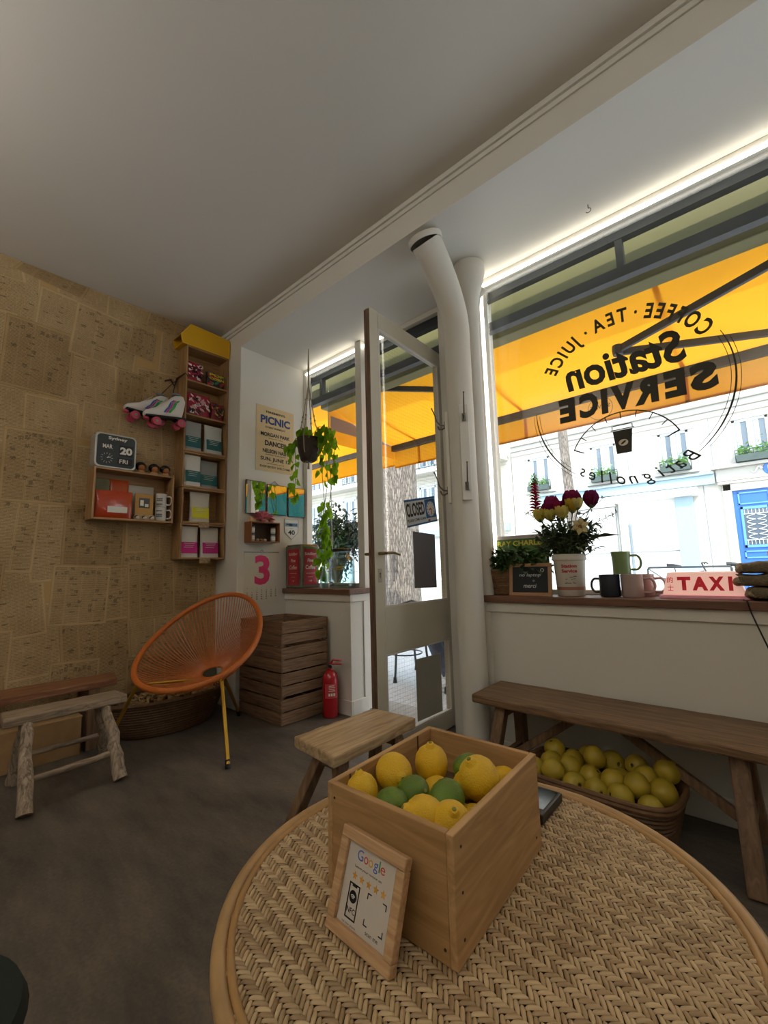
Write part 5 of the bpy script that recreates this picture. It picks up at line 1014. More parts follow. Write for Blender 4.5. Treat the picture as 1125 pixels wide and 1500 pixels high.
obj('glass_jar', MB().lathe([(0, .004), (.095, .004), (.102, .015), (.104, .12), (.102, .20), (.088, .235), (.072, .25), (.070, .275), (.066, .275), (.068, .25), (.084, .232), (.098, .198), (.100, .12), (.098, .018), (0, .012)], jc, 36), M_cg, jr, smooth=True)
obj('lid', MB().lathe([(0, .275), (.074, .275), (.076, .280), (.076, .296), (.070, .300), (0, .302)], jc, 36), mat('dark_lid', '#3c3833', .4, .3), jr, smooth=True)
obj('water', MB().lathe([(0, .014), (.096, .02), (.098, .12), (.097, .17), (0, .17)], jc, 32), M_water, jr, smooth=True)
for k, (ox, oy, oz, ax) in enumerate(((.035, -.06, .150, (0, .3, 1)), (-.01, -.05, .145, (.2, .1, 1)), (.02, -.03, .162, (0, 0, 1)))): tag(obj('lemon_slice', MB().lathe([(0, -.004), (.030, -.004), (.032, 0), (.030, .004), (0, .004)], jc + V((ox, oy, oz)), 20, ax), mat('lemon_yellow', '#e2b91c', .4), loc=jc + V((ox, oy, oz)), smooth=True), ['lemon slice floating at right in the glass jar', 'lemon slice floating at left in the glass jar', 'lemon slice floating at the back of the glass jar'][k], 'lemon slice', 'lemon slices floating in the glass jar')
obj('tap', MB().tube([jc + V((0, -.100, .035)), jc + V((0, -.135, .035)), jc + V((0, -.137, .02))], [.009, .009, .007], 10).lathe([(0, 0), (.016, 0), (.016, .01), (0, .01)], jc + V((0, -.103, .035)), 14, (0, -1, 0)), M_steel, jr, smooth=True)
def bottle(label, c, r, h):
    t = thing('glass_bottle', label, 'bottle', c, 'small clear bottles beside the glass jar'); obj('bottle', MB().lathe([(0, .002), (r * .9, .002), (r, .008), (r, h * .62), (r * .8, h * .72), (r * .42, h * .82), (r * .42, h * .97), (r * .5, h * .98), (r * .5, h), (r * .36, h), (r * .36, h * .82), (r * .75, h * .70), (r * .92, h * .6), (r * .92, .01), (0, .008)], c, 24), M_cg, t, smooth=True)
bottle('small clear glass bottle right beside the large tin', (-2.665, 2.262, .8665), .032, .175); bottle('small clear glass bottle nearest the room, before the glass jar', (-2.60, 2.205, .8665), .028, .15)

# hanging plant
hp = thing('hanging_plant', 'trailing green plant in a dark pot hung in a cord hanger from the ceiling', 'plant', (-2.741, 2.176, 2.835)); hc = V((-2.745, 2.176, 1.875)); rg = random.Random(21)
pot = obj('pot', MB().lathe([(0, 0), (.050, 0), (.062, .01), (.078, .08), (.090, .17), (.094, .19), (.084, .19), (.080, .17), (0, .165)], hc, 28), mat('dark_woven_pot', '#3d3128', .85, bump=.9, bscale=45), hp, smooth=True)
M_cord = mat('macrame_cord', '#a79a86', .9, bump=.5, bscale=200); mb = MB()
mb.tube([(-2.741, 2.176, 2.835), (-2.741, 2.176, 2.70), (-2.742, 2.176, 2.52)], [.003, .008, .007], 8)
for k in range(4):
    a = .5 + k * PI / 2; d = V((math.cos(a), math.sin(a), 0)); mb.tube([V((-2.742, 2.176, 2.52)), V((-2.743, 2.176, 2.42)) + d * .018, V((-2.744, 2.176, 2.20)) + d * .055, hc + d * .098 + ZP * .19, hc + d * .085 + ZP * .08, hc + d * .02 - ZP * .005], .0042, 7)
    for zz, rr in ((2.40, .022), (2.25, .047), (2.21, .055)): mb.ball(V((-2.744, 2.176, zz)) + d * rr, .009, 8)
mb.tube([hc - ZP * .005, hc - ZP * .06], [.006, .010], 8); obj('cord_hanger', mb, M_cord, hp, smooth=True)
vines = [[hc + V((.06, .02, .19)), hc + V((.16, .06, .20)), hc + V((.20, .10, .08)), hc + V((.13, .15, -.10)), hc + V((.05, .17, -.35)), hc + V((-.03, .17, -.60)), hc + V((.0, .17, -.80)), hc + V((-.02, .17, -.95))],
         [hc + V((.05, .03, .19)), hc + V((.10, .09, .14)), hc + V((.06, .15, -.15)), hc + V((-.03, .17, -.45)), hc + V((-.05, .17, -.70)), hc + V((-.03, .165, -.90))],
         [hc + V((.0, .05, .19)), hc + V((.02, .11, .10)), hc + V((.0, .15, -.2)), hc + V((.02, .17, -.52)), hc + V((.03, .17, -.78))],
         [hc + V((-.06, 0, .19)), hc + V((-.14, -.02, .22)), hc + V((-.19, -.04, .15)), hc + V((-.20, -.03, .06))],
         [hc + V((-.05, -.03, .19)), hc + V((-.10, -.06, .16)), hc + V((-.09, -.06, -.02)), hc + V((-.11, -.05, -.18)), hc + V((-.13, -.04, -.30))],
         [hc + V((.05, -.02, .19)), hc + V((.14, 0, .26)), hc + V((.24, .03, .22)), hc + V((.27, .04, .10))], [hc + V((0, -.02, .19)), hc + V((.02, -.04, .24)), hc + V((-.03, -.05, .28))]]
mb = MB(); lf = MB()
for vi, vn in enumerate(vines):
    mb.tube(vn, .0028, 5); n = (len(vn) - 1) * (9 if vi < 3 else 6)
    for k in range(n):
        u = (k + rg.random()) / n * (len(vn) - 1); i = min(int(u), len(vn) - 2); p = vn[i].lerp(vn[i + 1], u - i)
        if vi < 3 and -.16 > p.z - hc.z > -.36 and rg.random() < .7: continue
        d = V((rg.gauss(.1, 1), rg.gauss(-.35, .5), rg.gauss(-.35, .5))).normalized(); q = p + d * .025
        mb.tube([p, q], .0014, 4); L_ = rg.uniform(.050, .082)
        if q.y + d.y * L_ > 2.40: d.y = -abs(d.y) * .3
        dn_ = V((d.x * .5, d.y * .4, -abs(d.z) - .55)).normalized(); sd = dn_.cross(V((rg.gauss(0, .5), -1, rg.gauss(0, .2)))).normalized(); up = sd.cross(dn_)
        pts = [(0, 0, 0), (.06, .30, .05), (.28, .46, .10), (.55, .36, .06), (.80, .16, .0), (1.0, 0, -.06), (.80, -.16, 0), (.55, -.36, .06), (.28, -.46, .10), (.06, -.30, .05), (.40, 0, 0)]
        lf.add([q + dn_ * (a * L_) + sd * (b * L_) + up * (c * L_) for a, b, c in pts], [(i_, (i_ + 1) % 10, 10) for i_ in range(10)])
obj('stems', mb, mat('stem_green', '#6d7a3a', .6), hp); obj('leaves', lf, cloth('pothos_leaf_lit', '#86b52c', .45, .25), hp)  # leaves in a translucent yellow-green
# ------------------------------------------------------------------ furniture on the left
def slab(mb, pts, z0, z1, jag=.0, seed=1):
    """a board with slightly uneven long edges; pts are four corners in order"""
    rg = random.Random(seed); P = [V((p[0], p[1], 0)) for p in pts]; n = 16; top = []
    for i in range(n + 1): q = P[0].lerp(P[1], i / n); top.append(q + (P[0] - P[3]).normalized() * rg.uniform(-jag, jag))
    for i in range(n + 1): q = P[2].lerp(P[3], i / n); top.append(q + (P[3] - P[0]).normalized() * rg.uniform(-jag, jag))
    return mb.prism([(p.x, p.y, z0) for p in top], (0, 0, z1 - z0))
def rough_leg(a, b, r0, r1, seed, n=12):
    rg = random.Random(seed); a, b = V(a), V(b); pts = []; rr = []
    for i in range(8): t = i / 7; pts.append(a.lerp(b, t) + V((rg.gauss(0, .0035), rg.gauss(0, .0035), 0)) * (0 < i < 7)); rr.append((r0 + (r1 - r0) * t) * rg.uniform(.93, 1.08))
    return MB().tube(pts, rr, n)
st = thing('rustic_stool', 'pale driftwood stool with round branch legs, leftmost in the front', 'stool', (-2.73, .64, 0))
o = obj('seat', slab(MB(), [(-2.655, .385), (-2.665, .895), (-2.815, .885), (-2.81, .395)], .335, .378, .006, 3), M_drift, st, bevel=.008)
for k, (a, b) in enumerate((((-2.68, .475, .345), (-2.475, .455, .012)), ((-2.69, .80, .345), (-2.53, .835, .012)), ((-2.77, .79, .345), (-2.93, .885, .012)), ((-2.76, .49, .345), (-2.91, .475, .012)))):
    obj('leg', rough_leg(a, b, .022, .031, k + 2), M_driftl, st, smooth=True)
obj('stretcher', rough_leg((-2.545, .455, .125), (-2.585, .83, .125), .013, .015, 9, 9), M_drift, st, smooth=True); obj('stretcher', rough_leg((-2.85, .48, .145), (-2.86, .86, .145), .012, .013, 8, 9), M_drift, st, smooth=True)
rb = thing('low_bench', 'long brown live-edge wooden bench standing against the newspaper wall', 'bench', (-3.25, 0, 0))
obj('seat', slab(MB(), [(-3.06, -1.3), (-3.09, .98), (-3.30, 1.02), (-3.41, -1.3)], .345, .385, .012, 5), wood('reddish_bench_wood', '#6b4128', '#99694a', .5, 1, 1.2, bump=.3), rb, bevel=.006)
for y in (-1.0, .34, .86): obj('leg', MB().box(-3.14, -3.10, y - .03, y + .03, .0, .345), M_benchl, rb, bevel=.004); obj('leg', MB().box(-3.34, -3.30, y - .03, y + .03, .0, .345), M_benchl, rb, bevel=.004); obj('crossbar', MB().box(-3.30, -3.14, y - .02, y + .02, .28, .33), M_benchl, rb, bevel=.003)
cb = thing('cardboard_box', 'flat brown cardboard box pushed under the long bench by the wall', 'box', (-3.2, .60, 0))
obj('box_body', MB().box(-3.295, -3.085, .41, .80, .001, .205), mat('cardboard', '#9b7a52', .8, var=.1), cb, bevel=.002); obj('box_flap', MB().box(-3.295, -3.083, .408, .803, .205, .210), mat('cardboard_flap', '#ab8a60', .8), cb); obj('tape', MB().box(-3.21, -3.17, .407, .804, .2101, .2112), mat('tape_tan', '#c0a070', .3), cb)

# big low basket with cork chips behind the chair
M_wick = mat('dark_wicker', '#5b4128', .65, var=.25, vscale=40, bump=.3, bscale=120)
lb_ = thing('wicker_basket', 'large low dark wicker basket full of wood chips behind the orange chair', 'basket', (-3.15, 1.30, 0))
mb = MB(); rg = random.Random(3)
E_ = lambda a, s_, z: V((-3.15 + .215 * s_ * math.cos(a), 1.31 + .37 * s_ * math.sin(a), z))
for i in range(13):
    z = .012 + i * .0155; s_ = .74 + .26 * (i / 12) ** .7
    mb.tube([E_(2 * PI * k / 60, s_ + .012 * math.sin(PI * k + PI * i), z) for k in range(60)], .0085, 6, closed=True)
mb.tube([E_(2 * PI * k / 60, 1.02 + .01 * math.sin(k * 1.3), .215) for k in range(60)], .013, 8, closed=True)
obj('weave', mb, M_wick, lb_, smooth=True); obj('basket_bottom', MB().lathe([(0, .004), (.155, .004), (.20, .10), (0, .10)], (-3.15, 1.31, 0), 30, sx=1, sy=1.7), M_wick, lb_)
mb = MB()
for k in range(420):
    a = rg.uniform(0, 2 * PI); q = rg.random() ** .5 * .93; p = E_(a, q, .155 + .055 * (1 - q * q) + rg.uniform(-.012, .03)); d = V((rg.gauss(0, 1), rg.gauss(0, 1), rg.gauss(0, .6))).normalized(); s_, u_ = frame_of(d)
    mb.obox(p, d * rg.uniform(.010, .022), s_ * rg.uniform(.006, .013), u_ * rg.uniform(.004, .009))
tag(obj('wood_chips', mb, mat('cork_chip', '#9d7f58', .85, var=.3, vscale=30), loc=(-3.15, 1.30, .15)), 'heap of tan wood chips filling the large low wicker basket', 'wood chips', kind='stuff')
tag(obj('board', MB().box(-3.40, -3.375, 1.60, 1.755, .001, .33), mat('grey_green_board', '#6e6f5f', .8, var=.1), bevel=.003, loc=(-3.39, 1.68, 0)), 'narrow grey-green board standing against the wall behind the orange chair', 'board')

# orange string chair
CC = V((-2.786, 1.355, .605)); ANG, TH, CA, CBx, EGG = 5.297, .584, .359, .441, .098
CF = V((math.cos(ANG), math.sin(ANG), 0)); CS = V((-math.sin(ANG), math.cos(ANG), 0)); CT = -CF * math.cos(TH) + ZP * math.sin(TH)
def rimp(t): return CC + CS * (CA * (1 - EGG * math.sin(t)) * math.cos(t)) + CT * (CBx * math.sin(t)) + (CF * math.sin(TH) + ZP * math.cos(TH)) * (-.026 * math.cos(t) ** 2 + .013 * min(math.sin(t), 0) ** 2)
APX = V((-2.80, 1.435, .372)); HR = .066
def acapulco(label, group='string chairs with gold legs'):
    t = thing('string_chair', label, 'chair', (-2.60, 1.28, 0), group)
    M_or = mat('orange_cord', '#b5642a', .45, var=.12, vscale=30); M_or2 = mat('orange_rim', '#bd6624', .4, bump=.5, bscale=160)
    n = 96; rim = [rimp(2 * PI * k / n) for k in range(n)]
    obj('rim', MB().tube(rim, .0165, 12, closed=True), M_or2, t, smooth=True)
    nr = (CF * math.sin(TH) * -1 - ZP * math.cos(TH)).normalized(); hx, hy = frame_of(ZP)
    ha = CS; hb = CT - ZP * 0; mb = MB(); hole = []
    for k in range(n):
        a = 2 * PI * (k + .5) / n; h = APX + (CS * math.cos(a) + (-CF * .94 + ZP * .34) * math.sin(a)) * HR; r_ = rimp(a); hole.append(h)
        ctl = h + (r_ - h) * .5 + V((0, 0, -.045)) + (h - APX) * .8
        pts = [r_ * ((1 - s_) ** 2) + ctl * (2 * s_ * (1 - s_)) + h * (s_ ** 2) for s_ in [q / 7 for q in range(8)]]
        mb.tube(pts, .0034, 5)
    obj('string_seat', mb, M_or, t, smooth=True)
    obj('base_ring', MB().tube(hole, .007, 8, closed=True), M_or2, t, smooth=True)
    legs = (((-2.545, 1.36, .405), (-2.238, 1.244, .02)), ((-2.835, 1.0, .378), (-3.06, .925, .02)), ((-2.72, 1.46, .37), (-2.973, 1.728, .02)))
    fr_ = MB(); tops = [V(a) for a, b in legs]
    for k, (a, b) in enumerate(legs):
        l = obj('leg', MB().tube([a, b], .0105, 12), M_gold, t, smooth=True); b = V(b); obj('foot_cap', MB().tube([b + (V(a) - b) * .05, b - ZP * .019], .0135, 12), M_dark, l, smooth=True)
    for k in range(3): a, b = tops[k], tops[(k + 1) % 3]; fr_.tube([a, APX - ZP * .035], .007, 8)
    obj('frame', fr_, M_gold, t, smooth=True)
    return t
ch = acapulco('orange string chair with round rim and gold legs by the crates')
ch2 = dup(ch, (.52, 1.46, 0), 'orange string chair mostly outside the picture at right, one gold leg showing', rot=(0, 0, 2.30))

# fruit crates, extinguisher
def fruit_crate(label, x0, x1, y0, y1, z0, h):
    t = thing('fruit_crate', label, 'crate', ((x0 + x1) / 2, (y0 + y1) / 2, z0), 'stacked old fruit crates'); g_ = .008; sh_ = (h - g_ * 4) / 4; rg = random.Random(int(z0 * 100) + 1)
    for k in range(4):
        a = z0 + g_ / 2 + k * (sh_ + g_); th = .010
        for nm, bx, m in (('slat', (x0, x1, y0, y0 + th), M_fruitx), ('slat', (x0, x1, y1 - th, y1), M_fruitx), ('slat', (x1 - th, x1, y0 + th, y1 - th), M_fruitc), ('slat', (x0, x0 + th, y0 + th, y1 - th), M_fruitc)):
            d = rg.uniform(-.002, .002); obj(nm, MB().box(bx[0] + d, bx[1] + d, bx[2] - d, bx[3] - d, a + (.012 if k == 2 and bx[0] > x0 + .1 else 0), a + sh_), m, t, bevel=.002)
    for x in (x0 + .010, x1 - .032):
        for y in (y0 + .010, y1 - .032): obj('corner_post', MB().box(x, x + .022, y, y + .022, z0 + .002, z0 + h - .006), M_fruitc, t)
    obj('bottom_boards', MB().box(x0 + .01, x1 - .01, y0 + .01, y1 - .01, z0 + .004, z0 + .014), M_fruitx, t)
fruit_crate('lower of two stacked old brown slatted fruit crates', -3.045, -2.528, 1.770, 2.172, .0, .332)
fruit_crate('upper, open-topped old brown slatted fruit crate of the stack', -3.045, -2.528, 1.772, 2.174, .334, .336)
fe = thing('fire_extinguisher', 'small red fire extinguisher on the floor beside the crates', 'fire extinguisher', (-2.435, 2.115, 0)); c = V((-2.435, 2.115, .001)); M_fr = mat('extinguisher_red', '#b01522', .25, coat=.5)
obj('cylinder', MB().lathe([(0, 0), (.050, 0), (.054, .008), (.054, .25), (.046, .285), (.026, .305), (.018, .31), (.018, .325), (0, .325)], c, 32), M_fr, fe, smooth=True)
mb = MB(); n_ = V((.85, -.52, 0)).normalized()
for k in range(8):
    a0, a1 = (math.atan2(n_.y, n_.x) + (q - 4) * .22 for q in (k, k + 1)); mb.quad(*[c + V((.0546 * math.cos(a), .0546 * math.sin(a), z)) for a, z in ((a0, .13), (a1, .13), (a1, .225), (a0, .225))])
obj('label', mb, mat('extinguisher_label', '#c23a42', .5), fe); mb = MB(); sd = V((-n_.y, n_.x, 0))
for k in range(3): mb.obox(c + n_ * .056 + sd * (.017 * (k - 1)) + ZP * .155, sd * .006, ZP * .009, n_ * .0003)
for k in range(4): mb.obox(c + n_ * .056 + ZP * (.18 + .011 * k), sd * (.022 - .003 * (k % 2)), ZP * .0018, n_ * .0003)
obj('label_print', mb, M_paper, fe)
obj('valve', MB().lathe([(.014, .32), (.018, .325), (.018, .345), (.012, .35), (0, .35)], c, 16), M_steel, fe, smooth=True)
obj('handle', MB().tube([c + ZP * .345, c + V((.03, .02, .352)), c + V((.075, .045, .350))], [.009, .008, .006], 8).tube([c + ZP * .350, c + V((.02, .012, .378)), c + V((.072, .044, .372))], [.008, .007, .006], 8), M_fr, fe, smooth=True)
obj('gauge', MB().lathe([(0, 0), (.012, 0), (.012, .008), (0, .008)], c + V((.012, -.012, .335)), 14, n_), M_dark, fe, smooth=True)
obj('hose', MB().tube([c + V((-.01, .01, .34)), c + V((-.045, .045, .33)), c + V((-.06, .05, .26)), c + V((-.058, .045, .14))], .007, 8), M_dark, fe, smooth=True)

# worn stool in the middle
ms = thing('wooden_stool', 'light worn wooden stool with splayed legs behind the fruit box', 'stool', (-1.275, 1.24, 0))
obj('seat', slab(MB(), [(-1.145, 1.005), (-1.165, 1.468), (-1.388, 1.455), (-1.398, 1.035)], .362, .402, .003, 12), M_stoolw, ms, bevel=.007)
for k, (a, b) in enumerate((((-1.30, 1.10, .365), (-1.44, 1.0, .0)), ((-1.225, 1.10, .365), (-1.10, 1.02, .0)), ((-1.31, 1.39, .365), (-1.43, 1.47, .0)), ((-1.225, 1.39, .365), (-1.10, 1.47, .0)))):
    obj('leg', MB().beam(a, b, .036, .046, (0, 1, 0)), M_benchl, ms, bevel=.004)
for y in (1.10, 1.39): obj('crossbar', MB().box(-1.335, -1.195, y - .022, y + .022, .315, .362), M_benchl, ms, bevel=.004)
obj('stretcher', MB().beam((-1.265, 1.08, .20), (-1.265, 1.41, .20), .025, .03), M_benchl, ms, bevel=.003)

# long bench under the big window, fruit basket below
bn = thing('long_bench', 'long narrow brown wooden bench under the big window', 'bench', (-.55, 2.0, 0))
obj('seat', slab(MB(), [(-1.150, 1.865), (.06, 1.835), (.08, 2.185), (-1.160, 2.175)], .372, .410, .004, 14), M_bench, bn, bevel=.008)
for x, dx_ in ((-1.02, -.03), (-.175, .02)):
    for y, dy in ((1.925, -.13), (2.09, .075)): obj('leg', MB().beam((x, y, .375), (x + dx_, y + dy, .0), .046, .05, (1, 0, 0)), M_benchl, bn, bevel=.005)
    obj('crossbar', MB().box(x - .022, x + .022, 1.90, 2.13, .325, .372), M_benchl, bn, bevel=.004)
    obj('stretcher', MB().beam((x + dx_ * .6, 1.85, .14), (x + dx_ * .6, 2.14, .14), .028, .032), M_benchl, bn, bevel=.003)
obj('brace', MB().beam((-.185, 2.0, .125), (-.58, 2.0, .365), .026, .034), M_benchl, bn, bevel=.003); obj('brace', MB().beam((-1.03, 2.0, .125), (-.70, 2.0, .365), .026, .034), M_benchl, bn, bevel=.003)
bk = thing('wicker_basket', 'rectangular brown wicker basket heaped with yellow quinces under the bench', 'basket', (-.61, 1.90, 0))
def rr_(s_, z, n=56, ph=0, amp=.0):
    P = []; hx, hy, r_ = .272 * s_, .158 * s_, .05
    for k in range(n):
        a = 2 * PI * k / n; c_, q_ = math.cos(a), math.sin(a); e = 4.5; rad_ = (abs(c_ / hx) ** e + abs(q_ / hy) ** e) ** (-1 / e) + amp * math.sin(PI * k + ph)
        P.append(V((-.62 + rad_ * c_ * .997 + rad_ * q_ * .05, 1.905 + rad_ * q_ - rad_ * c_ * .03, z)))
    return P
mb = MB()
for i in range(11): mb.tube(rr_(.86 + .14 * i / 10, .010 + i * .0145, 56, PI * i, .004), .0078, 6, closed=True)
for i in range(28):
    a, b = rr_(.86, .005)[i * 2], rr_(1.0, .17)[i * 2]; mb.tube([a, b], .005, 5)
obj('weave', mb, M_wick, bk, smooth=True)
mb = MB().tube(rr_(1.02, .172, 56, 0, .004), .011, 8, closed=True).tube(rr_(1.03, .186, 56, PI, .004), .009, 8, closed=True); obj('rim', mb, mat('wicker_rim', '#6d4e31', .6, var=.2, vscale=40), bk, smooth=True)
obj('basket_bottom', MB().prism(rr_(.86, .003, 40), (0, 0, .008)), M_wick, bk)
M_qu = mat('quince_skin', '#a8922a', .5, var=.16, vscale=14, bump=.12, bscale=30, sub=.05)
q0 = thing('quince', 'yellow quince', 'fruit', (0, 0, 0), 'yellow quinces in the basket under the bench')
qb = obj('fruit_body', MB().lathe([(.001, -.040), (.010, -.041), (.026, -.036), (.038, -.022), (.0435, -.004), (.042, .012), (.034, .028), (.022, .036), (.010, .037), (.003, .032), (0, .030)], (0, 0, 0), 24), M_qu, q0, smooth=True)
obj('calyx', MB().lathe([(0, .028), (.004, .030), (.006, .036), (.003, .034), (0, .031)], (0, 0, 0), 8), mat('dark_stem', '#3a2b18', .8), q0)
QP = [(-.806, 1.941), (-.793, 1.846), (-.78, 1.77), (-.736, 1.933), (-.723, 1.769), (-.674, 1.818), (-.65, 1.745), (-.693, 2.02), (-.622, 1.905), (-.575, 1.752), (-.571, 1.993), (-.539, 1.815), (-.48, 1.99), (-.50, 1.745), (-.453, 1.80), (-.449, 1.895), (-.385, 1.965), (-.378, 1.795), (-.40, 1.735), (-.53, 1.90), (-.61, 1.82)]
QP = [((x + .62) * .93 - .625, (y - 1.89) * .86 + 1.92) for x, y in QP]
def settle(pts, r, z, it=160):
    P = [[x, y, z] for x, y in pts]
    for _ in range(it):
        for i in range(len(P)):
            for j in range(i):
                d = [P[i][k] - P[j][k] for k in range(3)]; L_ = math.sqrt(sum(q * q for q in d)) + 1e-6
                if L_ < 2 * r:
                    m_ = (2 * r - L_) / 2 / L_
                    for k in range(3): P[i][k] += d[k] * m_ * (1 if k < 2 else .2); P[j][k] -= d[k] * m_ * (1 if k < 2 else .2)
            P[i][0] = min(max(P[i][0], -.845), -.40); P[i][1] = min(max(P[i][1], 1.80), 2.015)
    return P
rg = random.Random(9); zz = [.195, .19, .185, .195, .18, .20, .17, .2, .21, .17, .2, .19, .19, .175, .2, .2, .205, .185, .165, .165, .165]
QQ = settle(QP, .040, .185)
names_q = ['far left corner, back', 'left end, middle', 'left end, front', 'upper left, touching the back row', 'front row, second from left', 'centre left, prominent', 'front row, half buried', 'back row, second from left', 'centre, large', 'front row, near the middle', 'back row, large round one', 'centre right, low', 'back row, second from right', 'front row, second from right', 'right side, middle', 'right of centre, back', 'far right corner, back, biggest', 'far right, dark calyx facing out', 'far right corner, front', 'middle of the heap, half hidden', 'centre front, half hidden']
for k, p in enumerate(QQ):
    lab = 'yellow quince in the basket: ' + names_q[k]
    r_ = (rg.uniform(-1.4, 1.4), rg.uniform(-1.4, 1.4), rg.uniform(0, 6)); loc = (p[0], p[1], zz[k] + (.02 if k % 4 == 0 else 0))
    if k == 0: q0.location = loc; q0.rotation_euler = r_; q0['label'] = lab
    else: dup(q0, loc, lab, rot=r_, scale=(rg.uniform(.95, 1.08),) * 3)
obj('lining', MB().prism(rr_(.95, .128, 40), (0, 0, .006)), mat('kraft_lining', '#5d4931', .9), bk)

# ------------------------------------------------------------------ big window board
def P_(x, y=2.33): return V((x, y, .8445))
pl = thing('potted_plant', 'leafy green plant in a brown woven basket at the left end of the board', 'plant', P_(-1.165)); c = P_(-1.160, 2.30); rg = random.Random(31)
mb = MB()
for i in range(13): r_ = .068 + .0011 * i * 2; mb.tube([c + V(((r_ + .002 * math.sin(PI * k + PI * i)) * math.cos(2 * PI * k / 40), (r_ * .85 + .002 * math.sin(PI * k + PI * i)) * math.sin(2 * PI * k / 40), .008 + .0105 * i)) for k in range(40)], .006, 6, closed=True)
obj('woven_pot', mb, mat('seagrass', '#7b5c40', .75, var=.2, vscale=60), pl, smooth=True); obj('soil', MB().lathe([(0, .005), (.062, .005), (.085, .12), (0, .125)], c, 24, sy=.85), mat('soil', '#2a2019', .9), pl)
obj('basket_handle', MB().tube([c + V((.085, -.03, .10)), c + V((.095, -.035, .15)), c + V((.135, -.035, .165)), c + V((.15, -.03, .12))], .007, 8), mat('seagrass', '#7b5c40', .75), pl, smooth=True)
lf = MB(); sm = MB()
for k in range(330):
    a = rg.uniform(0, 2 * PI); q = rg.random() ** .5; base = c + V((.05 * math.cos(a), .03 * math.sin(a), .115)); tip = c + V((.06 + .19 * q * math.cos(a), -.01 + .075 * q * math.sin(a), .15 + .085 * (1 - q * q) + rg.uniform(-.03, .02)))
    if k % 3 == 0: sm.tube([base, (base + tip) / 2 + ZP * .02, tip], .0016, 4)
    lf.leaf(tip, (math.cos(a) + rg.gauss(0, .5), math.sin(a) * .5 + rg.gauss(0, .4), rg.gauss(.1, .6)), ZP, rg.uniform(.034, .056), rg.uniform(.020, .030))
obj('leaves', lf, mat('houseplant_leaf', '#3c5a2c', .4, var=.4, vscale=20), pl); obj('stems', sm, mat('stem_green', '#6d7a3a', .6), pl)
sb = thing('sanitizer_bottle', 'small clear plastic bottle with a green cap at the very left of the board', 'bottle', P_(-1.285, 2.31)); c = P_(-1.288, 2.30)
obj('bottle_body', MB().lathe([(0, 0), (.022, 0), (.024, .004), (.024, .075), (.014, .09), (.010, .095), (.010, .10), (0, .10)], c, 20), mat('milky_plastic', '#c9d0d0', .2), sb, smooth=True); obj('cap', MB().lathe([(.012, .10), (.013, .104), (.012, .14), (.008, .145), (0, .145)], c, 16), mat('green_cap', '#1e6b4c', .4), sb, smooth=True)
rc = thing('record_sleeve', 'green record sleeve lettered RAY CHARLES leaning on the window pane', 'record', P_(-1.10, 2.39))
n_ = V((0, -1, .06)).normalized(); rx, ru = XP, V((0, .06, 1)).normalized(); c = V((-1.098, 2.388, 1.011))
obj('sleeve', MB().obox(c, rx * .160, ru * .163, n_ * .002), mat('green_sleeve', '#3d6424', .5, var=.2, vscale=10), rc)
obj('grey_border', MB().obox(c + ru * .153 + n_ * .0025, rx * .160, ru * .010, n_ * .0005), mat('border_grey', '#a89d97', .6), rc)
mb = MB(); text(mb, 'RAY CHARLES', c + ru * .118 + n_ * .0032, rx, ru, .285, .030, bold=.03); obj('lettering', mb, mat('yellow_letters', '#c9b83a', .5), rc)
cb = thing('chalkboard', 'small wood-framed chalkboard with handwritten chalk words on the window board', 'chalkboard', P_(-.985, 2.23)); rx = V((1, .02, 0)).normalized(); n_ = V((.02, -1, .12)).normalized(); ru = n_.cross(rx) * -1
ru = ru if ru.z > 0 else -ru; c = V((-.985, 2.232, .927))
mb = MB()
for a, b, w, h in ((0, .075, .113, .009), (0, -.075, .113, .009), (-.104, 0, .009, .066), (.104, 0, .009, .066)): mb.obox(c + rx * a + ru * b, rx * w, ru * h, n_ * .006)
obj('frame', mb, mat('pine_frame', '#a9805a', .6), cb, bevel=.002); obj('slate', MB().obox(c, rx * .096, ru * .067, n_ * .003), mat('slate_black', '#1b2024', .7), cb); mb = MB()
text(mb, 'no laptop', c + ru * .022 + n_ * .0036, rx, ru, .115, .022, shear=.2, bold=.01); text(mb, 'o', c - ru * .006 + n_ * .0036 + rx * .02, rx, ru, .009, .010); text(mb, 'merci', c - ru * .032 + n_ * .0036, rx, ru, .070, .020, shear=.2, bold=.01)
for k in range(9): a = 2 * PI * k / 9; mb.obox(c + rx * (.066 + .008 * math.cos(a)) + ru * (.048 + .008 * math.sin(a)) + n_ * .0036, rx * .002, ru * .002, n_ * .0002)
obj('chalk_writing', mb, mat('chalk', '#cfd2d2', .9), cb)
cp = thing('paper_cup_vase', 'tall white paper cup with red lettering holding the bouquet', 'vase', P_(-.808)); c = P_(-.808, 2.315)
obj('cup', MB().lathe([(0, 0), (.062, 0), (.064, .003), (.076, .175), (.082, .178), (.083, .186), (.081, .190), (.079, .205), (.074, .208), (.070, .206), (.060, .02), (0, .02)], c, 36), mat('paper_cup', '#c9c2b6', .6), cp, smooth=True)
obj('brown_band', MB().lathe([(.0655, .030), (.0668, .031), (.0676, .044), (.0668, .045)], c, 36), mat('brown_band', '#a5705a', .6), cp, smooth=True); mb = MB()
for s_, z, m_ in (('Station', .148, 0), ('Service', .124, 0)):
    n0 = len(mb.v); text(mb, s_, (0, 0, z), XP, ZP, .075, .017, bold=.04)
    for i in range(n0, len(mb.v)): x, y, z_ = mb.v[i]; a = -PI / 2 + .30 + x / .074; R_ = .064 + .012 * z_ / .175 + .0008; mb.v[i] = tuple(c + V((R_ * math.cos(a), R_ * math.sin(a), z_)))
obj('red_lettering', mb, mat('cup_red', '#b22a35', .6), cp); mb = MB(); rg = random.Random(4)
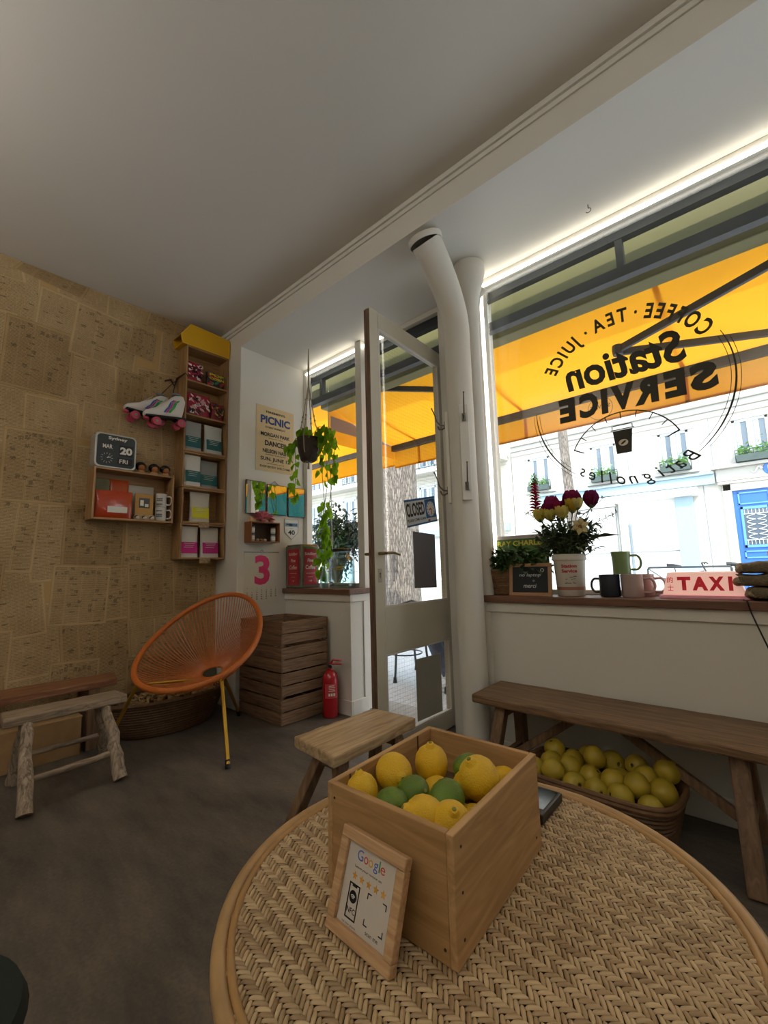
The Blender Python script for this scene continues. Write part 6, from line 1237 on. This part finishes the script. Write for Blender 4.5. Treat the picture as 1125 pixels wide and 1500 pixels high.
for k in range(12): a = -PI / 2 + .3 + rg.uniform(-.4, .4); z_ = .06 + rg.random() * .045; R_ = .0665 + .012 * z_ / .175; mb.obox(c + V((R_ * math.cos(a), R_ * math.sin(a), z_)), V((-math.sin(a), math.cos(a), 0)) * rg.uniform(.003, .009), ZP * .0015, V((math.cos(a), math.sin(a), 0)) * .0004)
obj('small_print', mb, mat('cup_grey_print', '#6f6a64', .6), cp)
# bouquet: every flower head is its own thing, the greenery is one
bc = P_(-.808, 2.315) + ZP * .20; rg = random.Random(77); gr = thing('bouquet_greenery', 'dark green leafy sprigs and stems of the bouquet in the paper cup', 'greenery', bc); sm = MB(); lf = MB(); lf2 = MB()
FL = [('tulip', '#7d2447', .042, -.765, 2.30, 1.325), ('tulip', '#8a2a55', .036, -.866, 2.29, 1.315), ('tulip', '#76203f', .034, -.895, 2.31, 1.285), ('tulip', '#6f2446', .034, -.678, 2.32, 1.325), ('tulip', '#8a2748', .030, -.828, 2.27, 1.29),
      ('rose', '#cdbd5a', .027, -.925, 2.27, 1.262), ('rose', '#c9a93e', .028, -.755, 2.27, 1.295), ('rose', '#d3c269', .027, -.80, 2.25, 1.262), ('rose', '#c2b85c', .024, -.86, 2.25, 1.255), ('rose', '#c9c078', .022, -.725, 2.26, 1.30)]
for k in range(120):
    a = rg.uniform(0, 2 * PI); q = rg.random() ** .5; tip = bc + V((.155 * q * math.cos(a), .06 * q * math.sin(a) - .02, rg.uniform(.04, .21) * (1.05 - .3 * q))); sm.tube([bc - ZP * .03 + V((.03 * q * math.cos(a), .03 * q * math.sin(a), 0)), tip], .0018, 5)
    for r_ in range(13): t = rg.uniform(.1, 1.05); p = (bc).lerp(tip, t); (lf if rg.random() < .75 else lf2).leaf(p, (math.cos(a) * .7 + rg.gauss(0, .7), rg.gauss(0, .45) - .1, rg.gauss(.3, .5)), ZP, rg.uniform(.026, .050), rg.uniform(.014, .024))
for dx_, dz, n_l in ((.25, .20, 16), (.20, .28, 14), (-.22, .25, 12), (.18, .13, 12), (-.17, .15, 8)):
    tip = bc + V((dx_, -.01, dz)); mid = bc + V((dx_ * .35, -.02, dz * .65)); sm.tube([bc, mid, tip], .0016, 5)
    for r_ in range(n_l): t = .25 + .75 * r_ / n_l; p = mid.lerp(tip, t); lf.leaf(p, (rg.gauss(dx_, .5), rg.gauss(0, .2), rg.gauss(0, .5)), ZP, .020, .009)
lf.leaf(bc + V((.10, -.04, .06)), (1, 0, .33), ZP, .16, .030, fold=.5)
for nm, col, r_, x, y, z in FL: sm.tube([bc, V((x, y, z)) - ZP * r_], .0022, 6)
sm.tube([bc, V((-.955, 2.30, 1.27))], .003, 6)
obj('stems', sm, mat('bouquet_stem', '#4d5f34', .6), gr); obj('leaves', lf, mat('bouquet_leaf', '#3b4c31', .5, var=.35, vscale=25), gr); obj('pale_leaves', lf2, mat('bouquet_leaf_pale', '#7f8b6e', .5), gr)
def petals(mb, c, r_, n, cup, open_):
    for k in range(n):
        a = 2 * PI * k / n; R = []
        o_ = V((math.cos(a), math.sin(a), 0)); s_ = V((-math.sin(a), math.cos(a), 0))
        for v in range(5):
            t = v / 4; w = r_ * .75 * math.sin(PI * (.18 + .72 * t)); rad_ = r_ * (math.sin(PI * .5 * min(1, t * 1.3)) * .85 + open_ * t * t); h_ = -r_ + 2 * r_ * t * cup
            R.append([c + o_ * rad_ * .92 + s_ * -w + ZP * h_, c + o_ * rad_ * 1.08 + ZP * (h_ + .0), c + o_ * rad_ * .92 + s_ * w + ZP * h_])
        for v in range(4):
            for u in range(2): mb.quad(R[v][u], R[v][u + 1], R[v + 1][u + 1], R[v + 1][u])
    return mb
pos = {'tulip': ['topmost in the middle', 'upper left, big', 'left, beside the yellow roses', 'far right, highest', 'small, between the roses'], 'rose': ['leftmost', 'right, near the top', 'in the centre front', 'small, left of centre', 'small, right of centre']}; ct_ = {'tulip': 0, 'rose': 0}
for nm, col, r_, x, y, z in FL:
    r_ *= 1.2; t = thing(nm, ('dark pink tulip of the bouquet: ' if nm == 'tulip' else 'pale yellow rose of the bouquet: ') + pos[nm][ct_[nm]], 'flower', (x, y, z), nm + 's in the bouquet'); ct_[nm] += 1
    mb = petals(MB(), V((x, y, z)), r_, 6 if nm == 'tulip' else 7, 1.0, -.25 if nm == 'tulip' else .12)
    petals(mb, V((x, y, z)), r_ * .72, 5, 1.05, -.3)
    obj('petals', mb, cloth('petal_' + col, col, .25), t, smooth=True); obj('flower_base', MB().ball(V((x, y, z - r_ * .85)), r_ * .38, 10), mat('bouquet_stem', '#4d5f34', .6), t, smooth=True)
sn = thing('snapdragon', 'tall crimson flower spike standing at the left of the bouquet', 'flower', (-.955, 2.30, 1.27)); mb = MB(); bud = MB(); rg = random.Random(12)
for k in range(44):
    z = 1.27 + .17 * k / 44; a = k * 2.4; R_ = .036 * (1 - .55 * k / 44); mb.leaf(V((-.955, 2.30, z)), (math.cos(a), math.sin(a) * .7, .35), ZP, R_ + .008, .024, fold=.4)
for k in range(16): z = 1.44 + .055 * k / 16; a = k * 2.4; bud.ball(V((-.952 + .009 * math.cos(a), 2.30 + .008 * math.sin(a), z)), .0065 * (1 - k / 28), 6)
obj('florets', mb, cloth('crimson_petal', '#a8203f', .25), sn); obj('buds', bud, mat('bud_green', '#5c5a3a', .6), sn, smooth=True); obj('stem', MB().tube([(-.955, 2.30, 1.25), (-.952, 2.30, 1.50)], .003, 6), mat('bouquet_stem', '#4d5f34', .6), sn)
df_ = thing('lily', 'large cream flower with brown centre facing the room, right front of the bouquet', 'flower', (-.715, 2.245, 1.18)); c = V((-.715, 2.245, 1.185)); mb = MB()
for k in range(6): a = 2 * PI * k / 6 + .3; mb.leaf(c, (math.cos(a), -.35, math.sin(a)), (0, -1, 0), .045, .032, fold=-.15)
obj('petals', mb, cloth('cream_petal', '#d9c78f', .3), df_); obj('flower_centre', MB().ball(c + V((0, -.008, 0)), .008, 10).tube([c, c + V((0, -.028, -.004))], .0025, 6), mat('pollen_brown', '#8a5a25', .7), df_, smooth=True)
# mugs
g = 'mugs stacked on the window board'
mug('dark navy mug with its handle to the left, front row', tuple(P_(-.617, 2.285)), .046, .104, '#232b38', PI - .25, g, .036)
mug('pinkish mug with its handle to the right, front row', tuple(P_(-.522, 2.285)), .046, .104, '#ab9692', .25, g, .034)[0]
t, l = mug('reddish pink mug standing behind the pinkish one', tuple(P_(-.490, 2.375)), .042, .102, '#a58480', .2, g, .032)
mug('green waisted mug standing on top of the others', (-.563, 2.30, .949), .042, .106, '#748a5a', .15, g, .030, taper=.92)
# taxi light
M_tx = mat('lit_taxi_plastic', '#e8c8c2', .4, emit='#ffc0ae', estr=.42); tx = thing('taxi_light', 'glowing pink taxi roof light lettered TAXI in red with two Chinese characters', 'sign', P_(-.262, 2.33))
x0, x1 = -.402, -.118; yf, yb = 2.262, 2.372; z0, z1 = .858, .955
sec = [[(x0 + .012 * k_, yf + (0 if not i else .02), z) for k_ in (0,)] for i, z in ()]
A = [(x0, yf, z0), (x1, yf, z0), (x1 - .022, yf + .018, z1), (x0 + .022, yf + .018, z1)]; B = [(x0, yb, z0), (x1, yb, z0), (x1 - .022, yb - .018, z1), (x0 + .022, yb - .018, z1)]
mb = MB().add(A + B, [(0, 1, 2, 3), (5, 4, 7, 6), (4, 0, 3, 7), (1, 5, 6, 2), (3, 2, 6, 7), (4, 5, 1, 0)]); obj('light_box', mb, M_tx, tx, bevel=.006)
obj('base', MB().box(x0 - .012, x1 + .012, yf - .010, yb + .010, .8445, .858), mat('pink_base', '#c98f99', .35, emit='#d98a90', estr=.12), tx, bevel=.003)
n_ = V((0, -.0975, .018)).normalized(); ru = V((0, .018, .0975)).normalized(); mb = MB(); cc = V((0, yf + .009, (z0 + z1) / 2)) + n_ * .0015
for ch_, x, w in (('T', -.320, .048), ('A', -.264, .054), ('X', -.208, .052), ('I', -.162, .014)): text(mb, ch_, cc + V((x, 0, 0)), XP, ru, w, .058, bold=.06)
for s_, z in (('的', .016), ('士', -.018)): text(mb, s_, cc + V((-.370, 0, 0)) + ru * z, XP, ru, .022, .026, bold=.01)
obj('red_lettering', mb, mat('taxi_red', '#c8102a', .5, emit='#b0081c', estr=.2), tx)
tag(obj('power_cable', MB().tube([(-.125, 2.20, .848), (-.112, 2.172, .846), (-.104, 2.168, .80), (-.075, 2.16, .70), (-.04, 2.155, .58), (.0, 2.15, .42)], .0028, 7), M_dark, loc=(-.12, 2.19, .848), smooth=True), 'thin black cable hanging from the window board at right', 'cable')
sk = MB()
rg = random.Random(2)
for k, (z, h, lab) in enumerate(((.8455, .050, 'bottom folded brown burlap sack on the board beside the taxi light'), (.8965, .048, 'middle folded burlap sack of the pile beside the taxi light'), (.9460, .046, 'top folded burlap sack of the pile beside the taxi light'))):
    x0 = -.122 + (.02, -.012, .0)[k]; R = []
    for i in range(11):
        x = x0 + .30 * i / 10; R.append([V((x + .008 * math.sin(a * 2 + k), 2.305 + (.095 + .004 * math.sin(3 * i + k)) * math.copysign(abs(math.cos(a)) ** .4, math.cos(a)) * (.93 if i in (0, 10) else 1), z + h / 2 + .004 * math.sin(i * 1.7 + k * 2) * (math.sin(a) > 0) + h / 2 * .97 * math.copysign(abs(math.sin(a)) ** .5, math.sin(a)) * (.9 if i in (0, 10) else 1) + 0)) for a in [2 * PI * q / 22 for q in range(22)]])
    t = thing('folded_sack', lab, 'sack', (x0 + .15, 2.305, z), 'folded burlap sacks on the window board'); m_ = mat('burlap', '#76684f', .95, var=.25, vscale=30, bump=.8, bscale=160); obj('sack_body', loft(MB(), R), m_, t, smooth=True)
    obj('sack_fold', MB().tube([(x0 + .004, 2.215, z + h * .5), (x0 - .004, 2.26, z + h * .35), (x0 - .003, 2.33, z + h * .6), (x0 + .006, 2.39, z + h * .5)], [.010, .017, .016, .010], 10), mat('burlap_edge', '#988a6d', .95, bump=.8, bscale=160), t, smooth=True)
tag(obj('red_ball', MB().ball((-.005, 2.31, 1.022), .034, 20, .030), mat('red_round', '#b03a48', .5), loc=(-.005, 2.31, .993), smooth=True), 'round red object lying on top of the folded burlap sacks', 'ball')

# ------------------------------------------------------------------ rattan table in the foreground
TC, TR, TZ = V((-.458, .720, 0)), .424, .45
tb = thing('rattan_table', 'round woven rattan table with a cane rim in the foreground', 'table', TC)
M_cane = mat('cane_rim', '#ad8c60', .35, var=.12, vscale=18); 
def weave_mat():
    m = mat('woven_rattan', '#b08c5e', .36); nt = m.node_tree; b = nt.nodes['Principled BSDF']; at = nt.nodes.new('ShaderNodeAttribute'); at.attribute_name = 'strand'
    r = nt.nodes.new('ShaderNodeValToRGB'); e = r.color_ramp.elements; e[0].color = lin('#8d7250'); e[1].color = lin('#c6ad86'); nt.links.new(at.outputs['Fac'], r.inputs['Fac']); nt.links.new(r.outputs['Color'], b.inputs['Base Color']); return m
mb = MB(); cols = []; p_ = .0068; th0 = math.radians(36); U_ = V((math.cos(th0), math.sin(th0), 0)); W_ = V((-math.sin(th0), math.cos(th0), 0)); RI = TR - .026; rg = random.Random(8)
def strand(c, d, s_, L_):
    n = 6; b = len(mb.v); k_ = 7
    for i in range(k_):
        t = -1 + 2 * i / (k_ - 1); hz = (1 - t ** 4) * .0030; ww = .0033 * (1 - .45 * abs(t) ** 3)
        for q in range(n):
            a = PI * q / (n - 1); mb.v.append(tuple(c + d * (t * L_ / 2) + s_ * (ww * math.cos(a)) + ZP * (hz + .0024 * math.sin(a) - .0026)))
    for i in range(k_ - 1):
        for q in range(n - 1): mb.f.append((b + i * n + q + 1, b + i * n + q, b + (i + 1) * n + q, b + (i + 1) * n + q + 1)); mb.m.append(0)
    cols.append((rg.random() ** .8, len(mb.f)))
N_ = int(TR / p_) + 2
for j in range(-N_, N_ + 1):
    for i in range(-N_, N_ + 1):
        ph = (i + j) % 6
        for kind, (ci, cj) in (('u', (i + 1, j)), ('v', (i, j + 1))):
            if ph != (0 if kind == 'u' else 3): continue
            c = TC + U_ * (ci * p_) + W_ * (cj * p_) if kind == 'u' else TC + U_ * (ci * p_) + W_ * (cj * p_)
            if (c - TC).length > RI + .004: continue
            cl_ = V((c.x, c.y, TZ)) + V((rg.gauss(0, .0003), rg.gauss(0, .0003), 0))
            strand(cl_, U_ if kind == 'u' else W_, W_ if kind == 'u' else -U_, p_ * 3.3)
wv = obj('woven_top', mb, weave_mat(), tb, smooth=True); me = wv.data; ca = me.color_attributes.new('strand', 'FLOAT_COLOR', 'CORNER'); prev = 0; buf = []
for v, upto in cols: buf += [v, v, v, 1.0] * ((upto - prev) * 4); prev = upto
ca.data.foreach_set('color', buf)
obj('under_board', MB().lathe([(0, TZ - .016), (RI + .012, TZ - .016), (RI + .012, TZ - .0032), (0, TZ - .0032)], TC, 64), mat('dark_under_weave', '#4a3420', .8), tb)
cir = lambda r_, z, n=120: [TC + V((r_ * math.cos(2 * PI * k / n), r_ * math.sin(2 * PI * k / n), z)) for k in range(n)]
obj('rim', MB().tube(cir(TR - .009, TZ - .004), .0115, 12, closed=True), M_cane, tb, smooth=True); obj('inner_rim', MB().tube(cir(TR - .0255, TZ + .0005), .0062, 10, closed=True), mat('cane_inner_rim', '#a98453', .4, var=.1, vscale=18), tb, smooth=True); obj('lower_rim', MB().tube(cir(TR - .014, TZ - .026), .011, 10, closed=True), M_cane, tb, smooth=True)
for k in range(4):
    a = PI / 4 + k * PI / 2; d = V((math.cos(a), math.sin(a), 0)); obj('leg', MB().tube([TC + d * .36 + ZP * (TZ - .03), TC + d * .33 + ZP * .2, TC + d * .36 + ZP * .0], .014, 12), M_cane, tb, smooth=True)
obj('leg_ring', MB().tube(cir(.325, .16, 60), .010, 8, closed=True), M_cane, tb, smooth=True)
# wooden box of lemons and limes
TZ2 = TZ + .0035; Nn = V((-.384, .557, TZ2)); ex = V((-1, -.012, 0)).normalized(); ey = V((-.068, 1, 0)).normalized(); BW, BL, BH, bt = .264, .338, .172, .0125
def BB(u, v, z): return Nn + ex * u + ey * v + ZP * z
def bbox(mb, u0, u1, v0, v1, z0, z1): return mb.obox(BB((u0 + u1) / 2, (v0 + v1) / 2, (z0 + z1) / 2), ex * (u1 - u0) / 2, ey * (v1 - v0) / 2, ZP * (z1 - z0) / 2)
bx_ = thing('wooden_box', 'open pine wooden box of lemons and limes on the rattan table', 'box', BB(BW / 2, BL / 2, 0))
obj('end_panel', bbox(MB(), bt, BW - bt, 0, bt, 0, BH), M_crate, bx_, bevel=.0015); obj('end_panel', bbox(MB(), bt, BW - bt, BL - bt, BL, 0, BH), M_crate, bx_, bevel=.0015)
obj('side_panel', bbox(MB(), 0, bt, 0, BL, 0, BH), M_cratey, bx_, bevel=.0015); obj('side_panel', bbox(MB(), BW - bt, BW, 0, BL, 0, BH), M_cratey, bx_, bevel=.0015); obj('bottom_panel', bbox(MB(), bt, BW - bt, bt, BL - bt, .002, .012), M_crate, bx_)
for v in (.045, .27): obj('corner_slot', bbox(MB(), BW - bt - .0012, BW - bt, v, v + .004, .06, BH - .001), mat('slot_dark', '#4a2f19', .8), bx_)
for u, v, z in ((-.0006, .02, .03), (-.0006, .02, .15), (-.0006, .31, .03), (.02, -.0006, .02), (.245, -.0006, .15), (-.0006, .02, .09)):
    obj('nail_head', MB().lathe([(0, 0), (.0022, 0), (.0022, .0006), (0, .0006)], BB(u, v, z), 8, (1, 0, 0) if u < 0 else (0, -1, 0)), M_dark, bx_)
def lemon_geo(s_=1): return [(.0001, -.040), (.004, -.0395), (.0075, -.037), (.010, -.0345), (.018, -.0300), (.0265, -.020), (.0305, -.008), (.0312, .002), (.0295, .013), (.024, .023), (.0155, .0300), (.0098, .0325), (.0085, .0355), (.0060, .0395), (.0001, .0410)]
M_lem = mat('lemon_skin', '#e2b620', .42, var=.08, vscale=20, bump=.45, bscale=420, sub=.08); M_lime = mat('lime_skin', '#5c7a1e', .35, var=.25, vscale=25, bump=.35, bscale=420)
M_lem2 = mat('orange_lemon_skin', '#e09426', .42, var=.08, vscale=20, bump=.45, bscale=420, sub=.08)
L0 = thing('lemon', 'lemon', 'lemon', (0, 0, 0), 'lemons in the wooden box'); obj('fruit_body', MB().lathe(lemon_geo(), (0, 0, 0), 28), M_lem, L0, smooth=True); obj('stem_scar', MB().lathe([(.0035, .0400), (.0028, .0418), (0, .0412)], (0, 0, 0), 8), mat('scar_green', '#7c7a3a', .8), L0)
G0 = thing('lime', 'lime', 'lime', (0, 0, 0), 'limes in the wooden box'); obj('fruit_body', MB().lathe([(.0001, -.0285), (.006, -.0283), (.016, -.0245), (.0235, -.015), (.0265, -.002), (.0255, .010), (.020, .020), (.011, .0262), (.0045, .0285), (.0001, .0292)], (0, 0, 0), 26), M_lime, G0, smooth=True); obj('stem_scar', MB().lathe([(.0035, .0284), (.0025, .0298), (0, .0294)], (0, 0, 0), 8), mat('scar_pale', '#a7a56a', .8), G0)
FR = [('L', -.580, .775, .602, (.15, .1, 0), 1.08, 'egg-shaped lemon standing upright at the back left'), ('L', -.600, .680, .611, (1.45, .1, 1.1), 1.10, 'big lemon with its nipple to the right, left side'), ('L', -.612, .606, .600, (.1, -.15, 0), .92, 'lemon with nipple up in the near left corner'),
      ('L', -.452, .748, .617, (-.5, -.25, 2.5), 1.16, 'large orange-tinged lemon at the right edge, topmost'), ('L', -.470, .606, .603, (1.1, -.2, -.6), 1.0, 'lemon pointing its nipple to the camera, front middle'), ('L', -.431, .622, .600, (.4, .5, 0), 1.0, 'orange-tinged lemon in the near right corner'),
      ('L', -.538, .732, .575, (1.2, .5, 2), .86, 'small lemon half hidden between the limes'), ('L', -.503, .792, .578, (.3, 1.2, 1), .88, 'small lemon half hidden behind the right-hand lime'), ('L', -.455, .848, .575, (1.5, 0, 1), .9, 'small lemon in the far right corner'), ('L', -.432, .690, .572, (1.5, .2, 0), .9, 'small lemon below the largest one at the right edge'), ('L', -.470, .700, .560, (1.3, 0, 2), .9, 'lemon mostly hidden under the right-hand lime'),
      ('G', -.540, .604, .599, (1.2, .4, 0), 1.06, 'dark lime at the front left'), ('G', -.540, .664, .598, (.9, .9, 1), 1.06, 'lime tucked behind the big left lemon'), ('G', -.518, .815, .595, (1.2, .3, 2), 1.04, 'dark lime at the back of the box'), ('G', -.470, .668, .607, (.9, .5, 2.4), 1.12, 'bright lime in the centre right')]
fl = fg_ = True
for kd, x, y, z, r_, s_, lab in FR:
    if kd == 'L':
        if fl: L0.location = (x, y, z); L0.rotation_euler = r_; L0.scale = (s_,) * 3; L0['label'] = lab; fl = False
        else: o = dup(L0, (x, y, z), lab, rot=r_, scale=(s_,) * 3)
    else:
        if fg_: G0.location = (x, y, z); G0.rotation_euler = r_; G0.scale = (s_,) * 3; G0['label'] = lab; fg_ = False
        else: dup(G0, (x, y, z), lab, rot=r_, scale=(s_,) * 3)
obj('paper_lining', bbox(MB(), bt, BW - bt, bt, BL - bt, .086, .090), mat('kraft_lining', '#5d4931', .9), bx_)
# little frame with the review card
fa, fb = V((-.446, .493, TZ2)), V((-.585, .499, TZ2)); rx = (fa - fb).normalized(); ru = (V((0, .040, .122)) - rx * V((0, .040, .122)).dot(rx)).normalized(); n_ = rx.cross(ru); n_ = n_ if n_.y < 0 else -n_
FW, FH = .138, .135; FH = .137; fc = (fa + fb) / 2 + ru * (FH / 2) - n_ * .0
pf = thing('picture_frame', 'light wood picture frame with a review card leaning against the pine box', 'picture frame', (fa + fb) / 2); b_ = .0165; M_ash = wood('light_frame_wood', '#a9835c', '#c9a67e', .5, 0, 2); mb = MB()
def fbx(mb, u0, u1, v0, v1, n0, n1): return mb.obox(fc + rx * (u0 + u1) / 2 + ru * (v0 + v1) / 2 + n_ * (n0 + n1) / 2, rx * (u1 - u0) / 2, ru * (v1 - v0) / 2, n_ * (n1 - n0) / 2)
hw, hh = FW / 2, FH / 2
for a in ((-hw, hw, hh - b_, hh), (-hw, hw, -hh, -hh + b_), (-hw, -hw + b_, -hh + b_, hh - b_), (hw - b_, hw, -hh + b_, hh - b_)): fbx(mb, *a, -.006, .009)
obj('frame', mb, M_ash, pf, bevel=.002); obj('card', fbx(MB(), -hw + b_, hw - b_, -hh + b_, hh - b_, -.001, .002), mat('card_white', '#c4bcb2', .6), pf); obj('back_support', fbx(MB(), -.015, .015, -.05, .03, -.012, -.006), M_dark, pf)
iw, ih = hw - b_, hh - b_; q = lambda u, v: fc + rx * u + ru * v + n_ * .0026
from_cols = (('G', '#3b66c4', -.036, .0150, .0165, 0), ('o', '#c8402f', -.0205, .011, .011, -.0028), ('o', '#d8a018', -.008, .011, .011, -.0028), ('g', '#3b66c4', .005, .0105, .0155, -.0052), ('l', '#3c9150', .0140, .0028, .0170, .0002), ('e', '#c8402f', .0225, .011, .011, -.0028))
for ch_, c_, u, w, h, dv in from_cols:
    mb = MB(); text(mb, ch_, q((u + .006) * .84, ih * .74 + dv * .84), rx, ru, w * .84, h * .84, bold=.0); obj('logo_letter', mb, mat('logo_' + c_, c_, .6), pf)
mb = MB(); text(mb, 'Leave your review on', q(-.004, ih * .43), rx, ru, .058, .0042); obj('small_text', mb, M_dark, pf)
for k in range(5):
    sc_ = [q(-.030 + .0155 * k + .0062 * (1 if i % 2 == 0 else .42) * math.cos(PI / 2 + i * PI / 5), ih * .20 + .0062 * (1 if i % 2 == 0 else .42) * math.sin(PI / 2 + i * PI / 5)) for i in range(10)]; obj('star', MB().add([q(-.030 + .0155 * k, ih * .20)] + sc_, [(0, i + 1, (i + 1) % 10 + 1) for i in range(10)]), mat('star_gold', '#d99c3c', .6), pf)
mb = MB(); u0, v0 = -.026, -.021
for a in ((-.0115, -.0098, -.022, .022), (.0098, .0115, -.022, .022), (-.0115, .0115, .0203, .022), (-.0115, .0115, -.022, -.0203), (-.005, .005, .018, .0203)): fbx(mb, u0 + a[0], u0 + a[1], v0 + a[2], v0 + a[3], .0022, .0028)
text(mb, 'NFC', q(u0, v0 - .011), rx, ru, .018, .0072, bold=.01); text(mb, 'tap your phone', q(u0, v0 - .028), rx, ru, .030, .0035); obj('phone_icon', mb, M_dark, pf)
mb = MB().lathe([(0, 0), (.0080, .0002)], q(u0, v0 + .006), 20, n_); ic = obj('signal_disc', mb, M_dark, pf); mb = MB()
for R_ in (.0022, .0040, .0058): mb.tube([q(u0, v0 + .0025) + rx * (R_ * math.cos(a)) + ru * (R_ * math.sin(a)) + n_ * .0005 for a in [PI * .25 + PI * .5 * i / 6 for i in range(7)]], .0005, 4)
obj('signal_arcs', mb, M_paper, ic); mb = MB(); u0, v0 = .022, -.018
for sx_ in (-1, 1):
    for sy_ in (-1, 1): fbx(mb, *sorted((u0 + sx_ * .0195, u0 + sx_ * .012)), *sorted((v0 + sy_ * .0195, v0 + sy_ * .0182)), .0022, .0027); fbx(mb, *sorted((u0 + sx_ * .0195, u0 + sx_ * .0182)), *sorted((v0 + sy_ * .0195, v0 + sy_ * .012)), .0022, .0027)
text(mb, 'scan me', q(u0, v0 - .026), rx, ru, .026, .0035); obj('corner_brackets', mb, M_dark, pf)
cr = thing('card_reader', 'small black device lying on the rattan table behind the pine box', 'device', (-.462, 1.03, TZ2)); a = V((-.03, 1, 0)).normalized(); b = V((1, .03, 0))
obj('device_body', MB().obox((-.468, 1.022, TZ2 + .011), a * .062, b * .034, ZP * .010), M_dark, cr, bevel=.004); obj('screen', MB().obox((-.468, 1.03, TZ2 + .0212), a * .045, b * .026, ZP * .0004), mat('dark_screen', '#20262b', .1), cr)
# dark upholstered stool, only a corner of it in view
ds = thing('round_stool', 'dark green round upholstered stool cut off at the bottom left corner', 'stool', (-.905, .015, 0)); c = V((-.905, .015, 0))
obj('seat', MB().lathe([(0, .37), (.15, .37), (.165, .38), (.17, .40), (.162, .418), (.14, .425), (0, .428)], c, 40), mat('dark_green_velvet', '#141f1b', .9), ds, smooth=True); obj('pedestal', MB().lathe([(0, 0), (.13, 0), (.135, .01), (.03, .03), (.025, .37), (0, .37)], c, 28), M_dark, ds, smooth=True)
